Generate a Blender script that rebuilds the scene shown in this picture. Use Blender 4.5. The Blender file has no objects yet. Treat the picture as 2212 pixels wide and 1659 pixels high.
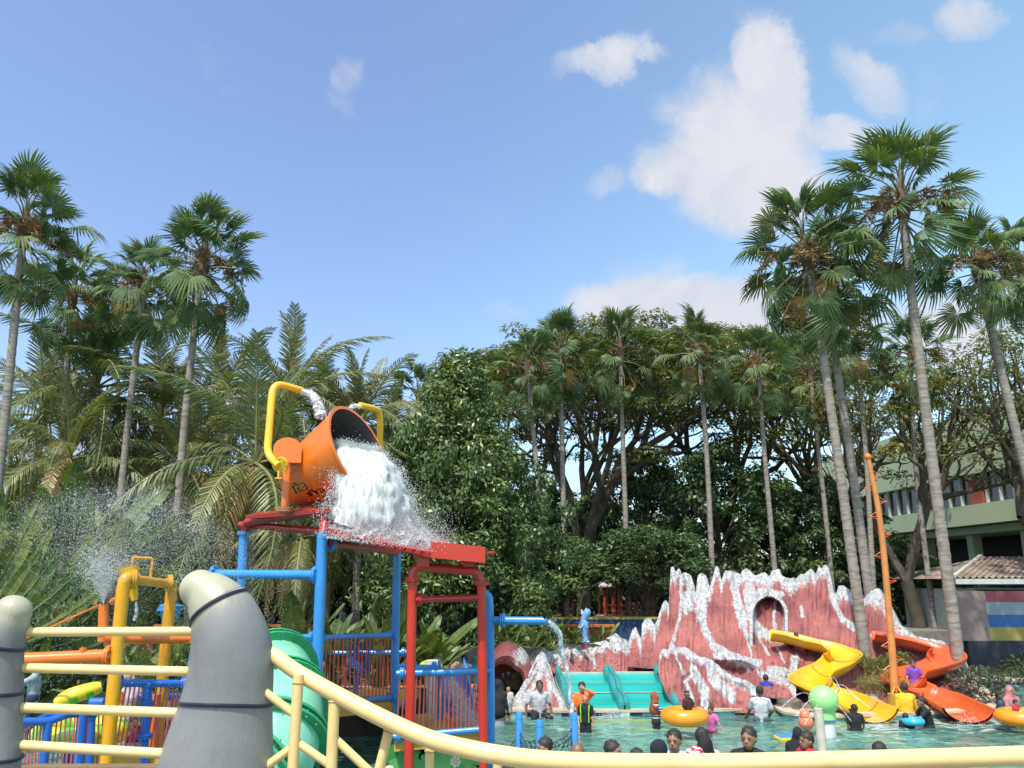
import bpy, math, random
import numpy as np
from mathutils import Vector, Matrix, noise
R = math.radians
rnd = random.Random(7)
scene = bpy.context.scene
COL = scene.collection
# ------------------------------------------------------------------ camera
W, H, F = 2212.0, 1659.0, 1750.0
CX, CY, CAMZ = 1106.0, 829.5, 3.36
PITCH = math.atan((1255 - CY) / F)
SP, CP = math.sin(PITCH), math.cos(PITCH)
cam_data = bpy.data.cameras.new('camera')
cam_data.sensor_fit = 'HORIZONTAL'
cam_data.angle_x = 2 * math.atan(CX / F)
cam_data.clip_start = 0.1
cam_data.clip_end = 2500
cam = bpy.data.objects.new('camera', cam_data)
COL.objects.link(cam)
cam.location = (0, 0, CAMZ)
cam.rotation_euler = (math.pi / 2 + PITCH, 0, 0)
scene.camera = cam
# ------------------------------------------------------------------ world, sun, exposure
SUN_DIR = Vector((-0.22, -0.52, 1.0)).normalized()
SUN_EL = math.asin(SUN_DIR.z)
SUN_ROT = math.atan2(SUN_DIR.x, SUN_DIR.y)
world = bpy.data.worlds.new('World')
scene.world = world
world.use_nodes = True
wt = world.node_tree
wt.nodes.clear()
wn = wt.nodes.new
w_out = wn('ShaderNodeOutputWorld')
w_bg = wn('ShaderNodeBackground')
w_bg.inputs['Strength'].default_value = 0.15
w_sky = wn('ShaderNodeTexSky')
w_sky.sky_type = 'NISHITA'
w_sky.sun_disc = False
w_sky.sun_elevation = SUN_EL
w_sky.sun_rotation = SUN_ROT
w_sky.altitude = 0
w_sky.air_density = 1.0
w_sky.dust_density = 2.0
w_sky.ozone_density = 1.4
sun_data = bpy.data.lights.new('sun', 'SUN')
sun_data.energy = 3.3
sun_data.angle = R(0.5)
sun_data.color = (1.0, 0.95, 0.86)
sun = bpy.data.objects.new('sun', sun_data)
COL.objects.link(sun)
sun.rotation_euler = (-SUN_DIR).to_track_quat('-Z', 'Y').to_euler()
scene.view_settings.view_transform = 'Standard'
scene.view_settings.look = 'None'
scene.view_settings.gamma = 1
scene.view_settings.exposure = 0.68
scene.view_settings.use_curve_mapping = False
scene.cycles.max_bounces = 6
scene.cycles.transparent_max_bounces = 8

def ray(u, v):
    xc = (u - CX) / F; yc = -(v - CY) / F
    return Vector((xc, CP - yc * SP, SP + yc * CP))
def P(u, v, d):
    r = ray(u, v); k = d / r.y
    return Vector((r.x * k, d, CAMZ + r.z * k))
def PZ(u, v, z=0.0):
    r = ray(u, v); k = (z - CAMZ) / r.z
    return Vector((r.x * k, r.y * k, z))
def px(n, d):                       # size in metres of n display pixels at distance d
    return n * d * 1.0 / F

# clouds: soft patches fixed to sky directions, broken up by noise
def wmath(op, a, b=None, clamp=False):
    n = wn('ShaderNodeMath'); n.operation = op; n.use_clamp = clamp
    for i, x in enumerate((a, b)):
        if x is None: continue
        if isinstance(x, (int, float)): n.inputs[i].default_value = x
        else: wt.links.new(x, n.inputs[i])
    return n.outputs[0]
w_tc = wn('ShaderNodeTexCoord')
w_no = wn('ShaderNodeTexNoise'); w_no.inputs['Scale'].default_value = 8.0; w_no.inputs['Detail'].default_value = 9; w_no.inputs['Roughness'].default_value = 0.68
w_no2 = wn('ShaderNodeTexNoise'); w_no2.inputs['Scale'].default_value = 22.0; w_no2.inputs['Detail'].default_value = 9; w_no2.inputs['Roughness'].default_value = 0.6; w_no2.inputs['Scale'].default_value = 9.0; w_no2.inputs['Distortion'].default_value = 0.5
wt.links.new(w_tc.outputs['Generated'], w_no.inputs['Vector'])
wt.links.new(w_tc.outputs['Generated'], w_no2.inputs['Vector'])
w_add = wn('ShaderNodeVectorMath'); w_add.operation = 'MULTIPLY_ADD'
w_add.inputs[1].default_value = (0.085, 0.085, 0.085)
w_sub = wn('ShaderNodeVectorMath'); w_sub.operation = 'SUBTRACT'; w_sub.inputs[1].default_value = (0.5, 0.5, 0.5)
wt.links.new(w_no.outputs['Color'], w_sub.inputs[0])
wt.links.new(w_sub.outputs[0], w_add.inputs[0])
wt.links.new(w_tc.outputs['Generated'], w_add.inputs[2])
# (u, v, half width px, half height px, rotation deg, opacity)
CLOUDS = [(1590, 330, 130, 150, 38, 1.0), (1680, 190, 60, 125, 24, 1.0), (1480, 365, 110, 62, 0, 0.95), (1640, 420, 120, 60, 10, .95), (1585, 270, 90, 70, 40, .9),
          (1305, 395, 45, 34, 0, 0.5), (1300, 110, 95, 26, 16, 0.7), (1335, 130, 48, 36, 0, 0.65), (1385, 95, 60, 16, -18, 0.45), (755, 175, 34, 44, 0, 0.4), (745, 228, 44, 22, -35, 0.3),
          (1810, 285, 90, 34, 0, 0.6), (1880, 170, 80, 30, -40, 0.45), (2085, 45, 55, 34, -20, 0.65), (1945, 75, 60, 20, 0, 0.35),
          (1450, 655, 200, 58, 0, 0.95), (1600, 680, 130, 80, 0, 0.95), (1760, 730, 170, 70, 0, 0.8), (2060, 720, 170, 80, 0, 0.75), (2190, 640, 80, 50, 0, 0.4),
          (1090, 665, 50, 22, 0, 0.35), (1400, 590, 120, 40, 0, 0.35), (2010, 200, 30, 60, 20, .25), (900, 60, 160, 40, 10, .12), (1000, 480, 160, 50, -20, .1)]
acc = None
for (u, v, hw, hh, rot, op) in CLOUDS:
    c = ray(u, v).normalized()
    right = Vector((1, 0, 0)); right = (right - c * right.dot(c)).normalized(); up = c.cross(right) * -1
    if up.z < 0: up = -up
    ca, sa = math.cos(R(rot)), math.sin(R(rot))
    ax = right * ca + up * sa; ay = up * ca - right * sa
    d1 = wn('ShaderNodeVectorMath'); d1.operation = 'DOT_PRODUCT'; wt.links.new(w_add.outputs[0], d1.inputs[0]); d1.inputs[1].default_value = ax / (hw / F)
    d2 = wn('ShaderNodeVectorMath'); d2.operation = 'DOT_PRODUCT'; wt.links.new(w_add.outputs[0], d2.inputs[0]); d2.inputs[1].default_value = ay / (hh / F)
    d3 = wn('ShaderNodeVectorMath'); d3.operation = 'DOT_PRODUCT'; wt.links.new(w_tc.outputs['Generated'], d3.inputs[0]); d3.inputs[1].default_value = c
    q = wmath('ADD', wmath('MULTIPLY', d1.outputs['Value'], d1.outputs['Value']), wmath('MULTIPLY', d2.outputs['Value'], d2.outputs['Value']))
    mr = wn('ShaderNodeMapRange'); mr.interpolation_type = 'SMOOTHSTEP'
    mr.inputs['From Min'].default_value = 2.1; mr.inputs['From Max'].default_value = 0.0; mr.inputs['To Min'].default_value = 0; mr.inputs['To Max'].default_value = op
    wt.links.new(q, mr.inputs['Value'])
    front = wmath('GREATER_THAN', d3.outputs['Value'], 0.5)
    m = wmath('MULTIPLY', mr.outputs[0], front)
    acc = m if acc is None else wmath('MAXIMUM', acc, m)
# elsewhere in the sky: light scattered cloud so the sky goes on around the camera
w_gen = wn('ShaderNodeMapRange'); w_gen.inputs['From Min'].default_value = 0.66; w_gen.inputs['From Max'].default_value = 0.84; w_gen.inputs['To Max'].default_value = 0.15
wt.links.new(w_no.outputs['Fac'], w_gen.inputs['Value'])
br = wn('ShaderNodeMapRange'); br.inputs['From Min'].default_value = 0.3; br.inputs['From Max'].default_value = 0.62; br.inputs['To Min'].default_value = 0.0; br.inputs['To Max'].default_value = 1.0
wt.links.new(w_no2.outputs['Fac'], br.inputs['Value'])
ero = wmath('ADD', acc, wmath('MULTIPLY', wmath('SUBTRACT', w_no2.outputs['Fac'], 0.5), 1.5))
er = wn('ShaderNodeMapRange'); er.interpolation_type = 'SMOOTHSTEP'; er.inputs['From Min'].default_value = 0.0; er.inputs['From Max'].default_value = 1.0; er.inputs['To Max'].default_value = 0.97
wt.links.new(ero, er.inputs['Value'])
acc = wmath('MULTIPLY', er.outputs[0], wmath('MULTIPLY', acc, 3.0, True), True)
acc = wmath('MAXIMUM', acc, w_gen.outputs[0], True)
w_mix = wn('ShaderNodeMix'); w_mix.data_type = 'RGBA'
wt.links.new(acc, w_mix.inputs['Factor'])
w_hsv = wn('ShaderNodeMix'); w_hsv.data_type = 'RGBA'; w_hsv.blend_type = 'MULTIPLY'; w_hsv.inputs['Factor'].default_value = 1.0

w_sx = wn('ShaderNodeSeparateXYZ'); wt.links.new(w_tc.outputs['Generated'], w_sx.inputs[0])
w_gx = wn('ShaderNodeMapRange'); w_gx.interpolation_type = 'SMOOTHSTEP'; w_gx.inputs['From Min'].default_value = -0.25; w_gx.inputs['From Max'].default_value = 0.62; wt.links.new(w_sx.outputs['X'], w_gx.inputs['Value'])
w_tint = wn('ShaderNodeMix'); w_tint.data_type = 'RGBA'; w_tint.inputs['A'].default_value = (0.98, 1.02, 1.10, 1); w_tint.inputs['B'].default_value = (1.28, 1.42, 1.26, 1)
wt.links.new(w_gx.outputs[0], w_tint.inputs['Factor']); wt.links.new(w_tint.outputs['Result'], w_hsv.inputs['B'])
wt.links.new(w_sky.outputs[0], w_hsv.inputs['A'])
wt.links.new(w_hsv.outputs['Result'], w_mix.inputs['A'])
w_cc = wn('ShaderNodeMix'); w_cc.data_type = 'RGBA'; w_cc.inputs['A'].default_value = (2.55, 2.78, 3.3, 1); w_cc.inputs['B'].default_value = (3.35, 3.38, 3.6, 1)
wt.links.new(br.outputs[0], w_cc.inputs['Factor']); wt.links.new(w_cc.outputs['Result'], w_mix.inputs['B'])
wt.links.new(w_mix.outputs['Result'], w_bg.inputs['Color'])
wt.links.new(w_bg.outputs[0], w_out.inputs[0])

# ------------------------------------------------------------------ materials
MATS = {}
def newmat(name):
    m = bpy.data.materials.new(name); m.use_nodes = True
    nt = m.node_tree; b = nt.nodes['Principled BSDF']
    return m, nt, b
def pmat(name, c1, c2=None, scale=4.0, rough=0.5, bump=0.0, bscale=30.0, spec=0.5, metal=0.0, coat=0.0, dirt=None, dirt_scale=2.0, dirt_amt=0.3, stretch=None, rand=0.0):
    if name in MATS: return MATS[name]
    m, nt, b = newmat(name); N = nt.nodes.new; L = nt.links.new
    if c2 is None: c2 = tuple(max(0, x * 0.82) for x in c1)
    tc = N('ShaderNodeTexCoord'); vec = tc.outputs['Object']
    if stretch:
        mp = N('ShaderNodeMapping'); mp.inputs['Scale'].default_value = stretch; L(vec, mp.inputs[0]); vec = mp.outputs[0]
    n = N('ShaderNodeTexNoise'); n.inputs['Scale'].default_value = scale; n.inputs['Detail'].default_value = 5; L(vec, n.inputs['Vector'])
    r = N('ShaderNodeMapRange'); r.inputs['From Min'].default_value = 0.35; r.inputs['From Max'].default_value = 0.65; L(n.outputs['Fac'], r.inputs['Value'])
    mx = N('ShaderNodeMix'); mx.data_type = 'RGBA'; mx.inputs['A'].default_value = (*c1, 1); mx.inputs['B'].default_value = (*c2, 1); L(r.outputs[0], mx.inputs['Factor'])
    out = mx.outputs['Result']
    if dirt:
        n2 = N('ShaderNodeTexNoise'); n2.inputs['Scale'].default_value = dirt_scale; n2.inputs['Detail'].default_value = 8; n2.inputs['Roughness'].default_value = 0.7; L(vec, n2.inputs['Vector'])
        r2 = N('ShaderNodeMapRange'); r2.inputs['From Min'].default_value = 0.5; r2.inputs['From Max'].default_value = 0.72; r2.inputs['To Max'].default_value = dirt_amt; L(n2.outputs['Fac'], r2.inputs['Value'])
        m2 = N('ShaderNodeMix'); m2.data_type = 'RGBA'; m2.inputs['B'].default_value = (*dirt, 1); L(out, m2.inputs['A']); L(r2.outputs[0], m2.inputs['Factor']); out = m2.outputs['Result']
    if rand:
        oi = N('ShaderNodeObjectInfo'); rr = N('ShaderNodeMapRange'); rr.inputs['To Min'].default_value = 1 - rand; rr.inputs['To Max'].default_value = 1 + rand; L(oi.outputs['Random'], rr.inputs['Value'])
        m3 = N('ShaderNodeVectorMath'); m3.operation = 'SCALE'; L(out, m3.inputs[0]); L(rr.outputs[0], m3.inputs['Scale']); out = m3.outputs[0]
    L(out, b.inputs['Base Color'])
    b.inputs['Roughness'].default_value = rough; b.inputs['Metallic'].default_value = metal
    b.inputs['Specular IOR Level'].default_value = spec; b.inputs['Coat Weight'].default_value = coat
    if bump:
        n3 = N('ShaderNodeTexNoise'); n3.inputs['Scale'].default_value = bscale; n3.inputs['Detail'].default_value = 6; L(vec, n3.inputs['Vector'])
        bp = N('ShaderNodeBump'); bp.inputs['Strength'].default_value = bump; bp.inputs['Distance'].default_value = 0.02; L(n3.outputs['Fac'], bp.inputs['Height']); L(bp.outputs[0], b.inputs['Normal'])
    MATS[name] = m
    return m
def leafmat(name, c1, c2, c3=None, trans=0.3, rough=0.45, spec=0.5, nscale=0.6):
    if name in MATS: return MATS[name]
    m, nt, b = newmat(name); N = nt.nodes.new; L = nt.links.new
    g = N('ShaderNodeNewGeometry'); oi = N('ShaderNodeObjectInfo')
    ad = N('ShaderNodeMath'); ad.operation = 'ADD'; L(g.outputs['Random Per Island'], ad.inputs[0]); L(oi.outputs['Random'], ad.inputs[1])
    tc = N('ShaderNodeTexCoord'); n = N('ShaderNodeTexNoise'); n.inputs['Scale'].default_value = nscale; n.inputs['Detail'].default_value = 3; L(tc.outputs['Object'], n.inputs['Vector'])
    ad2 = N('ShaderNodeMath'); ad2.operation = 'ADD'; L(ad.outputs[0], ad2.inputs[0]); L(n.outputs['Fac'], ad2.inputs[1])
    mr = N('ShaderNodeMapRange'); mr.inputs['From Min'].default_value = 0.4; mr.inputs['From Max'].default_value = 2.1; L(ad2.outputs[0], mr.inputs['Value'])
    cr = N('ShaderNodeValToRGB'); cr.color_ramp.elements[0].color = (*c1, 1); cr.color_ramp.elements[1].color = (*c2, 1)
    if c3:
        cr.color_ramp.elements[1].position = 0.8
        e = cr.color_ramp.elements.new(1.0); e.color = (*c3, 1)
    L(mr.outputs[0], cr.inputs[0])
    L(cr.outputs[0], b.inputs['Base Color']); b.inputs['Roughness'].default_value = rough; b.inputs['Specular IOR Level'].default_value = spec
    tr = N('ShaderNodeBsdfTranslucent')
    tm = N('ShaderNodeMix'); tm.data_type = 'RGBA'; tm.blend_type = 'MULTIPLY'; tm.inputs['Factor'].default_value = 1; tm.inputs['B'].default_value = (1.5, 1.5, 0.5, 1); L(cr.outputs[0], tm.inputs['A']); L(tm.outputs['Result'], tr.inputs['Color'])
    ms = N('ShaderNodeMixShader'); ms.inputs[0].default_value = trans
    out = nt.nodes['Material Output']
    L(b.outputs[0], ms.inputs[1]); L(tr.outputs[0], ms.inputs[2]); L(ms.outputs[0], out.inputs['Surface'])
    MATS[name] = m
    return m

# ------------------------------------------------------------------ mesh builder
def frames(pts):
    pts = [Vector(p) for p in pts]; n = len(pts); out = []
    prev = None
    for i in range(n):
        t = (pts[min(i + 1, n - 1)] - pts[max(i - 1, 0)])
        if t.length < 1e-9: t = Vector((0, 0, 1))
        t.normalize()
        if prev is None:
            a = Vector((0, 0, 1)) if abs(t.z) < 0.9 else Vector((1, 0, 0))
            s = t.cross(a).normalized()
        else:
            s = prev - t * prev.dot(t)
            s = s.normalized() if s.length > 1e-6 else t.orthogonal().normalized()
        prev = s
        out.append((t, s, t.cross(s)))
    return out
class MB:
    def __init__(self): self.v = []; self.f = []; self.m = []
    def add(self, v, f, mi=0):
        o = len(self.v); self.v.extend([tuple(x) for x in v]); self.f.extend([tuple(i + o for i in q) for q in f]); self.m.extend([mi] * len(f)); return self
    def tube(self, pts, r, n=12, caps=True, mi=0, sq=None):
        pts = [Vector(p) for p in pts]; fr = frames(pts); m = len(pts)
        rs = r if isinstance(r, (list, tuple)) else [r] * m
        v = []; f = []
        for i, p in enumerate(pts):
            t, s, b = fr[i]
            for k in range(n):
                a = 2 * math.pi * (k + 0.5) / n
                v.append(p + s * (math.cos(a) * rs[i]) + b * (math.sin(a) * rs[i]))
        for i in range(m - 1):
            for k in range(n):
                k2 = (k + 1) % n
                f.append((i * n + k, i * n + k2, (i + 1) * n + k2, (i + 1) * n + k))
        if caps:
            f.append(tuple(reversed(range(n)))); f.append(tuple((m - 1) * n + k for k in range(n)))
        return self.add(v, f, mi)
    def box(self, c, s, rot=None, mi=0):
        c = Vector(c); hx, hy, hz = s[0] / 2, s[1] / 2, s[2] / 2
        M = rot if rot is not None else Matrix.Identity(3)
        v = [c + M @ Vector((x * hx, y * hy, z * hz)) for x in (-1, 1) for y in (-1, 1) for z in (-1, 1)]
        return self.add(v, [(0, 1, 3, 2), (4, 6, 7, 5), (0, 4, 5, 1), (2, 3, 7, 6), (0, 2, 6, 4), (1, 5, 7, 3)], mi)
    def beam(self, a, b, w, h, up=(0, 0, 1), mi=0):
        a = Vector(a); b = Vector(b); t = (b - a); L = t.length; t.normalize(); up = Vector(up)
        s = t.cross(up).normalized(); u = s.cross(t)
        M = Matrix((t, s, u)).transposed()
        return self.box((a + b) / 2, (L, w, h), M, mi)
    def hexa(self, p, mi=0):   # 8 points: bottom 4 (ccw), top 4
        return self.add(p, [(3, 2, 1, 0), (4, 5, 6, 7), (0, 1, 5, 4), (1, 2, 6, 5), (2, 3, 7, 6), (3, 0, 4, 7)], mi)
    def slab(self, quad, off, mi=0):   # quad of 4 points thickened by vector off
        off = Vector(off); q = [Vector(x) for x in quad]
        return self.hexa(q + [x + off for x in q], mi)
    def sphere(self, c, r, nu=14, nv=9, M=None, mi=0):
        c = Vector(c); r = (r, r, r) if isinstance(r, (int, float)) else r
        v = [Vector((0, 0, r[2]))]; f = []
        for i in range(1, nv):
            th = math.pi * i / nv
            for k in range(nu):
                a = 2 * math.pi * k / nu
                v.append(Vector((r[0] * math.sin(th) * math.cos(a), r[1] * math.sin(th) * math.sin(a), r[2] * math.cos(th))))
        v.append(Vector((0, 0, -r[2])))
        for k in range(nu): f.append((0, 1 + k, 1 + (k + 1) % nu))
        for i in range(nv - 2):
            for k in range(nu):
                a = 1 + i * nu + k; b = 1 + i * nu + (k + 1) % nu
                f.append((a, a + nu, b + nu, b))
        last = len(v) - 1; o = 1 + (nv - 2) * nu
        for k in range(nu): f.append((last, o + (k + 1) % nu, o + k))
        if M is not None: v = [M @ x for x in v]
        return self.add([x + c for x in v], f, mi)
    def capsule(self, a, b, ra, rb, n=12):
        a = Vector(a); b = Vector(b); t = b - a
        if t.length < 1e-6: return self.sphere(a, max(ra, rb), n, 8)
        t.normalize(); pts = []; rs = []
        for k in range(4):
            an = math.pi / 2 * k / 4; pts.append(a - t * (ra * math.cos(an))); rs.append(max(1e-4, ra * math.sin(an)))
        pts.append(a); rs.append(ra); pts.append(b); rs.append(rb)
        for k in range(3, -1, -1):
            an = math.pi / 2 * k / 4; pts.append(b + t * (rb * math.cos(an))); rs.append(max(1e-4, rb * math.sin(an)))
        return self.tube(pts, rs, n)
    def torus(self, c, Rr, r, nu=32, nv=12, M=None, mi=0):
        v = []; f = []; c = Vector(c)
        for i in range(nu):
            a = 2 * math.pi * i / nu
            for k in range(nv):
                b = 2 * math.pi * k / nv
                p = Vector(((Rr + r * math.cos(b)) * math.cos(a), (Rr + r * math.cos(b)) * math.sin(a), r * math.sin(b)))
                v.append(c + (M @ p if M is not None else p))
        for i in range(nu):
            for k in range(nv):
                f.append((i * nv + k, ((i + 1) % nu) * nv + k, ((i + 1) % nu) * nv + (k + 1) % nv, i * nv + (k + 1) % nv))
        return self.add(v, f, mi)
    def grid(self, P2, mi=0, closed=False):     # list of rows of points
        nr = len(P2); nc = len(P2[0]); v = [p for row in P2 for p in row]; f = []
        for i in range(nr - 1):
            for k in range(nc - 1 + (1 if closed else 0)):
                k2 = (k + 1) % nc
                f.append((i * nc + k, i * nc + k2, (i + 1) * nc + k2, (i + 1) * nc + k))
        return self.add(v, f, mi)
    def lathe(self, c, prof, n=24, M=None, mi=0):
        c = Vector(c); rows = []
        for (r, z) in prof:
            row = []
            for k in range(n):
                a = 2 * math.pi * k / n; p = Vector((r * math.cos(a), r * math.sin(a), z))
                row.append(c + (M @ p if M is not None else p))
            rows.append(row)
        return self.grid(rows, mi, True)
    def mesh(self, name, mats, smooth=True, org=(0, 0, 0)):
        me = bpy.data.meshes.new(name); o = org
        me.from_pydata([(x[0] - o[0], x[1] - o[1], x[2] - o[2]) for x in self.v], [], self.f)
        if not isinstance(mats, (list, tuple)): mats = [mats]
        for m in mats: me.materials.append(m)
        if len(mats) > 1: me.polygons.foreach_set('material_index', self.m)
        if smooth:
            me.polygons.foreach_set('use_smooth', [True] * len(me.polygons))
            try: me.set_sharp_from_angle(angle=R(40))
            except Exception: pass
        me.update()
        return me
ORG = {}
def root_org(o):
    while o.parent is not None: o = o.parent
    return ORG.get(o.name, (0, 0, 0))
def part(name, mb, mats, parent, smooth=True, label=None, kind=None):
    org = root_org(parent)
    o = bpy.data.objects.new(name, mb.mesh(name, mats, smooth, org)); COL.objects.link(o); o.parent = parent
    if label: o['label'] = label
    if kind: o['kind'] = kind
    return o
def tag(o, label=None, cat=None, group=None, kind=None):
    if label: o['label'] = label
    if cat: o['category'] = cat
    if group: o['group'] = group
    if kind: o['kind'] = kind
    return o
def thing(name, label, cat, loc, group=None, rotz=0):
    o = bpy.data.objects.new(name, None); COL.objects.link(o); o.location = loc; o.empty_display_size = 0.2
    if rotz: o.rotation_euler = (0, 0, rotz)
    ORG[o.name] = tuple(loc)
    return tag(o, label, cat, group)
def solo(name, mb, mats, label, cat, group=None, loc=None, smooth=True, kind=None):
    if loc is None:
        a = np.array(mb.v); loc = (float((a[:, 0].min() + a[:, 0].max()) / 2), float((a[:, 1].min() + a[:, 1].max()) / 2), float(a[:, 2].min()))
    o = bpy.data.objects.new(name, mb.mesh(name, mats, smooth, loc)); COL.objects.link(o); o.location = loc
    ORG[o.name] = tuple(loc)
    return tag(o, label, cat, group, kind)
def struct(name, mb, mats, smooth=False):
    o = bpy.data.objects.new(name, mb.mesh(name, mats, smooth)); COL.objects.link(o); o['kind'] = 'structure'
    return o
def inst(name, me, parent, loc, rot=None, scale=1.0, label=None):
    o = bpy.data.objects.new(name, me); COL.objects.link(o); o.parent = parent
    M = (rot.to_4x4() if rot is not None else Matrix.Identity(4))
    o.matrix_local = Matrix.Translation(loc) @ M @ Matrix.Diagonal((scale, scale, scale, 1)) if isinstance(scale, (int, float)) else Matrix.Translation(loc) @ M @ Matrix.Diagonal((*scale, 1))
    if label: o['label'] = label
    return o
def bend(pts, rad, n=5):
    pts = [Vector(p) for p in pts]; out = [pts[0]]
    for i in range(1, len(pts) - 1):
        a, b, c = pts[i - 1], pts[i], pts[i + 1]
        r1 = min(rad, (a - b).length * .48, (c - b).length * .48)
        p = b + (a - b).normalized() * r1; q = b + (c - b).normalized() * r1
        for k in range(n + 1):
            t = k / n; out.append(p * (1 - t) ** 2 + b * 2 * t * (1 - t) + q * t * t)
    out.append(pts[-1]); return out
def catmull(pts, n=8):
    pts = [Vector(p) for p in pts]; q = [pts[0] * 2 - pts[1]] + pts + [pts[-1] * 2 - pts[-2]]; out = []
    for i in range(1, len(q) - 2):
        for k in range(n):
            t = k / n
            out.append(0.5 * ((2 * q[i]) + (q[i + 1] - q[i - 1]) * t + (2 * q[i - 1] - 5 * q[i] + 4 * q[i + 1] - q[i + 2]) * t * t + (3 * q[i] - q[i - 1] - 3 * q[i + 1] + q[i + 2]) * t ** 3))
    out.append(pts[-1]); return out
def UV(l): return [P(*x) for x in l]
# ------------------------------------------------------------------ materials used all over
M_trunk = pmat('palm_bark', (0.30, 0.27, 0.225), (0.20, 0.175, 0.145), scale=3, rough=.9, bump=.5, bscale=14, dirt=(.10, .085, .06), dirt_scale=3, dirt_amt=.7, stretch=(1, 1, 5))
M_trunk2 = pmat('tree_bark', (0.10, 0.08, 0.055), (0.055, 0.045, 0.032), scale=2, rough=.95, bump=.7, bscale=8, dirt=(.07, .08, .03), dirt_scale=.8, dirt_amt=.6)
M_fan = leafmat('fan_leaf', (0.043, 0.090, 0.043), (0.109, 0.174, 0.061), (0.174, 0.217, 0.087), trans=.24, rough=.52, spec=.35)
M_fan_dry = leafmat('fan_leaf_dry', (0.200, 0.160, 0.050), (0.340, 0.200, 0.060), trans=.25)
M_coco = leafmat('coconut_leaf', (0.056, 0.098, 0.036), (0.154, 0.182, 0.063), (0.280, 0.266, 0.098), trans=.28)
M_coco_dry = leafmat('coconut_leaf_dry', (0.260, 0.200, 0.070), (0.360, 0.260, 0.090), trans=.3)
M_banana = leafmat('banana_leaf', (0.040, 0.075, 0.022), (0.105, 0.150, 0.036), (.18, .20, .05), trans=.28, rough=.4)
M_magn = leafmat('dense_leaf', (0.034, 0.071, 0.027), (0.093, 0.153, 0.044), (0.170, 0.221, 0.060), trans=.15, rough=.38)
M_dark = leafmat('shade_leaf', (0.030, 0.068, 0.027), (0.085, 0.142, 0.042), trans=.15)
M_rain = leafmat('rain_leaf', (0.074, 0.095, 0.030), (0.135, 0.155, 0.043), (0.176, 0.162, 0.041), trans=.32)
M_fruit = leafmat('flower_stalk', (0.150, 0.095, 0.035), (0.250, 0.150, 0.050), trans=.1)
M_hedge = leafmat('hedge_leaf', (0.030, 0.055, 0.020), (0.070, 0.100, 0.030), (0.160, 0.130, 0.180), trans=.2, nscale=2)
# ------------------------------------------------------------------ ground and pool
def pool_edge():
    pts = [(-500, 1500), (120, 1500), (560, 1508), (900, 1505), (1075, 1543), (1400, 1546), (1600, 1543), (1655, 1528), (1672, 1534), (1691, 1548), (1728, 1555), (1804, 1559), (1900, 1555), (2040, 1550), (2130, 1543), (2172, 1530), (2150, 1508), (2110, 1490), (2135, 1478), (2400, 1492)]
    w = [PZ(u, v, 0.0) for (u, v) in pts]
    return w
PE = catmull(pool_edge(), 4)
pool_poly = [Vector((p.x, p.y, 0)) for p in PE] + [Vector((45, 24, 0)), Vector((45, 4.5, 0)), Vector((-45, 4.5, 0))]
pool_poly[0] = Vector((-45, pool_poly[0].y, 0))
import bmesh
def flat_fill(outer, holes, z):
    bm = bmesh.new(); es = []
    for loop in [outer] + holes:
        vs = [bm.verts.new((p[0], p[1], z)) for p in loop]
        for i in range(len(vs)): es.append(bm.edges.new((vs[i], vs[(i + 1) % len(vs)])))
    bmesh.ops.triangle_fill(bm, use_beauty=True, use_dissolve=False, edges=es)
    for f in bm.faces:
        if f.normal.z < 0: f.normal_flip()
    return bm
M_ground = pmat('ground_soil', (0.085, 0.075, 0.05), (0.05, 0.06, 0.028), scale=.5, rough=.95, bump=.5, bscale=4, dirt=(.13, .11, .08), dirt_scale=2, dirt_amt=.6)
bm = flat_fill([(-1500, -300), (1500, -300), (1500, 2000), (-1500, 2000)], [pool_poly], 0.10)
me = bpy.data.meshes.new('ground'); bm.to_mesh(me); bm.free(); me.materials.append(M_ground)
g = bpy.data.objects.new('ground', me); COL.objects.link(g); g['kind'] = 'structure'
# paved deck around the pool's far edge
M_pave = pmat('pool_paving', (0.40, 0.33, 0.25), (0.30, 0.25, 0.20), scale=3, rough=.8, bump=.3, bscale=20, dirt=(.16, .13, .10), dirt_amt=.5)
ring = []
Nn = len(PE)
out_off = []
for i, p in enumerate(PE):
    t = (PE[min(i + 1, Nn - 1)] - PE[max(i - 1, 0)]); t.z = 0; t.normalize(); nrm = Vector((-t.y, t.x, 0))
    out_off.append((p, nrm))
mb = MB()
rows = [[], []]
for p, n in out_off:
    rows[0].append(Vector((p.x, p.y, .104)) + n * 0.34); rows[1].append(Vector((p.x, p.y, .104)) + n * 1.6)
mb.grid(rows); struct('paving', mb, M_pave)
# coping and tile band
M_coping = pmat('coping_stone', (0.55, 0.44, 0.30), (0.44, 0.36, 0.26), rough=.6, dirt=(.2, .16, .12), dirt_amt=.5)
M_tl1 = pmat('tile_pale_blue', (0.25, 0.52, 0.58), rough=.25); M_tl2 = pmat('tile_navy', (0.012, 0.03, 0.11), rough=.25)
mb = MB(); rows = [[], [], [], []]
for p, n in out_off:
    q = Vector((p.x, p.y, 0))
    rows[0].append(q - n * .05 + Vector((0, 0, .09))); rows[1].append(q - n * .05 + Vector((0, 0, .15))); rows[2].append(q + n * .33 + Vector((0, 0, .15))); rows[3].append(q + n * .33 + Vector((0, 0, .05)))
mb.grid(rows); struct('kerb', mb, M_coping, True)
mb = MB(); acc_l = 0; s = 0
dense = []
for i in range(Nn - 1):
    a, b = PE[i], PE[i + 1]; k = max(1, int((b - a).length / .14))
    for j in range(k): dense.append(a.lerp(b, j / k))
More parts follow.
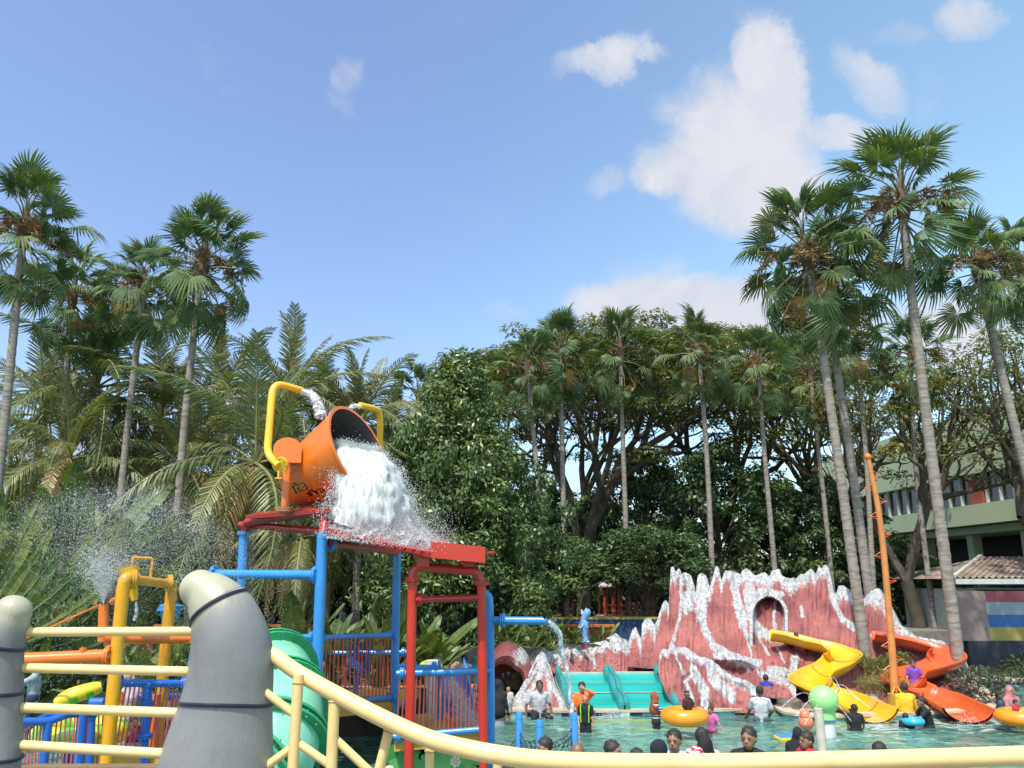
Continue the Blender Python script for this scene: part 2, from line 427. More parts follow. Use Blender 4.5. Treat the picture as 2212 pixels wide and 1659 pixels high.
for i in range(len(dense) - 1):
    a, b = dense[i], dense[i + 1]
    mb.add([(a.x, a.y, -.3), (b.x, b.y, -.3), (b.x, b.y, .095), (a.x, a.y, .095)], [(0, 1, 2, 3)], 1 if (i // 2) % 3 == 0 else 0)
struct('pool_wall_tiles', mb, [M_tl1, M_tl2])
# water
m, nt, b = newmat('pool_water'); N = nt.nodes.new; L = nt.links.new
tc = N('ShaderNodeTexCoord')
mp = N('ShaderNodeMapping'); mp.inputs['Scale'].default_value = (1, 1.5, 1); L(tc.outputs['Object'], mp.inputs[0])
n1 = N('ShaderNodeTexNoise'); n1.inputs['Scale'].default_value = 0.28; n1.inputs['Detail'].default_value = 3; L(tc.outputs['Object'], n1.inputs['Vector'])
n2 = N('ShaderNodeTexNoise'); n2.inputs['Scale'].default_value = 2.9; n2.inputs['Detail'].default_value = 7; n2.inputs['Distortion'].default_value = 1.2; L(mp.outputs[0], n2.inputs['Vector'])
n3 = N('ShaderNodeTexNoise'); n3.inputs['Scale'].default_value = 1.1; n3.inputs['Detail'].default_value = 5; n3.inputs['Distortion'].default_value = .8; L(mp.outputs[0], n3.inputs['Vector'])
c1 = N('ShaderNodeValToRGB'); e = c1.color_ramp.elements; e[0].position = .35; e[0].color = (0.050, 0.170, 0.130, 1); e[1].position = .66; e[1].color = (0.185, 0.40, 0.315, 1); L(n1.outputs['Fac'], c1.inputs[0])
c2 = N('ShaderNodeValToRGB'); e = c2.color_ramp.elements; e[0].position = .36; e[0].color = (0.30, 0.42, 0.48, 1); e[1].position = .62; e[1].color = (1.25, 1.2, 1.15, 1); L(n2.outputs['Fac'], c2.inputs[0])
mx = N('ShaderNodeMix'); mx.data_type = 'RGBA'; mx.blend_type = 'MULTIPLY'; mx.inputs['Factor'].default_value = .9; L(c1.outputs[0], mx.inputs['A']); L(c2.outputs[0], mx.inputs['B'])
# foam: where the attribute says plus a few crests
at = N('ShaderNodeAttribute'); at.attribute_name = 'foam'
fm = N('ShaderNodeMath'); fm.operation = 'MULTIPLY_ADD'; fm.inputs[1].default_value = 0.27; L(at.outputs['Fac'], fm.inputs[0]); L(n2.outputs['Fac'], fm.inputs[2])
fr = N('ShaderNodeMapRange'); fr.inputs['From Min'].default_value = .70; fr.inputs['From Max'].default_value = .86; L(fm.outputs[0], fr.inputs['Value'])
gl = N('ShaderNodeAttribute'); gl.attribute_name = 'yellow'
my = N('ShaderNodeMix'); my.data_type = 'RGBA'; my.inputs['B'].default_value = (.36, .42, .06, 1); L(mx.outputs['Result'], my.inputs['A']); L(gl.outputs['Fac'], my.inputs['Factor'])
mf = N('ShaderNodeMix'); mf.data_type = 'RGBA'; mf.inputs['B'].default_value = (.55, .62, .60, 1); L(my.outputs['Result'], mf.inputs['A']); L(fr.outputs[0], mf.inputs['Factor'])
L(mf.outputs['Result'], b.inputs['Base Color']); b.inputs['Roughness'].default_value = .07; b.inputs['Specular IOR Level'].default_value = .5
bp = N('ShaderNodeBump'); bp.inputs['Strength'].default_value = .75; bp.inputs['Distance'].default_value = .10
ad = N('ShaderNodeMath'); ad.operation = 'ADD'; L(n2.outputs['Fac'], ad.inputs[0]); L(n3.outputs['Fac'], ad.inputs[1]); L(ad.outputs[0], bp.inputs['Height']); L(bp.outputs[0], b.inputs['Normal'])
M_water = m
xs = np.linspace(-46, 46, 231); ys = np.concatenate([np.linspace(4.4, 12, 20)[:-1], np.linspace(12, 27.5, 100)])
FOAM = [(PZ(1900, 1570), 1.6, 1.0), (PZ(1880, 1556), .8, 1.3), (PZ(2090, 1560), 2.0, 1.0), (PZ(1233, 1575), .5, 1.1), (PZ(1300, 1548), .7, 1.2), (PZ(1180, 1548), .5, 1.0), (PZ(1790, 1590), .9, .6), (PZ(2150, 1575), 1.8, .6), (PZ(1640, 1560), .7, .5), (PZ(1440, 1572), .8, .5), (PZ(1950, 1590), 1.6, .5), (PZ(1000, 1560), 1.6, .8)]
YEL = [(PZ(1330, 1560), 1.3, .4, .35), (PZ(1830, 1566), 1.6, .5, .45), (PZ(2010, 1560), 1.3, .4, .45), (PZ(1450, 1574), 1.3, .35, .4), (PZ(1380, 1556), 1.0, .3, .5)]
vv = []; fo = []; ye = []
for y in ys:
    for x in xs:
        z = 0.012 * math.sin(x * 2.1 + y * 1.3) + 0.02 * noise.noise(Vector((x * 1.2, y * 1.6, 0)))
        vv.append((x, y, z))
        a = 0
        for (c, r, s) in FOAM: a = max(a, s * max(0, 1 - ((x - c.x) ** 2 + (y - c.y) ** 2) / (r * r)))
        fo.append(a)
        a = 0
        for (c, rx, ry, s) in YEL: a = max(a, s * min(1, 1.6 * max(0, 1 - ((x - c.x) / rx) ** 2 - ((y - c.y) / ry) ** 2)))
        ye.append(a)
nx = len(xs); ff = [(j * nx + i, j * nx + i + 1, (j + 1) * nx + i + 1, (j + 1) * nx + i) for j in range(len(ys) - 1) for i in range(nx - 1)]
me = bpy.data.meshes.new('water'); me.from_pydata(vv, [], ff); me.materials.append(M_water)
me.attributes.new('foam', 'FLOAT', 'POINT').data.foreach_set('value', fo)
me.attributes.new('yellow', 'FLOAT', 'POINT').data.foreach_set('value', ye)
me.polygons.foreach_set('use_smooth', [True] * len(me.polygons))
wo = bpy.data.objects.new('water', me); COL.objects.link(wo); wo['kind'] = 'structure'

# ------------------------------------------------------------------ vegetation meshes
def fan_mesh(name, seed, mat, droop=0.35, Lp=1.0, Rr=1.15, nseg=30, spread=140, hang=0.0):
    r_ = random.Random(seed); mb = MB()
    c = Vector((Lp, 0, -0.10 * Lp))
    mb.tube([(0, 0, 0), (Lp * .5, 0, .02), c, c + Vector((.35 * Rr, 0, -.06))], [.035, .02, .016, .008], 5, False, 1)
    def surf(a, r):
        x = math.cos(a) * r; y = math.sin(a) * r
        z = .30 * abs(y) * (1 - .2 * r) - droop * r * r * (.6 + .4 * math.cos(a)) - hang * max(0, r - .45 * Rr) ** 1.6
        y2 = y * .93
        return c + Vector((x - hang * .25 * max(0, r - .5 * Rr), y2, z))
    for i in range(nseg):
        f = (i + .5) / nseg; a = R(-spread + 2 * spread * f); da = R(spread / nseg) * .98
        Rl = Rr * (.80 + .20 * math.cos(a)) * r_.uniform(.92, 1.05)
        ri = Rl * r_.uniform(.42, .55); up = Vector((0, 0, .035))
        jit = r_.uniform(-.04, .04); dz = -r_.uniform(0, .12) - (.35 * r_.random() if r_.random() < .18 else 0)
        A = surf(a - da * .7, .05); B = surf(a + da * .7, .05)
        C = surf(a - da, ri); D = surf(a + da, ri); Cm = surf(a, ri) + up
        w2 = da * .55
        E = surf(a - w2 + jit, Rl * .78) + Vector((0, 0, dz * .4)); G = surf(a + w2 + jit, Rl * .78) + Vector((0, 0, dz * .4)); Em = surf(a + jit, Rl * .78) + up * .7 + Vector((0, 0, dz * .4))
        T = surf(a + jit * 1.6, Rl) + Vector((0, 0, dz))
        Mi = surf(a, .05) + up * .3
        mb.add([A, Mi, B, C, Cm, D, E, Em, G, T], [(0, 3, 4, 1), (1, 4, 5, 2), (3, 6, 7, 4), (4, 7, 8, 5), (6, 9, 7), (7, 9, 8)], 0)
    return mb.mesh(name, [mat, pmat('leaf_stalk', (.16, .17, .07), rough=.6)], False)
FAN = [fan_mesh('leaf_fan', 1, M_fan, .35, 1.2, .80), fan_mesh('leaf_fan', 2, M_fan, .55, 1.3, .82, 32), fan_mesh('leaf_fan', 3, M_fan, .6, 1.35, .84, hang=.7), fan_mesh('leaf_fan', 4, M_fan, .4, 1.1, .76, hang=.4)]
FAN_HANG = [fan_mesh('leaf_hanging', 5, M_fan, .9, 1.35, .82, 26, 125, 1.3), fan_mesh('leaf_hanging', 6, M_fan, .8, 1.45, .80, 26, 115, 1.6)]
FAN_DRY = [fan_mesh('leaf_dry', 7, M_fan_dry, .8, 1.2, .70, 20, 75, 1.6)]
FAN_LO = FAN
def aim(az, el, roll=0.0):
    x = Vector((math.cos(el) * math.cos(az), math.cos(el) * math.sin(az), math.sin(el)))
    y = Vector((-math.sin(az), math.cos(az), 0)); z = x.cross(y)
    M = Matrix((x, y, z)).transposed()
    return M @ Matrix.Rotation(roll, 3, 'X')
def stalk_mesh(seed):
    r_ = random.Random(seed); mb = MB()
    for k in range(3):
        az = r_.uniform(0, 6.28); L_ = r_.uniform(.9, 1.5); pts = []
        for i in range(6):
            t = i / 5; pts.append(Vector((math.cos(az) * L_ * t, math.sin(az) * L_ * t, .75 * L_ * t - 1.15 * L_ * t * t)))
        mb.tube(pts, [.03, .025, .02, .016, .012, .006], 4, False)
        for j in range(110):
            t = r_.uniform(.3, 1); b0 = pts[min(4, int(t * 5))].lerp(pts[min(5, int(t * 5) + 1)], (t * 5) % 1)
            d = Vector((r_.gauss(0, 1), r_.gauss(0, 1), r_.gauss(-.6, .8))).normalized() * r_.uniform(.08, .36)
            s = d.cross(Vector((r_.random(), r_.random(), .3))).normalized() * .014
            mb.add([b0 - s, b0 + s, b0 + d + s, b0 + d - s], [(0, 1, 2, 3)])
    return mb.mesh('flower_stalk', M_fruit, False)
STALK = [stalk_mesh(3), stalk_mesh(4)]
def fan_palm(pts, d, tr, label, group, seed, sc=1.0, nleaf=36, dry=2, stalks=3, dd=None):
    """pts: (u,v) from foot to crown centre"""
    r_ = random.Random(seed)
    w = [P(u, v, d + (dd[i] if dd else 0)) for i, (u, v) in enumerate(pts)]
    foot = w[0].copy()
    if foot.z > 0.12:
        t = (w[0] - w[1]); k = (foot.z - .05) / max(.01, -t.z) if t.z < 0 else 1
        foot = w[0] + t * k if k < 4 else Vector((foot.x, foot.y, .05)); foot.z = .05; w = [foot] + w
    th = thing('fan_palm', label, 'palm tree', foot, group)
    path = catmull(w, 8); mb = MB(); v = []; Lt = 0
    ring_pts = []; rr = []
    tot = sum((path[i + 1] - path[i]).length for i in range(len(path) - 1)); acc_ = 0
    step = .16; s_ = 0; i = 0; cur = path[0]
    seglen = [(path[i + 1] - path[i]).length for i in range(len(path) - 1)]
    n = int(tot / step); cum = np.concatenate([[0], np.cumsum(seglen)])
    for k in range(n + 1):
        s_ = tot * k / n; j = min(len(seglen) - 1, int(np.searchsorted(cum, s_, 'right') - 1)); t = (s_ - cum[j]) / max(1e-6, seglen[j])
        ring_pts.append(path[j].lerp(path[j + 1], t)); f = k / n
        base = tr * .9 * (1.0 + .5 * max(0, 1 - f * 9) ** 2) * (1 - .28 * f)
        rr.append(base * (1.045 if k % 2 else .965) * r_.uniform(.98, 1.02))
    mb.tube(ring_pts, rr, 10)
    part('trunk', mb, M_trunk, th)
    top = w[-1] - foot; axis = (w[-1] - w[-2]).normalized()
    mb = MB(); tp = w[-1]; mb.tube([tp - axis * .6, tp - axis * .2, tp + axis * .4, tp + axis * .9], [tr * .8, tr * 1.25, tr * .9, .05], 8)
    part('crownshaft', mb, pmat('leaf_sheath', (.16, .09, .05), (.10, .07, .04), scale=8, rough=.9), th)
    ga = 2.39996
    for k in range(nleaf):
        f = (k + .5) / nleaf
        el = R(86 - 148 * f ** 1.05) + r_.gauss(0, .13); az = k * ga + r_.uniform(-.3, .3)
        hz = .52 - 1.10 * f
        if f > .72: me_ = r_.choice(FAN_HANG)
        elif f > .45: me_ = r_.choice(FAN[2:])
        else: me_ = r_.choice(FAN[:2] + FAN[3:])
        s = sc * .96 * r_.uniform(.80, 1.12) * (0.92 if f < .2 else 1)
        inst('leaf', me_, th, top + axis * hz * sc, aim(az, el, r_.gauss(0, .55)), s)
    for k in range(dry):
        inst('dry_leaf', FAN_DRY[0], th, top - axis * .2 * sc, aim(r_.uniform(0, 6.28), R(r_.uniform(-62, -35)), r_.gauss(0, .4)), sc * r_.uniform(.8, 1), label='withered yellow fan leaf hanging below the crown')
    for k in range(stalks):
        inst('flower_stalk', r_.choice(STALK), th, top + axis * r_.uniform(-.1, .3), Matrix.Rotation(r_.uniform(0, 6.28), 3, 'Z'), sc * r_.uniform(.8, 1.1))
    return th
def frond_mesh(name, seed, mat, L_=4.6, arch=.55, lw=.85, n=46, limp=.5):
    r_ = random.Random(seed); mb = MB(); pts = []
    for i in range(15):
        t = i / 14; pts.append(Vector((L_ * (t - .10 * arch * t ** 3), .08 * math.sin(t * 3 + seed), L_ * (.18 * t - arch * .85 * t ** 2.3))))
    mb.tube(pts, [.05 * (1 - .8 * i / 14) + .006 for i in range(15)], 5, False, 1)
    fr = frames(pts)
    for i in range(n):
        t = .16 + .83 * i / (n - 1); q = t * 14; j = min(13, int(q)); p = pts[j].lerp(pts[j + 1], q - j); tn = fr[j][0]
        ll = lw * (math.sin(math.pi * min(1, (t - .02) ** .75)) * .75 + .3) * r_.uniform(.85, 1.1)
        for s in (-1, 1):
            side = Vector((0, s, 0)); fwd = tn * (.55 + .6 * t)
            dirv = (side + fwd + Vector((0, 0, .22 - .25 * limp))).normalized(); dirv += Vector((r_.uniform(-.12, .12), 0, r_.uniform(-.15, .10)))
            p1 = p + dirv * ll * .5; p2 = p + dirv * ll * .8 + Vector((0, 0, -ll * limp * .35)); p3 = p + dirv * ll * .95 + Vector((0, 0, -ll * limp * .9))
            wv = tn * .024 * (1.1)
            mb.add([p - wv, p + wv, p1 + wv * 1.25, p1 - wv * 1.25, p2 + wv, p2 - wv, p3], [(0, 1, 2, 3), (3, 2, 4, 5), (5, 4, 6)], 0)
    return mb.mesh(name, [mat, pmat('rachis', (.26, .24, .09), rough=.5)], False)
FROND = [frond_mesh('frond', 1, M_coco, 4.6, .5), frond_mesh('frond', 2, M_coco, 4.9, .75, limp=.8), frond_mesh('frond', 3, M_coco, 4.2, .25, limp=.35), frond_mesh('frond', 4, M_coco, 4.6, .95, limp=.9)]
FROND_DRY = [frond_mesh('frond_dry', 9, M_coco_dry, 4.0, 1.2, .8, 40, 1.1)]
def coco_palm(foot, crown, d, label, seed, sc=1.0, n=20, dry=2, lean=0.0, elmin=-45, elmax=88):
    r_ = random.Random(seed); c = P(crown[0], crown[1], d); f0 = P(foot[0], foot[1], d); f0.z = .05
    th = thing('coconut_palm', label, 'palm tree', f0, 'coconut palms behind the splash pool')
    mid = f0.lerp(c, .5) + Vector((r_.uniform(-.3, .3), 0, 0))
    path = catmull([f0, mid, c], 14); mb = MB(); m_ = len(path)
    mb.tube(path, [(.21 - .07 * i / m_) * sc * (1.03 if i % 2 else .97) + (.12 if i == 0 else 0) for i in range(m_)], 10)
    part('trunk', mb, M_trunk, th)
    mb = MB()
    for k in range(7):
        a = r_.uniform(0, 6.28); mb.sphere(c + Vector((math.cos(a) * .28, math.sin(a) * .28, -.25 + r_.uniform(-.1, .1))), .13, 8, 6)
    part('coconut_bunch', mb, pmat('coconut_husk', (.22, .20, .06), (.14, .12, .04), rough=.6), th)
    for k in range(n):
        f = (k + .5) / n; el = R(elmax - (elmax - elmin) * f) + r_.gauss(0, .08); az = k * 2.39996 + r_.uniform(-.2, .2)
        me_ = FROND[2] if f < .25 else (r_.choice(FROND[:2]) if f < .65 else r_.choice([FROND[1], FROND[3]]))
        inst('frond', me_, th, c - f0, aim(az, el, r_.gauss(0, .25)), sc * r_.uniform(.9, 1.08))
    for k in range(dry):
        inst('dry_frond', FROND_DRY[0], th, c - f0, aim(r_.uniform(-2.6, -.4), R(r_.uniform(-50, -15)), 0), sc * .9, label='yellowed drooping frond')
    return th
# leaf clouds -------------------------------------------------------
def leaf_arrays(centers, normals, size, rs, aspect=.42, fold=.12):
    n = len(centers); a = rs.normal(size=(n, 3)); a -= normals * (a * normals).sum(1, keepdims=True); a /= np.linalg.norm(a, axis=1, keepdims=True) + 1e-9
    b = np.cross(normals, a); L_ = size * rs.uniform(.65, 1.25, (n, 1)); w = L_ * aspect
    p0 = centers; p1 = centers + a * L_ * .5 + b * w * .5 + normals * L_ * fold; p2 = centers + a * L_; p3 = centers + a * L_ * .5 - b * w * .5 + normals * L_ * fold
    return np.stack([p0, p1, p2, p3], 1).reshape(-1, 3)
def mesh_quads(name, V, mat):
    n = len(V) // 4; me = bpy.data.meshes.new(name); me.vertices.add(len(V)); me.vertices.foreach_set('co', V.astype(np.float32).ravel())
    me.loops.add(n * 4); me.loops.foreach_set('vertex_index', np.arange(n * 4, dtype=np.int32)); me.polygons.add(n)
    me.polygons.foreach_set('loop_start', np.arange(0, n * 4, 4, dtype=np.int32)); me.update(calc_edges=True); me.materials.append(mat); return me
def clump_leaves(cl, n_per, size, rs, aspect=.42, up=.6, flat=.6):
    """cl: list of (centre, radius)"""
    Cs = []; Ns = []
    for c, r in cl:
        d = rs.normal(size=(n_per, 3)); d /= np.linalg.norm(d, axis=1, keepdims=True)
        rad = r * rs.uniform(.35, 1.0, (n_per, 1)) ** .6
        p = d * rad; p[:, 2] *= flat
        Cs.append(p + np.array(c)); nn = d + rs.normal(size=(n_per, 3)) * .55; nn[:, 2] += up; Ns.append(nn / np.linalg.norm(nn, axis=1, keepdims=True))
    return leaf_arrays(np.concatenate(Cs), np.concatenate(Ns), size, rs, aspect)
def branch_skeleton(mb, start, r0, targets, rs, level=0, gx=.42):
    """hierarchical branching towards target points"""
    T = np.array(targets)
    if len(T) <= 1 or level > 8:
        for t in T: 
            m_ = (np.array(start) + t) / 2 + rs.normal(size=3) * .06 * np.linalg.norm(t - np.array(start))
            mb.tube([start, m_, t], [r0, r0 * .6, r0 * .25], 4, False)
        return
    k = 2 if len(T) < 12 else 3
    cen = T[rs.choice(len(T), k, replace=False)]
    for _ in range(4):
        dist = ((T[:, None] - cen[None]) ** 2).sum(2); lab = dist.argmin(1)
        cen = np.array([T[lab == j].mean(0) if (lab == j).any() else cen[j] for j in range(k)])
    for j in range(k):
        g_ = T[lab == j]
        if not len(g_): continue
        c = g_.mean(0); s = np.array(start); q = s + (c - s) * gx + rs.normal(size=3) * .05 * np.linalg.norm(c - s)
        q[2] -= .05 * np.linalg.norm(c - s) if level > 0 else 0
        r1 = max(.012, r0 * (len(g_) / len(T)) ** .42)
        m_ = (s + q) / 2 + rs.normal(size=3) * .05 * np.linalg.norm(q - s)
        mb.tube([s, m_, q], [r0 * .96 if level else r1 * 1.1, (r0 + r1) / 2 if level else r1, r1], 7 if level < 3 else 4, False)
        branch_skeleton(mb, q, r1, g_, rs, level + 1, gx)
def dense_tree_mesh(seed, h, w, mat, leaf=.26, n_cl=230, n_per=90, shape='cone', low=.12, aspect=.38):
    rs = np.random.RandomState(seed); cl = []
    for k in range(n_cl):
        f = rs.uniform(0, 1) ** .8; z = h * (low + (1 - low) * f)
        if shape == 'cone': rad = w * (1 - f) ** .62 * (1.0 if f > .12 else .75 + 2 * f)
        else: rad = w * math.sqrt(max(0.02, 1 - (2 * f - .95) ** 2))
        rad *= 1 + .35 * noise.noise(Vector((f * 7, seed, 0))) + .15 * rs.normal()
        a = rs.uniform(0, 6.28); q = rad * rs.uniform(.55, 1.0)
        cl.append(((math.cos(a) * q, math.sin(a) * q, z), rs.uniform(.45, .95) * h / 11))
    V = clump_leaves(cl, n_per, leaf, rs, aspect); crown = mesh_quads('crown', V, mat)
    mb = MB(); mb.tube([(0, 0, 0), (.1, 0, h * .25), (-.1, .1, h * .5), (0, 0, h * .85)], [h * .028, h * .02, h * .014, .03], 8)
    tg = [c for c, _ in cl[::4]]
    for t in tg[:50]:
        z0 = max(.08 * h, t[2] - .25 * h); mb.tube([(0, 0, z0), (t[0] * .5, t[1] * .5, (z0 + t[2]) / 2 + .2), t], [.09, .05, .02], 4, False)
    return crown, mb.mesh('trunk', M_trunk2)
def tree(name, label, foot, meshes, sc=1.0, rz=0.0, group=None):
    th = thing(name, label, 'tree', foot, group); s = sc if isinstance(sc, tuple) else (sc, sc, sc)
    inst('trunk', meshes[1], th, (0, 0, 0), Matrix.Rotation(rz, 3, 'Z'), s); inst('crown', meshes[0], th, (0, 0, 0), Matrix.Rotation(rz, 3, 'Z'), s)
    return th
def rain_tree(foot, fork_h, cz, rx, ry, label, seed, n_t=170, thick=1.9, leaf=.3, r0=.42, n_per=60, off=(0, 0)):
    rs = np.random.RandomState(seed); T = []
    for k in range(n_t):
        a = rs.uniform(0, 6.28); q = math.sqrt(rs.uniform(0.02, 1)); top = (1 - q ** 2.2)
        z = cz - fork_h * 0 + thick * (top * 1.6 - .9) + rs.normal() * .5 - (rs.rand() < .4) * rs.uniform(1, 4.2)
        T.append((off[0] + math.cos(a) * q * rx, off[1] + math.sin(a) * q * ry, z))
    mb = MB(); f0 = Vector((0, 0, 0)); fk = Vector((rs.normal() * .4, 0, fork_h))
    mb.tube([f0, f0.lerp(fk, .5) + Vector((.12, 0, 0)), fk], [r0 * 1.35, r0 * 1.02, r0], 10)
    branch_skeleton(mb, tuple(fk), r0, T, rs, 0, .40)
    trunk = mb.mesh('trunk', M_trunk2)
    V = clump_leaves([(t, rs.uniform(.7, 1.35)) for t in T], n_per, leaf, rs, .34, up=1.4, flat=.33)
    crown = mesh_quads('crown', V, M_rain)
    th = thing('rain_tree', label, 'tree', foot, 'spreading trees behind the rock')
    inst('trunk', trunk, th, (0, 0, 0)); inst('crown', crown, th, (0, 0, 0)); return th
def paddle_mesh(name, seed, L_=2.2, w=.5, tears=7, curl=.3, mat=None):
    r_ = random.Random(seed); mb = MB(); n = 28; pts = []
    pet = .55 * L_
    mid = [Vector((pet + L_ * t, 0, .15 * L_ * t - curl * L_ * t * t)) for t in [i / n for i in range(n + 1)]]
    mb.tube([Vector((0, 0, -.05 * L_)), Vector((pet * .5, 0, -.02)), mid[0], mid[n // 2], mid[n]], [.04, .03, .024, .014, .004], 5, False, 1)
    for s in (-1, 1):
        cuts = set(r_.sample(range(1, n), min(tears, n - 1)))
        dz = r_.uniform(-.2, 0)
        for i in range(n):
            t0, t1 = i / n, (i + 1) / n
            if i in cuts: dz = r_.uniform(-.4, .0)
            wd = lambda t: w * (math.sin(math.pi * min(1, .04 + t * .96)) ** .55) * (1 - .15 * t)
            fw = Vector((.12, 0, 0)); gap = .25 / n if i in cuts else 0
            a0 = mid[i]; a1 = mid[i + 1]
            b0 = a0 + Vector((gap * L_, s * wd(t0) * .55, .10 * w)) + fw * w; b1 = a1 + Vector((0, s * wd(t1) * .55, .10 * w)) + fw * w
            c0 = b0 + Vector((gap * L_ * 1.5, s * wd(t0) * .45, dz * w)); c1 = b1 + Vector((0, s * wd(t1) * .45, dz * w))
            mb.add([a0, a1, b1, b0, c1, c0], [(0, 1, 2, 3), (3, 2, 4, 5)], 0)
    return mb.mesh(name, [mat or M_banana, pmat('banana_stalk', (.20, .24, .07), rough=.5)], False)
PADN = [paddle_mesh('leaf_blade', 11, 2.6, .30, 3, .12), paddle_mesh('leaf_blade', 12, 2.6, .28, 8, .3), paddle_mesh('leaf_blade', 13, 2.4, .33, 5, .2)]
PAD = [paddle_mesh('leaf_blade', 1), paddle_mesh('leaf_blade', 2, w=.42, tears=15, curl=.5), paddle_mesh('leaf_blade', 3, tears=3, curl=.15), paddle_mesh('leaf_blade', 4, w=.40, tears=20, curl=.7)]
PADS = [paddle_mesh('leaf_small', 5, 1.0, .16, 0, .35), paddle_mesh('leaf_small', 6, .9, .2, 0, .55), paddle_mesh('leaf_small', 8, 1.1, .13, 0, .2)]
M_grey = leafmat('pale_leaf', (0.250, 0.280, 0.220), (0.350, 0.360, 0.280), trans=.3)
def leafy_plant(name, label, foot, n, seed, meshes, sc=1.0, el=(20, 85), group=None, cat='plant', stem=0.0, plane=None):
    r_ = random.Random(seed); th = thing(name, label, cat, foot, group)
    if stem:
        mb = MB(); f = Vector(foot); mb.tube([f, f + Vector((.05, 0, stem * .6)), f + Vector((0, 0, stem))], [.16, .12, .1], 8); part('stem', mb, pmat('green_stem', (.15, .16, .06), (.1, .08, .04), rough=.7), th)
    for k in range(n):
        if plane is None: az = k * 2.4 + r_.uniform(-.3, .3); e = R(r_.uniform(*el)); M = aim(az, e, r_.gauss(0, .4))
        else:
            an = R(plane[0] + (plane[1] - plane[0]) * k / max(1, n - 1)); x = Vector((math.cos(an), r_.uniform(-.12, .12), math.sin(an))).normalized(); y = Vector((0, -1, .15)).cross(x).normalized(); M = Matrix((x, y, x.cross(y))).transposed() @ Matrix.Rotation(r_.gauss(math.pi, .5), 3, 'X')
        inst('leaf', r_.choice(meshes), th, Vector((r_.uniform(-.1, .1), r_.uniform(-.1, .1), stem * r_.uniform(.85, 1))), M, sc * r_.uniform(.8, 1.15))
    return th
# ------------------------------------------------------------------ palms
GF = 'tall fan palms around the pools'
fan_palm([(-55, 1480), (5, 960), (45, 560), (52, 500)], 24, .17, 'tall fan palm at the far left edge, its crown highest of the left group', GF, 11, 1.10, 34, 2)
fan_palm([(120, 1250), (138, 900), (152, 690), (158, 640)], 31, .15, 'fan palm second from the left with pale bare trunk and low drooping leaves', GF, 12, 1.15, 32, 3)
fan_palm([(238, 1330), (272, 960), (303, 690), (308, 622)], 30, .17, 'fan palm with a yellow dead leaf, third from the left, over the spray', GF, 13, 1.05, 32, 3)
fan_palm([(368, 1340), (395, 960), (428, 640), (438, 570)], 27, .17, 'tall fan palm rising behind the grey claw, rightmost of the left group', GF, 14, 1.22, 36, 2)
fan_palm([(262, 1250), (256, 900), (250, 690), (248, 655)], 40, .14, 'small far fan palm half hidden between two nearer crowns at left', GF, 15, 1.1, 24, 3)
fan_palm([(2078, 1480), (2005, 930), (1956, 520), (1950, 440)], 25, .205, 'tallest fan palm, beside the orange slide, thick pale trunk', GF, 21, 1.38, 34, 2, 3)
fan_palm([(1878, 1476), (1806, 960), (1760, 650), (1742, 550)], 26, .195, 'leaning fan palm with speckled trunk right of the yellow slide', GF, 22, 1.34, 33, 3, 3)
fan_palm([(1893, 1400), (1842, 1020), (1795, 700), (1800, 610)], 28.5, .19, 'fan palm standing close behind the speckled leaning palm', GF, 23, 1.30, 30, 4)
fan_palm([(2330, 1430), (2212, 1000), (2124, 640), (2112, 575)], 27, .19, 'fan palm whose trunk crosses the right edge of the view', GF, 24, 1.02, 32, 1)
fan_palm([(2330, 1400), (2270, 900), (2215, 640), (2205, 580)], 31, .17, 'yellowish fan palm crown at the far right edge', GF, 25, 1.05, 28, 2)
mid = [([(1180, 1345), (1165, 1080), (1147, 880), (1140, 800)], 'first trunk left of the fish column', .15, 1.15),
       ([(1224, 1388), (1217, 1080), (1212, 850), (1212, 765)], 'second trunk left of the fish column', .16, 1.22),
       ([(1359, 1370), (1350, 1080), (1342, 850), (1340, 765)], 'trunk just right of the fish column', .16, 1.15),
       ([(1541, 1300), (1530, 1040), (1517, 850), (1508, 760)], 'trunk behind the left spires of the red rock', .155, 1.15),
       ([(1680, 1300), (1655, 1020), (1643, 870), (1640, 790)], 'trunk behind the middle of the red rock crest', .155, 1.10),
       ([(1803, 1330), (1780, 1080), (1758, 890), (1752, 810)], 'trunk behind the right shoulder of the red rock', .15, 1.10),
       ([(1883, 1200), (1872, 1000), (1858, 840), (1850, 745)], 'crown just below the big leaning palms', .15, 1.15),
       ([(2024, 1385), (1985, 1080), (1970, 880), (1968, 770)], 'trunk between orange mast and tallest palm', .155, 1.22)]
for i, (pts, txt, tr, sc) in enumerate(mid):
    fan_palm(pts, 38 + (i % 3) * 1.2, tr, 'slender fan palm in the back row, ' + txt, 'slender fan palms in the back row', 31 + i, sc * (.9 + .08 * (i % 3)), 24 + (i * 5) % 9, 1 + i % 4, 1)
fan_palm([(905, 1300), (904, 1000), (903, 870)], 43, .14, 'small fan palm peeping out left of the dark magnolia tree', GF, 45, 1.2, 22, 1, 0)
fan_palm([(1030, 1300), (1010, 1000), (1000, 840)], 43, .14, 'small fan palm half buried behind the top of the magnolia', GF, 46, 1.2, 22, 1, 0)
coco_palm((560, 1330), (552, 1000), 27, 'young coconut palm with the lowest crown, right above the grey claw', 51, 1.0, 22, 3, elmin=-50)
coco_palm((640, 1330), (628, 860), 33, 'coconut palm behind the yellow filling pipe of the bucket', 52, .95, 20, 1)
coco_palm((770, 1330), (772, 925), 35, 'coconut palm right behind the tipping bucket', 53, .92, 20, 1)
coco_palm((200, 1330), (205, 840), 33, 'coconut palm with bright dry fronds behind the left fan palms', 54, 1.05, 22, 2)
coco_palm((330, 1330), (345, 900), 34, 'coconut palm between the two leftmost ringed trunks over the spray', 55, 1.0, 22, 3)
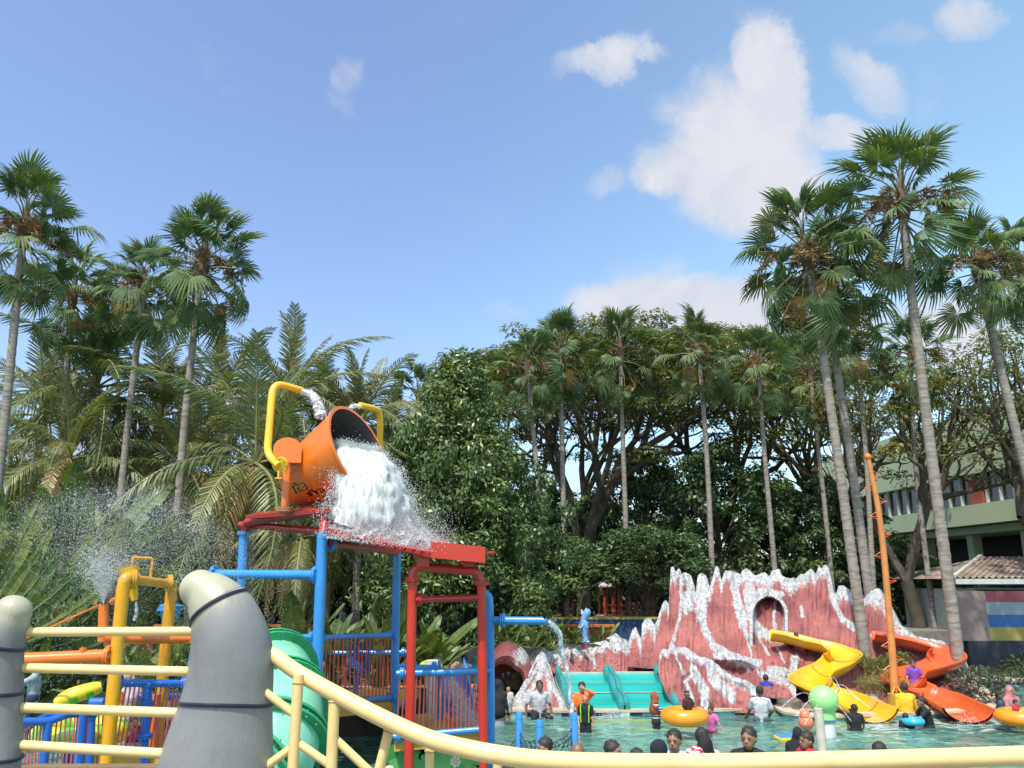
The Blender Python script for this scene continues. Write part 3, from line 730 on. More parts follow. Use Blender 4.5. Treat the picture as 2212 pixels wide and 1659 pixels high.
coco_palm((440, 1330), (470, 870), 37, 'coconut palm far back behind the rightmost left fan palm', 56, .95, 20, 1)
coco_palm((60, 1330), (95, 900), 34, 'coconut palm behind the big paddle leaves at left', 57, .95, 18, 1)
coco_palm((150, 1330), (150, 990), 31, 'coconut palm low behind the giant paddle fan at left', 60, .9, 20, 2)
coco_palm((420, 1330), (405, 1010), 32, 'low coconut palm between the two rightmost ringed trunks', 63, .9, 20, 2)
coco_palm((700, 1330), (700, 950), 36, 'coconut palm filling the gap behind the bucket post', 64, .9, 20, 1)
coco_palm((840, 1330), (845, 990), 37, 'low coconut palm right of the bucket behind the waterfall', 65, .85, 18, 2)
coco_palm((640, 1400), (648, 1160), 27, 'short coconut palm with yellow fronds under the red roof', 58, .62, 14, 3, elmin=-60)
coco_palm((705, 1400), (735, 1120), 31, 'coconut palm with a bare curved trunk behind the tower', 59, .6, 12, 2, elmin=-60)
# ------------------------------------------------------------------ broad trees
magn = dense_tree_mesh(2, 11.4, 3.9, M_magn, .23, 270, 140, 'cone', .02, .34)
canopy = dense_tree_mesh(6, 9.5, 3.2, M_dark, .28, 150, 90, 'round', .50, .4)
dark1 = dense_tree_mesh(3, 9, 4.0, M_dark, .26, 190, 105, 'round', .05, .5)
dark2 = dense_tree_mesh(4, 8, 4.4, M_magn, .24, 190, 105, 'round', .05, .45)
broad = dense_tree_mesh(5, 9, 5.5, M_dark, .42, 180, 60, 'round', .04, .5)
f = P(985, 1300, 30); f.z = .1
tree('magnolia_tree', 'tall dark cone shaped magnolia right of the tipping bucket', f, magn, (1.0, 1.0, 1.0))
f = P(1090, 1300, 31); f.z = .1
tree('magnolia_tree', 'lower glossy leaved tree leaning out from the right side of the magnolia', f, dark2, (.62, .62, 1.0), 1.0)
f = P(905, 1300, 29.5); f.z = .1
tree('magnolia_tree', 'lower glossy leaved tree behind the waterfall of the bucket', f, dark2, (.72, .62, 1.12), 2.2)
spots = [(1560, 44, dark1, (1.05, 1, 1.13), 'dark leafy tree behind the leftmost rock spires'), (1700, 46, dark2, (1.1, 1, 1.08), 'leafy tree behind the middle of the rock crest'), (1790, 44, dark1, (.9, .9, .95), 'leafy tree behind the right end of the rock crest'),
         (1400, 49, dark1, (1.0, 1, 1.2), 'dark tree behind the brown roofed pavilion'), (1290, 56, dark2, (1.2, 1, 1.1), 'dark tree behind the forked rain tree trunk'), (1170, 52, dark1, (1, 1, 1.05), 'dark tree behind the white roofed pavilion'),
         (2095, 46, dark2, (.45, .5, .50), 'bushy tree in front of the green building, left of the tiled roof'), (1930, 45, dark2, (.8, .8, .62), 'bush like tree beside the orange mast'), (2010, 47, dark1, (.6, .8, .50), 'bush like tree under the green building'),
         (1065, 40, broad, (.7, .7, .80), 'low spreading tree above the rock cave')]
for (u, d, ms, sc, lab) in spots:
    f = P(u, 1300, d); f.z = .1; tree('broadleaf_tree', lab, f, ms, sc, u * .7, 'dark broadleaf trees behind the pool')
bs = [(-60, 41, 'behind the left edge'), (90, 43, 'behind the spray, leftmost'), (250, 42, 'behind the spray, between the first two ringed trunks'), (420, 43, 'behind the rightmost left palm'), (560, 41, 'behind the young coconut palm'), (690, 43, 'behind the red roof'), (820, 41, 'behind the blue tower post'), (930, 44, 'behind the magnolia')]
for i, (u, d, lab) in enumerate(bs):
    f = P(u, 1300, d); f.z = .1; tree('shade_tree', 'dark shade tree in the thicket ' + lab, f, broad if i % 2 else dark1, (1.0, .8, .95 + .1 * (i % 3)), i * 1.3, 'thicket of shade trees behind the play area')
# trees shading the pavilions
for (u, d, s_, lab) in [(1180, 38.3, .8, 'over the white pavilion'), (1395, 38.2, .85, 'over the brown pavilion')]:
    f = P(u, 1300, d); f.z = .1; tree('canopy_tree', 'small round headed tree spreading ' + lab, f, canopy, (s_, s_, s_ * .70), u * .3, 'round headed trees over the pavilions')
# rain trees
def gp(u, v, d):
    p = P(u, v, d); p.z = .1; return p
rain_tree(gp(1255, 1330, 46), 4.2, 16.0, 9.6, 5.5, 'huge umbrella shaped rain tree with forked trunk behind the fish column', 61, 300, 2.2, .32, .36, 105, (2.3, 0))
rain_tree(gp(1180, 1330, 57), 5.0, 18.2, 9.0, 4, 'rain tree far behind the first slender trunks left of the fish column', 66, 220, 2.4, .38, .36, 110)
rain_tree(gp(1610, 1330, 54), 5.0, 18.4, 8.5, 5, 'rain tree with bare dark branches behind the rock spires', 62, 230, 2.2, .36, .34, 100)
rain_tree(gp(1800, 1330, 50), 4.5, 15.4, 7.5, 4.5, 'rain tree behind the speckled palm', 64, 170, 2.0, .34, .34, 90)
rain_tree(gp(1985, 1330, 40), 3.2, 12.6, 6.0, 4, 'rain tree with many limbs in front of the green building', 63, 150, 1.5, .24, .30, 48, (1.0, 0))
rain_tree(gp(2330, 1330, 38), 4.0, 14.0, 4.4, 4, 'rain tree reaching in from the right edge', 65, 90, 1.6, .26, .3, 70, (-.6, 0))
# far wood
rs = np.random.RandomState(5); cl = []
for k in range(420):
    x = rs.uniform(-75, 75); y = rs.uniform(62, 80); h = 3.2 + 2.2 * noise.noise(Vector((x * .08, 3, 0))) + rs.uniform(0, 2.5)
    cl.append(((x, y, rs.uniform(.3, 1) * h), rs.uniform(1.2, 2.2)))
me = mesh_quads('far_woodland', clump_leaves(cl, 55, .6, rs, .5), M_dark)
o = bpy.data.objects.new('far_woodland', me); COL.objects.link(o); tag(o, 'far wooded strip closing the view behind all the trees', 'woodland', kind='stuff')
# ------------------------------------------------------------------ understorey
GB = 'banana and paddle leaf plants at left'
leafy_plant('traveller_palm', 'giant fan of upright paddle leaves at the far left edge', gp(-95, 1420, 19.5), 17, 71, PADN, 1.02, group=None, stem=1.2, plane=(125, 18))
for i, (u, d, n, st, sc, lab) in enumerate([(60, 23, 9, 2.0, 1.15, 'torn banana plant right of the giant paddle fan'), (150, 24, 10, 2.6, 1.2, 'ragged banana plant under the coconut fronds at left'), (215, 26, 9, 2.4, 1.1, 'ragged banana plant beside the second ringed trunk'), (105, 21, 7, .6, .9, 'low banana plant behind the spray at left'), (300, 25, 8, .8, .9, 'low banana plant behind the small yellow bucket')]):
    leafy_plant('banana_plant', lab, gp(u, 1350, d), n, 80 + i, PAD, sc, (15, 80), GB, stem=st)
k = 0
for (u, d, sc, lab) in [(585, 21, .95, 'left of the thick blue post'), (640, 22, 1.0, 'just left of the thick blue post'), (715, 21, 1.1, 'right of the thick blue post'), (770, 22, 1.1, 'behind the middle of the red baluster panel'), (825, 21, 1.0, 'left of the thin blue post'), (880, 22, 1.1, 'between thin blue post and red post'), (925, 21.5, .9, 'right of the left red post')]:
    leafy_plant('heliconia_clump', 'broad leaved heliconia clump behind the tower rails, ' + lab, gp(u, 1400, d) + Vector((0, 0, .75)), 34, 90 + k, PADS[:2] * 2 + [PAD[2]] if k % 2 else PADS, sc * (1.0 if k % 2 == 0 else .62), (25, 85), 'heliconia clumps behind the tower'); k += 1
for (u, v, d, lab) in [(1105, 1395, 25.6, 'leftmost above the cave'), (1150, 1398, 25.8, 'above the cave mouth'), (1195, 1400, 26.4, 'beside the second slender trunk'), (1240, 1405, 26.6, 'left of the fish column'), (1075, 1398, 26, 'behind the right blue post'), (1290, 1412, 27, 'right of the fish column')]:
    leafy_plant('fern', 'bright arching fern on the low rock, ' + lab, P(u, v, d), 18, int(u), PADS, .62, (5, 70), 'ferns along the low rock')
for i, (u, v, d, lab) in enumerate([(60, 1440, 20, 'behind the left claw'), (150, 1420, 21, 'left of the yellow post'), (310, 1400, 20, 'between the yellow posts'), (420, 1420, 21, 'left of the big claw'), (480, 1400, 21, 'behind the big claw'), (520, 1400, 22, 'right behind the big claw'), (560, 1440, 19, 'behind the blue slide panel'), (230, 1430, 22, 'behind the first yellow post'), (90, 1380, 23, 'deep behind the left claw'), (350, 1420, 22, 'behind the second yellow post'), (390, 1380, 23, 'in the spray left of the big claw')]):
    leafy_plant('understorey_shrub', 'green strap leaved shrub in the planting bed ' + lab, gp(u, v, d) + Vector((0, 0, .2)), 22, 120 + i, PADS, 1.1, (10, 85), 'shrubs in the planting bed')
# hedges at right
def leaf_mass(name, label, cat, box, n, size, mat, seed, group=None, kind=None, aspect=.3):
    rs = np.random.RandomState(seed); (x0, x1, y0, y1, z0, z1) = box
    c = rs.uniform(0, 1, (n, 3)) * np.array([x1 - x0, y1 - y0, 1.0]) + np.array([x0, y0, 0])
    hgt = (z1 - z0) * (.75 + .25 * np.sin(c[:, 0] * 3.1 + seed) * np.cos(c[:, 1] * 2.3)); c[:, 2] = z0 + hgt * rs.uniform(0, 1, n) ** .6
    nn = rs.normal(size=(n, 3)); nn[:, 2] += .8; nn /= np.linalg.norm(nn, axis=1, keepdims=True)
    V = leaf_arrays(c, nn, size, rs, aspect) ; o0 = np.array([(x0 + x1) / 2, (y0 + y1) / 2, z0]); V = V - o0
    o = bpy.data.objects.new(name, mesh_quads(name, V, mat)); COL.objects.link(o); o.location = o0; ORG[o.name] = tuple(o0); return tag(o, label, cat, group, kind)
a = PZ(2095, 1462, .1)
leaf_mass('hedge', 'clipped purple flowered hedge strip below the striped wall', 'hedge', (16.0, 26, 26.5, 28.3, .1, .75), 5200, .16, M_hedge, 1)
leaf_mass('hedge', 'higher dark hedge against the foot of the striped wall', 'hedge', (18.0, 30, 30.5, 31.8, .1, .9), 3600, .18, M_dark, 2)
p = P(2110, 1525, 23.4)
leaf_mass('flowering_bush', 'grey green bush with violet flowers right of the orange slide end', 'bush', (p.x - .55, p.x + 1.0, p.y - .4, p.y + .6, .1, 1.15), 1500, .13, M_hedge, 3)
p = P(1895, 1440, 25.2)
leaf_mass('rock_bush', 'light green bush between yellow slide and orange mast', 'bush', (p.x - .5, p.x + .9, p.y - .4, p.y + .4, p.z - .5, p.z + .55), 1700, .12, leafmat('lime_leaf', (.09, .13, .03), (.17, .22, .05), trans=.3), 4)
p = P(1893, 1490, 24.0)
leaf_mass('rock_grass', 'thin grassy tuft at the foot of the speckled palm', 'grass', (p.x - .5, p.x + .8, p.y - .4, p.y + .4, .2, .95), 900, .2, leafmat('lime_leaf', (.09, .13, .03), (.17, .22, .05), trans=.3), 6, aspect=.1)
leaf_mass('ground_cover', 'low dark ground cover behind the fish column', 'ground cover', (1.0, 9.5, 30, 35, .1, .8), 3000, .22, M_dark, 5, kind='stuff')
# ------------------------------------------------------------------ buildings
M_green = pmat('green_render', (0.46, 0.56, 0.36), (0.40, 0.50, 0.32), scale=.3, rough=.8, dirt=(.26, .32, .20), dirt_scale=.4, dirt_amt=.4)
M_glassd = pmat('dark_glass', (0.015, 0.02, 0.03), (.03, .04, .05), rough=.08, spec=.7)
M_mull = pmat('mullion_white', (.55, .58, .55), rough=.5)
M_shadow = pmat('recess_shade', (.04, .04, .045), (.02, .02, .025), rough=.9)  # near-black colour standing for shade in recesses and openings
A = P(1800, 1255, 70); B = P(2420, 1255, 40)
A.z = B.z = 0; fac = (B - A); LF = fac.length; fx = fac.normalized(); fn = Vector((fx.y, -fx.x, 0)); fn = fn if fn.y < 0 else -fn
th = thing('green_building', 'pale green concrete hall with a long dark window band behind the right palms', 'building', A)
def FB(s, dpt, z): return A + fx * s + fn * dpt + Vector((0, 0, z))
def fbox(mb, s0, s1, z0, z1, d0, d1): mb.hexa([FB(s0, d0, z0), FB(s1, d0, z0), FB(s1, d1, z0), FB(s0, d1, z0), FB(s0, d0, z1), FB(s1, d0, z1), FB(s1, d1, z1), FB(s0, d1, z1)])
z1, z2, z3, z4, z5 = 4.0, 6.7, 7.9, 9.8, 13.6
mb = MB(); fbox(mb, 0, LF, z4, z5, -12, 0); part('wall', mb, M_green, th, False, 'upper blank green wall')
mb = MB(); fbox(mb, 0, LF, z2, z3, -12, .25); fbox(mb, 3, LF, z2 - .5, z2 - .05, -12, -.4); part('parapet', mb, M_green, th, False)
mb = MB(); fbox(mb, 0, LF, z3, z4, -12, -.5); wbo = part('window_band', mb, M_glassd, th, False)
mb = MB(); fbox(mb, 0, LF, 0, z2 - .55, -12, -3.5); part('ground_storey', mb, M_shadow, th, False)  # shade under the parapet put into its near-black colour
mb = MB(); fbox(mb, LF * .64, LF * .68, z3 + .05, z4 - .3, -.48, -.2); part('door', mb, pmat('brick_red', (.30, .07, .04), rough=.8), th, False)
for k in range(24):
    s = LF * (k + .5) / 24; mb = MB(); fbox(mb, s - .06, s + .06, z3 + .02, z4 - .02, -.49, -.30); part('mullion', mb, M_mull, wbo, False)
for k in range(6):
    s = LF * (k + .6) / 6; mb = MB(); fbox(mb, s - .3, s + .3, 0, z2 - .52, -1.2, -.6); part('column', mb, M_green, th, False)
mb = MB(); fbox(mb, LF * .2, LF * .45, 8.0, 8.4, .26, .32); 
# striped wall
d = 33.5
def WP(u, v, dd=0): return P(u, v, d + dd)
zt = WP(2130, 1277).z; zb = .1
xl = WP(2063, 1280).x; xm = WP(2125, 1277).x
th = thing('striped_wall', 'garden wall with brown panel and red, grey, blue and yellow stripes', 'wall', (xl, d, .1))
def wbox(n, x0, x1, za, zb_, m, y0=0, y1=.3):
    mb = MB(); mb.box(((x0 + x1) / 2, d + (y0 + y1) / 2, (za + zb_) / 2), (x1 - x0, y1 - y0, zb_ - za)); part(n, mb, m, th, False)
zz = [WP(2200, v).z for v in (1277, 1301, 1328, 1355, 1384, 1422)]
wbox('brown_panel', xl, xm, zz[4], zt, pmat('wall_brown', (.25, .20, .17), (.22, .17, .15), rough=.8), -.06)
cols = [('stripe', (.28, .075, .095)), ('stripe', (.24, .31, .33)), ('stripe', (.035, .14, .34)), ('stripe', (.34, .30, .085))]
for i, (n, c) in enumerate(cols): wbox(n, xm + .004, xm + 14, zz[i + 1] + .003, zz[i], pmat('stripe_%d' % i, c, tuple(x * .88 for x in c), rough=.7))
wbox('plinth', xl + .2, xm + 14, zb, zz[4] - .003, pmat('plinth_dark', (.035, .04, .06), rough=.8), -.12)
mb = MB()
# small hut behind the wall
th = thing('toilet_block', 'low hut with a mossy tiled roof behind the striped wall', 'building', (xl + 3, 38, .1))
y0, y1 = 36.5, 42
xl2 = P(2068, 1253, 36.5).x; ze = P(2068, 1250, 36.2).z; zr = P(2119, 1205, 40).z
mb = MB(); mb.box((xl2 + 10, 39.6, ze / 2 - .2), (19.6, 5, ze - .5)); part('wall', mb, pmat('hut_wall', (.45, .52, .46), (.38, .44, .40), rough=.8, dirt=(.2, .22, .2)), th, False)
for k in range(5):
    mb = MB(); x = xl2 + 1.2 + k * 3.1; mb.box((x + 1.0, 37.07, ze - 1.0), (2.1, .05, 1.05)); part('window', mb, M_shadow, th, False)
M_tile = pmat('roof_tile', (.20, .13, .09), (.32, .27, .22), scale=1.2, rough=.9, bump=.5, bscale=10, dirt=(.05, .045, .035), dirt_scale=2.5, dirt_amt=.85)
mb = MB(); xr = P(2119, 1205, 40).x
nrow = 13; 
a0 = Vector((xl2 - .3, 36.2, ze)); a1 = Vector((xl2 + 22, 36.2, ze)); b0 = Vector((xr, 40, zr)); b1 = Vector((xl2 + 22, 40, zr)); c0 = Vector((xl2 - .3, 43.8, ze))
mb.add([a0, a1, b1, b0, c0], [(0, 1, 2, 3), (0, 3, 4)]); part('roof', mb, M_tile, th, False)
for i in range(nrow):
    t0 = i / nrow; pa = a0.lerp(b0, t0); pb = a1.lerp(b1, t0); qa = a0.lerp(b0, t0 + 1.1 / nrow); qb = a1.lerp(b1, t0 + 1.1 / nrow)
    nx_ = int((pb.x - pa.x) / .28); mb = MB()
    for j in range(nx_):
        x = pa.x + (pb.x - pa.x) * j / nx_; w_ = .27
        up = Vector((0, -.02, .07)); p0 = Vector((x, pa.y, pa.z)); p1 = Vector((x + w_, pa.y, pa.z)); p2 = Vector((x + w_ + (qa.x - pa.x) * .0, qa.y, qa.z)); p3 = Vector((x, qa.y, qa.z)); m0 = (p0 + p1) / 2 + up * 1.4; m1 = (p2 + p3) / 2 + up
        mb.add([p0, m0, p1, p2, m1, p3], [(0, 1, 4, 5), (1, 2, 3, 4)])
    part('tile_course', mb, M_tile, th, False, kind='stuff')
mb = MB(); mb.beam(a0 + Vector((0, -.1, -.12)), a1 + Vector((0, -.1, -.12)), .1, .22); part('fascia', mb, M_mull, th, False)
mb = MB(); mb.beam(a0 + Vector((0, 0, .08)), b0 + Vector((0, 0, .1)), .16, .12); part('hip_ridge', mb, pmat('ridge_pale', (.45, .42, .36), rough=.9), th, False)
# pavilions left of the rock
def pavilion(u0, u1, vt, ve, vb, d, roofc, label, postc):
    x0 = P(u0, vt, d).x; x1 = P(u1, vt, d).x; z0 = P(u0, vb, d).z; zt_ = P(u0, vt, d).z; ze_ = P(u0, ve, d).z; xm_ = (x0 + x1) / 2; D = 2.6
    th = thing('pavilion', label, 'pavilion', (xm_, d + D / 2, z0), 'small roofed pavilions behind the pool')
    mr = pmat('roof_' + label[:6].replace(' ', '_'), roofc, rough=.7, dirt=(.2, .18, .15), dirt_amt=.4)
    mp_ = pmat('post_red', (.42, .07, .03), rough=.5)
    mb = MB(); ym = d + D / 2; mb.slab([(x0 - .2, d - .3, ze_), (x1 + .2, d - .3, ze_), (x1 - .3, ym, zt_), (x0 + .3, ym, zt_)], (0, 0, .07)); mb.slab([(x0 + .3, ym, zt_), (x1 - .3, ym, zt_), (x1 + .2, d + D + .3, ze_), (x0 - .2, d + D + .3, ze_)], (0, 0, .07)); part('roof', mb, mr, th, False)
    for x in (x0 + .1, xm_, x1 - .1):
        for y in (d, d + D):
            mb = MB(); mb.box((x, y, (z0 + ze_) / 2), (.09, .09, ze_ - z0)); part('post', mb, mp_, th, False)
    mb = MB(); mb.box((xm_, d, z0 + .5), (x1 - x0, .05, .07)); mb.box((xm_, d, z0 + .25), (x1 - x0, .05, .07)); part('rail', mb, mp_, th, False)
    mb = MB(); mb.box((xm_, d + D / 2, z0 - .1), (x1 - x0 + .4, D + .4, .16)); part('floor_slab', mb, pmat('slab', (.3, .28, .25), rough=.9), th, False)
pavilion(1168, 1240, 1252, 1268, 1336, 40, (.60, .56, .52), 'white roofed pavilion with red posts left of the forked trunk', 0)
pavilion(1300, 1345, 1255, 1268, 1330, 41.5, (.50, .50, .50), 'grey roofed pavilion behind the fish column', 0)
pavilion(1330, 1412, 1245, 1265, 1332, 39.5, (.22, .13, .08), 'brown roofed pavilion with red posts left of the rock', 0)
M_bluew = pmat('wall_blue', (.02, .07, .17), (.015, .05, .12), rough=.7, dirt=(.05, .06, .07))
mb = MB(); a = P(1100, 1338, 37); b_ = P(1450, 1338, 37)
mb.box(((a.x + b_.x) / 2, 37.2, (a.z + .1) / 2), (b_.x - a.x, .4, a.z - .1)); 
th = thing('low_blue_wall', 'low dark blue retaining wall with a yellow top behind the fish column', 'wall', ((a.x + b_.x) / 2, 37, .1))
part('wall_face', mb, M_bluew, th, False)
mb = MB(); mb.box(((a.x + b_.x) / 2, 37.2, a.z + .05), (b_.x - a.x, .46, .10)); part('capping', mb, pmat('cap_yellow', (.45, .33, .05), rough=.6), th, False)
mb = MB(); a2 = P(700, 1395, 33); mb.box((-7, 33, .85), (22, .3, 1.5)); th = thing('low_red_wall', 'low dark red wall behind the heliconias', 'wall', (-7, 33, .1)); part('wall_face', mb, pmat('wall_red', (.16, .015, .012), (.10, .012, .01), rough=.7), th, False)
mb = MB(); mb.box((-7, 33, 1.66), (22, .36, .10)); part('capping', mb, pmat('cap_orange', (.50, .16, .03), rough=.6), th, False)
# terraces behind wall
M_conc = pmat('concrete', (.22, .20, .17), (.15, .14, .12), rough=.9, dirt=(.07, .07, .06))
mb = MB(); mb.box((4, 43.6, .65), (40, 12.3, 1.1)); struct('terrace', mb, M_conc)
# ------------------------------------------------------------------ rock work
m, nt, b = newmat('painted_rock'); N = nt.nodes.new; L = nt.links.new
at = N('ShaderNodeAttribute'); at.attribute_name = 'white'
tc = N('ShaderNodeTexCoord'); mp = N('ShaderNodeMapping'); mp.inputs['Scale'].default_value = (6.5, 6.5, .6); L(tc.outputs['Object'], mp.inputs[0])
ns = N('ShaderNodeTexNoise'); ns.inputs['Scale'].default_value = 1.6; ns.inputs['Detail'].default_value = 7; ns.inputs['Roughness'].default_value = .65; L(mp.outputs[0], ns.inputs['Vector'])
ng = N('ShaderNodeTexNoise'); ng.inputs['Scale'].default_value = .55; ng.inputs['Detail'].default_value = 9; ng.inputs['Roughness'].default_value = .62; L(tc.outputs['Object'], ng.inputs['Vector'])
cr = N('ShaderNodeValToRGB'); e = cr.color_ramp.elements; e[0].position = .32; e[0].color = (.15, .038, .042, 1); e[1].position = .68; e[1].color = (.44, .150, .122, 1); L(ng.outputs['Fac'], cr.inputs[0])
cw = N('ShaderNodeValToRGB'); e = cw.color_ramp.elements; e[0].position = .34; e[0].color = (.17, .19, .21, 1); e[1].position = .60; e[1].color = (.52, .52, .50, 1); L(ns.outputs['Fac'], cw.inputs[0])
sb = N('ShaderNodeMath'); sb.operation = 'MULTIPLY_ADD'; sb.inputs[1].default_value = .85; L(ns.outputs['Fac'], sb.inputs[0]); 
a2 = N('ShaderNodeMath'); a2.operation = 'SUBTRACT'; a2.inputs[1].default_value = .425; L(at.outputs['Fac'], a2.inputs[0]); L(a2.outputs[0], sb.inputs[2])
mr = N('ShaderNodeMapRange'); mr.inputs['From Min'].default_value = .36; mr.inputs['From Max'].default_value = .64; L(sb.outputs[0], mr.inputs['Value'])
mx = N('ShaderNodeMix'); mx.data_type = 'RGBA'; L(mr.outputs[0], mx.inputs['Factor']); L(cr.outputs[0], mx.inputs['A']); L(cw.outputs[0], mx.inputs['B'])
# black grime in the grooves, stronger where zones paint shade
vo = N('ShaderNodeTexNoise'); vo.inputs['Scale'].default_value = 4.2; vo.inputs['Detail'].default_value = 9; vo.inputs['Roughness'].default_value = .75; mp2 = N('ShaderNodeMapping'); mp2.inputs['Scale'].default_value = (3.4, 3.4, .8); L(tc.outputs['Object'], mp2.inputs[0]); L(mp2.outputs[0], vo.inputs['Vector'])
gr = N('ShaderNodeMapRange'); gr.inputs['From Min'].default_value = .58; gr.inputs['From Max'].default_value = .72; gr.inputs['To Max'].default_value = .75; L(vo.outputs['Fac'], gr.inputs['Value'])
gt = N('ShaderNodeAttribute'); gt.attribute_name = 'grime'
gm = N('ShaderNodeMath'); gm.operation = 'MULTIPLY'; L(gr.outputs[0], gm.inputs[0]); L(gt.outputs['Fac'], gm.inputs[1])
m3 = N('ShaderNodeMix'); m3.data_type = 'RGBA'; m3.inputs['B'].default_value = (.035, .032, .03, 1); L(mx.outputs['Result'], m3.inputs['A']); L(gm.outputs[0], m3.inputs['Factor'])
L(m3.outputs['Result'], b.inputs['Base Color']); b.inputs['Roughness'].default_value = .55
bp = N('ShaderNodeBump'); bp.inputs['Strength'].default_value = .9; bp.inputs['Distance'].default_value = .07
ba = N('ShaderNodeMath'); ba.operation = 'SUBTRACT'; L(ns.outputs['Fac'], ba.inputs[0]); L(gm.outputs[0], ba.inputs[1]); L(ba.outputs[0], bp.inputs['Height']); L(bp.outputs[0], b.inputs['Normal'])
M_rock = m
def drock(v): return 22.35 + 5.5 * max(0, (1548 - v) / 245.0) ** .85 if v < 1548 else PZ(1106, v, 0).y
def segd(px_, py_, a, b_):
    ax, ay = a; bx, by = b_; dx, dy = bx - ax, by - ay; t = max(0, min(1, ((px_ - ax) * dx + (py_ - ay) * dy) / (dx * dx + dy * dy + 1e-9)))
    return math.hypot(px_ - ax - t * dx, py_ - ay - t * dy)
def rock(name, label, crest, base, dfun, streaks=(), band=14, nu=300, nt=60, holes=(), jag=3.0, grime=.7, back=2.5, rough=.22, bandn=.8, group='painted rock masses around the slides', spots=(), grime_shade_zones=()):
    """crest, base: (u,v) polylines sorted by u; dfun(v) gives the distance of the face"""
    cu = [c[0] for c in crest]; cv = [c[1] for c in crest]; bu = [c[0] for c in base]; bv = [c[1] for c in base]
    us = np.linspace(cu[0], cu[-1], nu); mb = MB(); white = []; gri = []; rows = []
    for j in range(nt + 4):
        row = []
        for i, u in enumerate(us):
            vc = float(np.interp(u, cu, cv)) + jag * (noise.noise(Vector((u * .11, 5, 0))) + .5 * noise.noise(Vector((u * .31, 9, 0)))); vb = float(np.interp(u, bu, bv)); vc = min(vc, vb - 1)
            if j <= nt:
                t = j / nt; v = vb + (vc - vb) * t
                d = dfun(v)
                n1_ = noise.noise(Vector((u * .018, v * .008, 1.5))); n2_ = noise.noise(Vector((u * .09, v * .018, 4.5))); n3_ = noise.noise(Vector((u * .05, v * .05, 8)))
                d += rough * (2.2 * n1_ + 1.0 * abs(n2_) + .6 * n3_)
                w_ = 1 - min(1, max(0, (v - vc) / (band * (1 + bandn * noise.noise(Vector((u * .05, 2, 7)))))) * .5)
                w_ = max(0, w_) ** 1 if (v - vc) < 2.2 * band else 0
                for st in streaks:
                    pts, wd = st[0], st[1]
                    dd = min(segd(u, v, pts[k], pts[k + 1]) for k in range(len(pts) - 1)); dd += 3.2 * noise.noise(Vector((u * .10, v * .05, 3)))
                    s_ = 1 - dd / (wd * (1.05 + .7 * noise.noise(Vector((u * .02, v * .02, 6)))))
                    if s_ > -.5:
                        w_ = max(w_, min(1, .5 + s_ * .8)); d -= .045 * max(0, min(1, s_ * 2))
                for h in holes:
                    q = ((u - h[0]) / h[2]) ** 2 + ((v - h[1]) / h[3]) ** 2 if v < h[1] else ((u - h[0]) / h[2]) ** 2 + ((max(0, v - h[4])) / 6) ** 2
                    if q < 1: d += h[5] * min(1, (1 - q) * 6)
                    elif q < 1.5: w_ = max(w_, .75)
                g_ = grime
                for (gu0, gu1, gv0, gv1) in grime_shade_zones:  # stains on the ledge, painted shade between the rock masses
                    if gu0 < u < gu1 and gv0 < v < gv1: g_ = max(g_, grime + 1.9 * min(1, (u - gu0) / 25, (gu1 - u) / 25, (v - gv0) / 18, (gv1 - v) / 18))
                row.append(P(u, v, d)); white.append(w_); gri.append(g_)
            else:
                k = j - nt; d = dfun(vc) + rough * 2.2 * noise.noise(Vector((u * .018, vc * .008, 1.5))); p0 = P(u, vc, d)
                z = p0.z if k == 1 else (p0.z * .55 if k == 2 else -.1); row.append(Vector((p0.x * (1 + .02 * k), p0.y + back * (.18, .6, 1.0)[k - 1], z - (.03 if k == 1 else 0)))); white.append(.9 if k == 1 else .2); gri.append(grime)
        rows.append(row)
    mb.grid(rows)
    o = solo(name, mb, M_rock, label, 'rock', group)
    o.data.attributes.new('white', 'FLOAT', 'POINT').data.foreach_set('value', white)
    o.data.attributes.new('grime', 'FLOAT', 'POINT').data.foreach_set('value', gri)
    return o
def z3(l): return [(1019.6 + x * .2813, 1192.4 + y * .2813) for x, y in l]
def z4(l): return [(1607.2 + x * .2812, 1192.4 + y * .2812) for x, y in l]
main = z3([(1180, 700), (1200, 690), (1230, 600), (1255, 578), (1280, 640), (1300, 700), (1303, 560), (1330, 512), (1365, 505), (1400, 560), (1425, 520), (1440, 470), (1460, 400), (1490, 362), (1510, 400), (1518, 300), (1525, 125), (1545, 108), (1562, 150), (1590, 125), (1610, 168), (1640, 155), (1680, 178), (1700, 240), (1718, 320), (1733, 180), (1765, 158), (1800, 190), (1825, 270), (1850, 200), (1870, 110), (1890, 112), (1915, 220), (1940, 150), (1970, 140), (2010, 150), (2060, 172), (2080, 132), (2110, 125), (2150, 160)]) + z4([(90, 182), (160, 150), (190, 188), (220, 142), (270, 130), (290, 182), (340, 202), (400, 202), (430, 170), (460, 172), (480, 150), (520, 130), (550, 172), (575, 100), (592, 132), (620, 95), (650, 130), (668, 200), (690, 320), (712, 310), (725, 262), (760, 255), (820, 300), (850, 330), (880, 380), (905, 365), (950, 330), (985, 285), (1040, 283), (1070, 320), (1120, 400), (1160, 480), (1200, 560), (1320, 648), (1500, 680), (1620, 720), (1680, 790), (1715, 880), (1770, 1020)])
mbase = [(1350, 1440), (1470, 1450), (1600, 1475), (1650, 1500), (1700, 1548), (1900, 1550), (2110, 1550)]
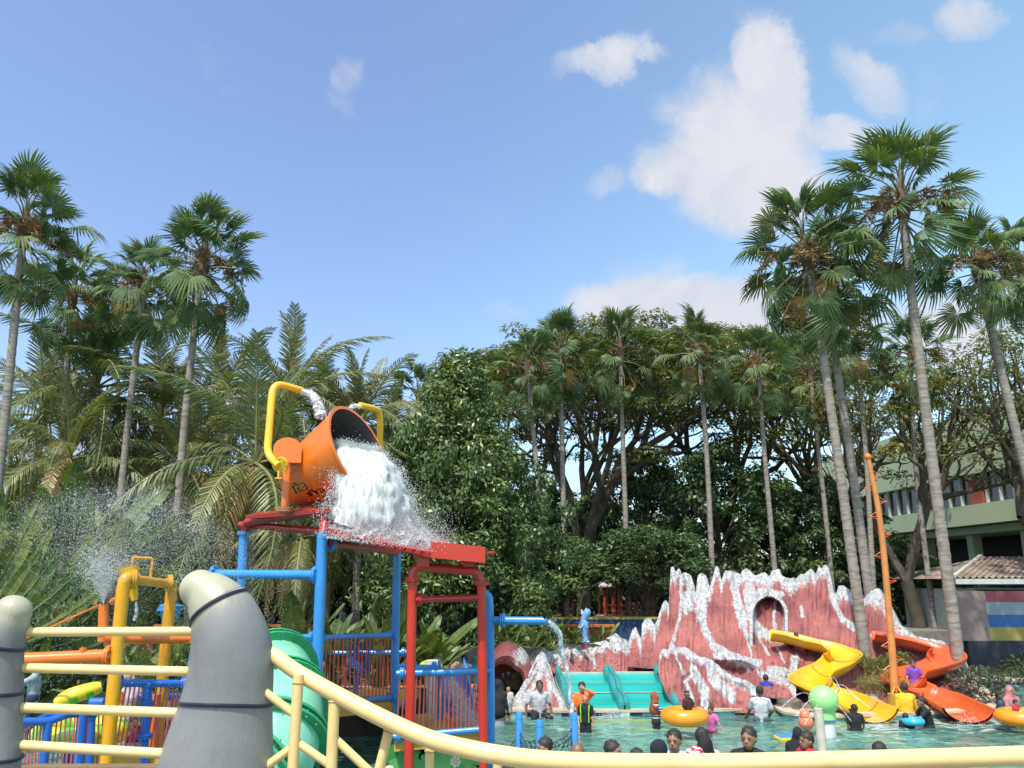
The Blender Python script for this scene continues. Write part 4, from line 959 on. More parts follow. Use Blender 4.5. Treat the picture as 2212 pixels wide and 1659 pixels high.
stk = [(z3([(1610, 200), (1610, 440), (1580, 560), (1540, 700)]), 3.2), (z3([(1690, 300), (1660, 420)]), 9), (z3([(1640, 330), (1640, 450)]), 6), (z3([(1770, 250), (1770, 480)]), 13), (z3([(1740, 450), (1790, 600), (1850, 720), (1980, 800), (2200, 850)]), 8), (z3([(2010, 250), (2050, 420), (2080, 560)]), 9), (z3([(2080, 560), (2150, 800)]), 3), (z3([(2100, 300), (2140, 500), (2200, 640)]), 6),
       (z4([(30, 180), (40, 300), (60, 460), (90, 560), (190, 650), (400, 690), (560, 730), (650, 780)]), 8), (z4([(60, 330), (180, 300), (290, 330)]), 6), (z4([(240, 370), (230, 480), (235, 600)]), 4), (z4([(300, 400), (310, 560), (300, 620)]), 3), (z4([(440, 430), (450, 490)]), 6), (z4([(0, 560), (60, 800)]), 2.5), (z4([(90, 620), (190, 790)]), 2.5), (z4([(260, 740), (310, 850)]), 2.5), (z4([(650, 780), (600, 830)]), 6),
       (z4([(670, 220), (700, 400), (760, 520), (880, 600)]), 7), (z4([(1100, 420), (1150, 560), (1300, 640)]), 9), (z4([(980, 640), (1200, 690), (1420, 740), (1440, 770), (1400, 810)]), 5), (z4([(760, 300), (800, 360)]), 9), (z4([(1000, 360), (1060, 400)]), 10),
       (z4([(1380, 940), (1450, 900), (1620, 850)]), 9), (z4([(680, 960), (760, 900), (880, 830)]), 7), (z4([(430, 1000), (520, 1060), (620, 1130), (700, 1180)]), 7), (z4([(390, 820), (370, 940)]), 9), (z4([(200, 900), (330, 920)]), 7), (z4([(900, 1140), (980, 1110), (1040, 1160)]), 6), (z4([(1290, 1070), (1440, 1130), (1560, 1190)]), 5), (z4([(1700, 800), (1740, 960)]), 4)]
rock('red_rock_mountain', 'big red and white painted mountain with jagged grey spires carrying the two slides', main, mbase, drock, stk, 26, 430, 90, holes=[(1661, 1330, 34, 40, 1392, .75)], jag=2.5, grime=.70, rough=.20, grime_shade_zones=[(1360, 1460, 1385, 1470), (1600, 1720, 1425, 1560), (1480, 1620, 1395, 1450), (1820, 1890, 1440, 1560), (1440, 1500, 1225, 1300), (1700, 1760, 1480, 1560), (1960, 2040, 1455, 1550)])  # dark gap behind the front hump painted in with the grime colour
low = z3([(440, 800), (480, 752), (540, 742), (600, 765), (660, 742), (720, 690), (800, 712), (880, 700), (960, 692), (1010, 680), (1060, 650), (1100, 624), (1150, 662), (1180, 672), (1200, 705), (1230, 605), (1255, 576), (1282, 640), (1310, 700), (1340, 770), (1400, 820)])
rock('low_rock_wall', 'long low red rock wall with a thick white top above the turquoise slides', low, [(1140, 1456), (1300, 1454), (1415, 1446)], lambda v: 25.7 + max(0, (1450 - v)) * .012, [(z3([(930, 760), (940, 900)]), 2.2)], 27, 200, 36, jag=3, grime=.9, rough=.14, back=1.6, grime_shade_zones=[(1170, 1420, 1425, 1462)])
cone = z3([(268, 1228), (330, 1120), (400, 1000), (450, 900), (500, 800), (535, 765), (560, 780), (600, 880), (640, 1020), (700, 1160), (725, 1225)])
rock('striped_rock_cone', 'small cone shaped rock with broad white stripes behind the seated man', cone, [(1090, 1541), (1230, 1541)], lambda v: 22.6 + (1541 - v) * .017, [(z3([(540, 790), (520, 950), (420, 1120), (380, 1210)]), 8), (z3([(545, 800), (590, 1000), (600, 1220)]), 6), (z3([(500, 900), (380, 1080), (300, 1220)]), 5), (z3([(560, 900), (650, 1090), (690, 1220)]), 4)], 7, 120, 50, jag=2, grime=.5, rough=.12)
c5 = z3([(1432, 900), (1440, 790), (1460, 745), (1512, 745), (1520, 702), (1545, 700), (1562, 730), (1640, 732), (1700, 770), (1745, 805), (1830, 822), (1900, 880), (1960, 930), (2010, 960), (2110, 990), (2180, 1040), (2205, 1110)])
rock('front_rock_hump', 'rounded red rock with broad white streaks beside the turquoise slides', c5, [(1422, 1452), (1428, 1472), (1440, 1498), (1458, 1530), (1475, 1540), (1640, 1540)], lambda v: 22.3 + .6 * max(0, 1 - (1535 - v) / 60) * 0 + (1535 - v) * .010 + 1.4 * max(0, (1425 - v) / 25) ** 1.5 * .4, [(z3([(1550, 740), (1580, 830), (1630, 940)]), 5), (z3([(1690, 880), (1720, 960), (1790, 1080), (1800, 1180)]), 8), (z3([(1700, 940), (1640, 1000), (1670, 1080), (1690, 1150)]), 5), (z3([(1830, 850), (1850, 960), (1930, 1050), (2000, 1140)]), 10), (z3([(1880, 880), (2000, 960), (2120, 1010), (2170, 1090)]), 8)], 17, 190, 60, jag=2.5, grime=.6, rough=.15)
lip = z3([(1850, 780), (1900, 762), (1980, 800), (2060, 822)]) + z4([(60, 862), (120, 900), (200, 935), (300, 960), (360, 990), (400, 1040)])
rock('rock_ledge', 'white dripping rock ledge with black stained underside right of the streaked hump', lip, z3([(1850, 850), (2000, 960), (2060, 1010)]) + z4([(60, 1080), (200, 1120), (400, 1150)]), lambda v: 23.3 + (1480 - v) * .014 + .5 * math.sin(max(0, min(1, (v - 1425) / 60)) * 3.1), [], 15, 150, 30, jag=2.5, grime=1.0, rough=.16, bandn=1.2, grime_shade_zones=[(1560, 1760, 1428, 1530)])
# cave arch: a thick shell with a real opening
arch_out = z3([(95, 1010), (100, 870), (170, 760), (230, 715), (290, 702), (350, 722), (410, 780), (450, 840), (470, 930), (480, 1040), (470, 1140)])
arch_in = z3([(150, 1010), (168, 900), (200, 868), (240, 862), (290, 872), (330, 905), (365, 925), (385, 960), (395, 1030), (390, 1100), (380, 1180)])
mb = MB(); rows = []; wh = []; 
ao = catmull([P(u, v, 24.6) for u, v in arch_out], 6); ai = catmull([P(u, v, 24.2) for u, v in arch_in], 6)
for k, t in enumerate([0, .25, .5, .75, 1.0, 1.0, 1.0]):
    row = []
    for i in range(len(ao)):
        p = ai[i].lerp(ao[i], t); bul = math.sin(math.pi * min(1, t)) * .5; nz = noise.noise(p * 1.4) * .22
        q = p + Vector((0, -bul + nz + (0 if k < 5 else (1.8 if k == 5 else 2.2)), 0 if k < 6 else -1.0)); row.append(q); wh.append(.12 + .7 * max(0, min(1, (noise.noise(p * 1.3 + Vector((3, 0, 0))) - .05) * 4)))
    rows.append(row)
inner = [[Vector((p.x, p.y + dd, p.z)) for p in ai] for dd in (2.2, 0.0)]
rows = [inner[0]] + rows; wh = [0] * len(ai) + wh
mb.grid(rows)
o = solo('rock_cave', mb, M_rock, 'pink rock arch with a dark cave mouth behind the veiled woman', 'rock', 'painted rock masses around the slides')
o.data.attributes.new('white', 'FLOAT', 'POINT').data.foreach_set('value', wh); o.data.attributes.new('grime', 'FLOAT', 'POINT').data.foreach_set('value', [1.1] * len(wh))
mb = MB(); c = P(1085, 1490, 27); mb.box((c.x, 27.4, c.z - .2), (6, .3, 2.9)); solo('cave_shade_wall', mb, M_shadow, 'back wall inside the rock cave, painted near black for its shade', 'wall', smooth=False)  # darkness of the cave put into the wall colour
# boulders
M_boul = pmat('boulder', (.16, .13, .10), (.08, .07, .055), scale=3, rough=.9, bump=.8, bscale=8)
def boulder(label, u, v, d, r, seed, mt=None, sq=(1, 1, .7)):
    mb = MB(); mb.sphere((0, 0, 0), 1, 22, 14); p = P(u, v, d)
    mb.v = [tuple(p + Vector((x * sq[0], y * sq[1], z * sq[2])) * r * (1 + .45 * noise.noise(Vector((x, y, z)) * 1.6 + Vector((seed, 0, 0))))) for x, y, z in mb.v]
    o = solo('boulder', mb, mt or M_boul, label, 'rock', 'loose boulders at the pool edge')
    if mt is M_rock:
        n = len(o.data.vertices); o.data.attributes.new('white', 'FLOAT', 'POINT').data.foreach_set('value', [.9] * n); o.data.attributes.new('grime', 'FLOAT', 'POINT').data.foreach_set('value', [.8] * n)
boulder('brown boulder on the round pool island left of the green ball', 1704, 1530, 22.9, .42, 2)
boulder('small white boulder right of the brown one', 1724, 1541, 22.7, .22, 5, M_rock)
boulder('low dark boulder between brown boulder and slide foot', 1752, 1538, 22.9, .3, 9)
boulder('speckled stone at the foot of the yellow slide', 1893, 1535, 22.2, .26, 12, M_rock)
boulder('grey stone inside the cave mouth', 1122, 1468, 25.4, .38, 15)
# concrete steps left of hump
STEPD = 1.0
th = thing('stair', 'dark steps with yellow edges between low wall and red mountain', 'stairs', gp(1425, 1440, 25.2))
for k in range(3):
    a = P(1398, 1462 - k * 11, 25.5 + k * .35); b_ = P(1448, 1462 - k * 11, 25.5 + k * .35); mb = MB(); mb.box(((a.x + b_.x) / 2, a.y + .2, a.z / 2), (b_.x - a.x, .4, a.z)); part('step', mb, M_conc, th, False)
    mb = MB(); mb.box(((a.x + b_.x) / 2, a.y - .004, a.z - .02), (b_.x - a.x - .02, .03, .05)); part('nosing', mb, pmat('cap_yellow', (.45, .33, .05)), th, False)
# ------------------------------------------------------------------ turquoise wave slides
M_teal = pmat('teal_fibreglass', (.015, .36, .31), (.012, .31, .27), rough=.28, scale=1, coat=.3, dirt=(.03, .26, .22), dirt_amt=.4)
M_teald = pmat('teal_side', (.03, .25, .25), (.025, .21, .21), rough=.35)
M_seam = pmat('pale_seam', (.45, .55, .48), rough=.6, dirt=(.2, .3, .25))
def wave_slide(label, TL, TR, BL, BR):
    TLw, TRw = P(*TL), P(*TR); BLw, BRw = PZ(BL[0], BL[1], .06), PZ(BR[0], BR[1], .06)
    th = thing('wave_slide', label, 'water slide', (BLw + BRw) / 2, 'turquoise wave slides')
    def prof(t):   # drop fraction along the slide: steep, shelf, steep, shelf
        return t + .085 * math.sin(2 * math.pi * 2 * t + .2) * (1 if t < .98 else .5)
    rows = []; n = 36
    for i in range(n + 1):
        t = i / n; L0 = TLw.lerp(BLw, t); R0 = TRw.lerp(BRw, t); z = TLw.z + (BLw.z - TLw.z) * min(1, max(0, prof(t))); L0.z = R0.z = z
        rows.append([L0.lerp(R0, k / 10) for k in range(11)])
    mb = MB(); mb.grid(rows); mb.grid([[p - Vector((0, 0, .05)) for p in r_] for r_ in rows]); part('chute', mb, M_teal, th)
    for side in (0, -1):
        sx = -1 if side == 0 else 1; top = []; low_ = []; 
        e = [r_[side] for r_ in rows]; mb = MB(); g_ = []
        for i, p in enumerate(e):
            o_ = Vector((sx * .16, 0, 0)); g_.append([p + Vector((0, 0, -.06)), p + Vector((0, 0, .20)), p + o_ * .3 + Vector((0, 0, .25)), p + o_ * .8 + Vector((0, 0, .25)), p + o_ + Vector((0, 0, .18)), p + o_ + Vector((0, 0, -.35))])
        mb.grid(g_); f0 = g_[0]; mb.add(f0, [tuple(range(6))]); mb.add(g_[-1], [tuple(range(6))]); part('side_wall', mb, M_teald, th)
    for t in (.5, .99):
        i = int(t * n); mb = MB(); a = rows[i][0] + Vector((0, -.01, .012)); b_ = rows[i][-1] + Vector((0, -.01, .012)); mb.beam(a, b_, .05, .012); part('seam', mb, M_seam, th, False)
    mb = MB(); a = rows[0][0] + Vector((0, .05, .03)); b_ = rows[0][-1] + Vector((0, .05, .03)); mb.beam(a, b_, .12, .06); part('top_edge', mb, M_seam, th, False)
    return rows
s1 = wave_slide('left turquoise wave slide with the lifeguard sitting on its foot', (1211, 1456, 24.8), (1303, 1454, 24.8), (1240, 1541), (1338, 1541))
s2 = wave_slide('right turquoise wave slide beside the white streaked rock', (1325, 1455, 24.8), (1412, 1452, 24.8), (1362, 1541), (1458, 1541))
mb = MB(); mb.slab([P(1305, 1462, 24.7), P(1322, 1462, 24.7), PZ(1360, 1538, .1), PZ(1340, 1538, .1)], (0, 0, -.1)); solo('slide_gutter', mb, M_seam, 'stained pale gutter strip between the two turquoise slides', 'gutter', smooth=False)
mb = MB(); mb.slab([P(1198, 1462, 24.9), P(1207, 1462, 24.9), PZ(1238, 1538, .1), PZ(1226, 1538, .1)], (0, 0, -.1)); solo('slide_kerb', mb, M_seam, 'pale strip along the left side of the left turquoise slide', 'kerb', smooth=False)
# ------------------------------------------------------------------ flume slides
def flume(name, label, path, mat, w0, group='twisting flume slides', posts=None):
    pts = []; 
    for (u, v, *dd) in path: pts.append(P(u, v, (drock(v) - .36) if not dd else dd[0]))
    c = catmull(pts, 8); n = len(c); th = thing(name, label, 'water slide', c[-1], group); rows = []
    for i in range(n):
        t = (c[min(n - 1, i + 1)] - c[max(0, i - 1)]); th_ = t.normalized(); s = th_.cross(Vector((0, 0, 1))).normalized(); up = s.cross(th_); w = w0[0] + (w0[1] - w0[0]) * i / n; h = w * .62
        row = []
        for k in range(15):
            a = R(-168 + 156 * k / 14); row.append(c[i] + s * (math.cos(a) * w) + up * (h + math.sin(a) * h * 1.12))
        row += [row[-1] + s * .05 + up * .015, row[-1] + s * .07 - up * .05]
        for k in range(14, -1, -1):
            a = R(-168 + 156 * k / 14); row.append(c[i] + s * (math.cos(a) * (w + .05)) + up * (h + math.sin(a) * (h * 1.12 + .05) - .01))
        row.insert(0, row[0] - s * .05 + up * .015)
        rows.append(row)
    mb = MB(); mb.grid(rows, 0, True); part('chute', mb, mat, th)
    for i in range(8, n - 3, 12):
        mb = MB(); r0 = [p + (c[i] + Vector((0, 0, .4)) - p).normalized() * .008 for p in rows[i][1:16]]; mb.tube(r0, .012, 4, False); part('joint', mb, pmat('joint_brown', (.30, .14, .02), rough=.6), th, False)  # thin brown line across the trough at each joint
    return th, c
M_ylw = pmat('yellow_fibreglass', (.72, .40, .012), (.62, .36, .012), rough=.3, coat=.3, dirt=(.35, .26, .03), dirt_scale=1.2, dirt_amt=.5)
M_orgs = pmat('orange_fibreglass', (.62, .10, .02), (.55, .085, .018), rough=.32, coat=.3, dirt=(.36, .06, .02), dirt_scale=1.4, dirt_amt=.45)
ypath = [(1664, 1378), (1700, 1384), (1745, 1396), (1790, 1408), (1822, 1428), (1806, 1450), (1768, 1468), (1752, 1486), (1775, 1504), (1814, 1520), (1852, 1539, 21.9), (1890, 1557, 20.9)]
flume('yellow_slide', 'yellow S shaped flume slide winding down the red mountain', ypath, M_ylw, (.46, .57))
opath = [(1886, 1380), (1930, 1388), (1985, 1400), (2032, 1416), (2046, 1440), (2010, 1456), (1968, 1468), (1955, 1484), (1990, 1504), (2030, 1521), (2066, 1540, 21.9), (2096, 1557, 20.9)]
flume('orange_slide', 'orange S shaped flume slide right of the orange mast', opath, M_orgs, (.46, .56))
# concrete shoes under the slide ends
for (u, v, lab) in [(1835, 1546, 'yellow'), (2030, 1540, 'orange')]:
    a = P(u, v - 4, 22.6); mb = MB(); mb.hexa([a + Vector((-.6, -.5, -.5)), a + Vector((.5, -.5, -.5)), a + Vector((.5, .6, -.5)), a + Vector((-.6, .6, -.5)), a + Vector((-.5, -.4, .18)), a + Vector((.3, -.4, .0)), a + Vector((.3, .5, .0)), a + Vector((-.5, .5, .3))]); solo('slide_footing', mb, M_coping, 'pale concrete block under the end of the %s slide' % lab, 'block', smooth=False)
# ------------------------------------------------------------------ painted steel
def paint(name, c, k=.85, rough=.28, dirt=None): return pmat(name, c, tuple(x * k for x in c), scale=1.2, rough=rough, coat=.25, dirt=dirt or tuple(x * .5 + .03 for x in c), dirt_scale=4, dirt_amt=.6, bump=.07, bscale=40)
M_blue = paint('paint_blue', (.035, .27, .66)); M_blued = paint('paint_deep_blue', (.015, .13, .52)); M_red = paint('paint_red', (.55, .035, .018)); M_redr = paint('paint_dark_red', (.42, .022, .018))
M_org = paint('paint_orange', (.78, .18, .015)); M_yel = paint('paint_yellow', (.85, .50, .02)); M_yel2 = paint('paint_golden', (.75, .36, .012)); M_balu = paint('paint_baluster', (.50, .09, .07)); M_pink = paint('paint_pink', (.55, .13, .16))
M_deck = paint('paint_deck', (.60, .32, .05), .8, .6); M_dgrey = pmat('bucket_inside', (.07, .06, .058), (.045, .04, .038), rough=.45, dirt=(.16, .15, .14))
M_bolt = pmat('bolt_steel', (.25, .25, .25), rough=.4, metal=.6)
def pipe(parent, name, pts, r, mat, rad=0.0, n=14, world=False):
    w = [Vector(p) for p in pts] if world else UV(pts)
    if rad: w = bend(w, rad)
    mb = MB(); mb.tube(w, r, n); return part(name, mb, mat, parent)
def flange(parent, p, axis, r, mat, name='flange', t=.03, bolts=8):
    mb = MB(); axis = Vector(axis).normalized(); mb.tube([p - axis * t, p - axis * .004], r, 18); mb.tube([p + axis * .004, p + axis * t], r, 18); mb.tube([p - axis * t * 1.1, p + axis * t * 1.1], r * .7, 12)
    s = axis.orthogonal().normalized(); q = axis.cross(s)
    for k in range(bolts):
        a = 2 * math.pi * k / bolts; c = p + (s * math.cos(a) + q * math.sin(a)) * r * .84; mb.tube([c - axis * t * 1.6, c + axis * t * 1.6], r * .09, 5)
    return part(name, mb, mat, parent)
UPZ = Vector((0, 0, 1))
def vpost(u, v, d, z0=-.6):
    p = P(u, v, d); return p, Vector((p.x, p.y, z0))
tw = thing('water_play_tower', 'blue and red pipe tower with platforms, rails and a sloping red roof', 'play structure', Vector((-3.0, 16, -.6)))
def post(u, v, d, r, mat, z0=-.6, ub=None, vb=None):
    """vertical pipe whose upper end is at (u,v); optional lower pixel gives its lean"""
    a = P(u, v, d)
    if ub is None: b_ = Vector((a.x, a.y, z0))
    else:
        q = P(ub, vb, d); t = (a.z - z0) / (a.z - q.z); b_ = a + (q - a) * t
    mb = MB(); mb.tube([b_, a], r, 16); PO.append(part('post', mb, mat, tw)); return a, b_
# posts
PO = []
pA, bA = post(527, 1150, 17.6, .100, M_blue, ub=520, vb=1290)
pB, bB = post(697, 1150, 15.0, .100, M_blue, ub=677, vb=1641)
pC, bC = post(858, 1192, 17.4, .085, M_blue, ub=848.6, vb=1656)
pL, bL = post(891, 1250, 14.6, .082, M_red, ub=883, vb=1656)
pR, bR = post(1039.5, 1257, 14.9, .080, M_red, ub=1045, vb=1656)
flange(PO[0], P(528, 1152, 17.6), UPZ, .15, M_blue); flange(PO[3], P(891, 1252, 14.6), UPZ, .135, M_red); flange(PO[4], P(1039.5, 1259, 14.9), UPZ, .135, M_red)
# bent right blue post
pipe(tw, 'post', [P(1037, 1281, 15.3), P(1056, 1285, 15.3), P(1058.6, 1340, 15.3), Vector((P(1062, 1659, 15.3).x, 15.3, -.6))], .075, M_blue, .35, world=True)
# red arches and beams
pipe(tw, 'arch', [(891, 1250, 14.6), (897, 1224, 14.6), (1030, 1234, 14.9), (1039.5, 1257, 14.9)], .082, M_red, .28)
pipe(tw, 'cross_bar', [(891, 1296, 14.6), (1037, 1291, 14.9)], .058, M_redr)
flange(tw, P(906, 1295.5, 14.64), P(1037, 1291, 14.9) - P(891, 1296, 14.6), .115, M_redr)
pipe(tw, 'roof_beam', [(528, 1150, 17.6), (533, 1127, 17.4), (690, 1105, 15.6), (704, 1128, 15.1), (697, 1155, 15.0)], .092, M_redr, .30)
pipe(tw, 'roof_beam', [(520, 1133, 18.0), (700, 1148, 15.4)], .075, M_redr)
pipe(tw, 'roof_beam', [(706, 1172, 15.1), (780, 1180, 16.2), (857, 1192, 17.3)], .085, M_redr)
flange(tw, P(712, 1174, 15.2), P(780, 1180, 16.2) - P(712, 1174, 15.2), .15, M_blue)
# roofs
def roof_panel(name, q, th_, slats, mat, teeth=0):
    q = [P(*x) for x in q]; nrm = (q[1] - q[0]).cross(q[3] - q[0]).normalized()
    if nrm.z < 0: nrm = -nrm
    mb = MB(); mb.slab(q, nrm * th_); o = part(name, mb, mat, tw, False)
    for k in range(slats):
        t0 = (k + .12) / slats; t1 = (k + .88) / slats
        a = q[0].lerp(q[3], t0); b_ = q[1].lerp(q[2], t0); c = q[1].lerp(q[2], t1); d_ = q[0].lerp(q[3], t1)
        mb = MB(); mb.slab([a + nrm * (th_ + .003), b_ + nrm * (th_ + .003), c + nrm * (th_ + .003), d_ + nrm * (th_ + .003)], nrm * .03); part('roof_slat', mb, mat, o, False)
    for k in range(teeth):
        t = .22 + .66 * k / max(1, teeth - 1); a = q[0].lerp(q[1], t); tn = (q[1] - q[0]).normalized(); mb = MB(); mb.slab([a - tn * .05 + nrm * .03, a + tn * .05 + nrm * .03, a + tn * .05 + nrm * .03 + (q[0] - q[3]).normalized() * .08, a - tn * .05 + nrm * .03 + (q[0] - q[3]).normalized() * .08], nrm * .07); part('rafter_end', mb, mat, o, False)
    return q
roof_panel('roof', [(530, 1121, 16.6), (712, 1107, 14.9), (738, 1099, 16.9), (560, 1112, 18.6)], .04, 9, M_redr)
roof_panel('roof', [(708, 1156, 14.7), (930, 1205, 14.1), (975, 1182, 15.9), (736, 1112, 16.9)], .06, 14, M_redr, 9)
mb = MB(); a = [P(931, 1205, 14.0), P(1048, 1216, 14.2), P(1050, 1216, 15.6), P(940, 1206, 15.5)]; mb.slab(a, (0, 0, .27)); part('roof_box', mb, M_red, tw, False)
mb = MB(); a = [P(931, 1192, 13.985), P(1048, 1202, 14.185), P(1048, 1204, 14.185), P(931, 1194, 13.985)]; mb.add(a, [(0, 1, 2, 3)]); 
mb = MB(); mb.slab([P(1046, 1200, 14.3), P(1070, 1197, 14.9), P(1068, 1193, 15.6), P(1046, 1196, 15.3)], (0, 0, .03)); part('roof_tongue', mb, M_red, tw, False)
for (u, d_) in ((915, 14.6), (1012, 14.9)):
    p = P(u, 1222, d_); mb = MB(); mb.box(p + Vector((0, 0, .06)), (.22, .22, .16)); mb.box(p + Vector((0, 0, .155)), (.34, .34, .03)); part('roof_bracket', mb, M_red, tw, False)
# horizontal pipes
def hpipe(a, b_, r, mat=M_blue, f0=True, f1=True, fr_=1.9):
    ro = pipe(tw, 'rail', [a, b_], r, mat); wa, wb = P(*a), P(*b_); ax = wb - wa
    if f0: flange(ro, wa + ax * (.10 / ax.length), ax, r * fr_, mat)
    if f1: flange(ro, wb - ax * (.10 / ax.length), ax, r * fr_, mat)
hpipe((455, 1240, 15.8), (694, 1242, 15.0), .085)
hpipe((560, 1379, 15.9), (686, 1375, 15.0), .05, f0=False); hpipe((686, 1379, 15.0), (853, 1371, 17.3), .055)
hpipe((600, 1424, 15.2), (686, 1424, 14.95), .05, f0=False); hpipe((690, 1411, 20.0), (880, 1409, 20.0), .055)
hpipe((857, 1455, 15.2), (1060, 1449, 15.2), .055); hpipe((884, 1442, 17), (948, 1442, 17), .055)
hpipe((678, 1521, 15.0), (850, 1506, 17.3), .058); hpipe((850, 1592, 15.3), (1060, 1574, 15.3), .055); hpipe((860, 1440, 19), (882, 1440, 19), .04); hpipe((851, 1524, 18), (880, 1524, 18), .045)
hpipe((1058, 1339, 15.3), (1080, 1339, 15.2), .055, f0=False, f1=False)
# water spout arm: its cut end is open
sp0, sp1 = P(1062, 1340, 15.3), P(1180, 1341.5, 15.1); mb = MB(); ax = (sp1 - sp0).normalized(); nn_ = 18; rows = []
for rr_, flip in ((.070, 0), (.060, 1)):
    for t in ((0, 1) if not flip else (1, 0)):
        row = []
        for k in range(nn_):
            an = 2 * math.pi * k / nn_; off = Vector((0, math.cos(an), math.sin(an))) * rr_
            row.append((sp0 if t == 0 else sp1) + off + (ax * (-off.z * 1.1) if t else Vector((0, 0, 0))))
        rows.append(row)
mb.grid(rows, 0, True); part('spout', mb, M_blue, tw); flange(tw, P(1086, 1340, 15.25), ax, .125, M_blue)
# balusters
def balus(a0, a1, b0, b1, n, mat=M_balu, parent=tw, r=.014, pat=None):
    A0, A1, B0, B1 = P(*a0), P(*a1), P(*b0), P(*b1); base = None
    for k in range(n):
        t = (k + .5) / n
        if pat and not pat(k): continue
        mb = MB(); mb.tube([A0.lerp(A1, t), B0.lerp(B1, t)], r, 6, False); part('baluster', mb, mat, parent)
balus((700, 1379, 15.05), (850, 1371, 17.2), (695, 1519, 15.05), (846, 1506, 17.2), 18)
balus((860, 1455, 15.2), (1057, 1449, 15.2), (853, 1590, 15.3), (1056, 1574, 15.3), 22)
balus((668, 1424, 15.6), (682, 1424, 15.2), (664, 1545, 15.6), (678, 1548, 15.2), 5, M_pink)
balus((690, 1414, 20.1), (880, 1412, 20.1), (690, 1500, 20.1), (880, 1500, 20.1), 16)
# platform edges
def deck(q, t=.18): 
    mb = MB(); mb.slab([P(*x) for x in q], (0, 0, -t)); return mb
part('platform', deck([(690, 1530, 15.1), (846, 1515, 17.2), (930, 1478, 20.5), (740, 1490, 19.0)]), M_deck, tw, False)
part('platform', deck([(852, 1600, 15.35), (1055, 1583, 15.35), (1010, 1535, 18.6), (860, 1545, 18.6)]), M_deck, tw, False)
part('platform', deck([(560, 1560, 16.2), (672, 1556, 15.3), (730, 1510, 18.5), (600, 1515, 19.2)]), M_deck, tw, False)
# mural panel under the right platform
th = thing('mural_wall', 'low wall under the red arch painted with bushes, trees and a small daisy', 'wall', gp(955, 1640, 15.6))
zt = P(950, 1607, 15.55).z
x0, x1 = P(850, 1620, 15.5).x, P(1065, 1620, 15.5).x
mb = MB(); mb.box(((x0 + x1) / 2, 15.7, zt / 2 - .3), (x1 - x0, .2, zt + .6)); part('panel', mb, pmat('mural_sky', (.20, .52, .62), (.42, .66, .62), scale=1.2, rough=.6), th, False)
r_ = random.Random(4)
for (u, v, s, mt) in [(868, 1628, .30, (.03, .22, .05)), (900, 1622, .22, (.06, .38, .06)), (918, 1640, .25, (.05, .30, .05)), (955, 1640, .20, (.12, .42, .10)), (975, 1634, .17, (.2, .5, .16)), (1012, 1632, .24, (.16, .46, .10)), (1045, 1640, .22, (.08, .34, .06)), (880, 1655, .3, (.10, .36, .10)), (940, 1656, .3, (.16, .45, .14)), (1000, 1658, .3, (.10, .38, .10))]:
    c = P(u, v, 15.594 - .0006 * (u % 9)); pts = [c + Vector((math.cos(a_) * s * (1 + .16 * math.sin(a_ * 7 + u)), 0, math.sin(a_) * s * .8 * (1 + .16 * math.sin(a_ * 7 + u)))) for a_ in [2 * math.pi * k / 40 for k in range(40)]]
    pts = [Vector((p.x, p.y, min(p.z, zt - .01))) for p in pts]
    mb = MB(); mb.add(pts, [tuple(range(40))]); part('painted_bush', mb, pmat('bush_%d' % u, mt, rough=.6), th, False)
c = P(984, 1646, 15.58)
for k in range(7):
    a_ = k * math.pi * 2 / 7; mb = MB(); q = c + Vector((math.cos(a_) * .06, 0, math.sin(a_) * .06)); mb.add([q + Vector((math.cos(b_) * .035, 0, math.sin(b_) * .035)) for b_ in [2 * math.pi * j / 10 for j in range(10)]], [tuple(range(10))]); part('petal', mb, pmat('petal_white', (.75, .75, .7)), th, False)
mb = MB(); mb.add([c + Vector((math.cos(b_) * .035, -.002, math.sin(b_) * .035)) for b_ in [2 * math.pi * j / 10 for j in range(10)]], [tuple(range(10))]); part('daisy_centre', mb, M_yel, th, False)
# added dark sheet, painting the shaded water under the left platform
mb = MB(); mb.box(P(755, 1640, 19.5), (3.6, .2, 3.0)); solo('underdeck_shade_sheet', mb, pmat('under_deck_shade', (.05, .045, .035), (.03, .03, .025), scale=5, rough=.9, bump=.6, bscale=20), 'added dark sheet painted as the shaded water under the left platform', 'wall', smooth=False)
# translucent blue slide entry panel
mb = MB(); a = [P(568, 1382, 16.0), P(668, 1382, 15.6), P(668, 1500, 15.6), P(568, 1500, 16.0)]; mb.slab(a, (0, .03, 0)); part('side_panel', mb, paint('panel_blue', (.03, .17, .36)), tw, False, 'flat blue panel beside the thick post')
pipe(tw, 'post', [(676, 1378, 15.3), (668, 1520, 15.3), (662, 1659, 15.3)], .04, M_blue)
mb = MB(); mb.sphere(P(686, 1441, 16.5), .16, 12, 8); part('orange_knob', mb, M_org, tw)
# rope net frame with blue water cannon behind
th = thing('water_cannon', 'small blue water cannon behind the black net on the platform', 'water toy', gp(770, 1480, 17.6) + Vector((0, 0, 1.0)))
pipe(th, 'swivel', [P(768, 1395, 17.6), P(770, 1420, 17.6), Vector((P(770, 1470, 17.6).x, 17.6, P(770, 1500, 17.6).z))], .06, M_blued, world=True)
mb = MB(); mb.torus(P(779, 1424, 17.5), .12, .035, 18, 8, Matrix.Rotation(R(90), 3, 'X')); part('hand_wheel', mb, M_blued, th)
mb = MB(); mb.tube([P(757, 1427, 17.3), P(784, 1450, 16.9)], [.10, .07], 12); part('barrel', mb, M_blue, th)
th = thing('rope_net', 'black square rope net hung in a dark blue frame on the red balusters', 'net', P(772, 1461, 16.0))
q0, q1, q2, q3 = P(756, 1388, 16.0), P(796, 1385, 16.6), P(795, 1459, 16.6), P(754, 1461, 16.0)
mb = MB(); mb.tube(bend([q0, q1, q2, q3, q0], .05), .016, 6, False); part('frame', mb, M_blued, th)
mb = MB()
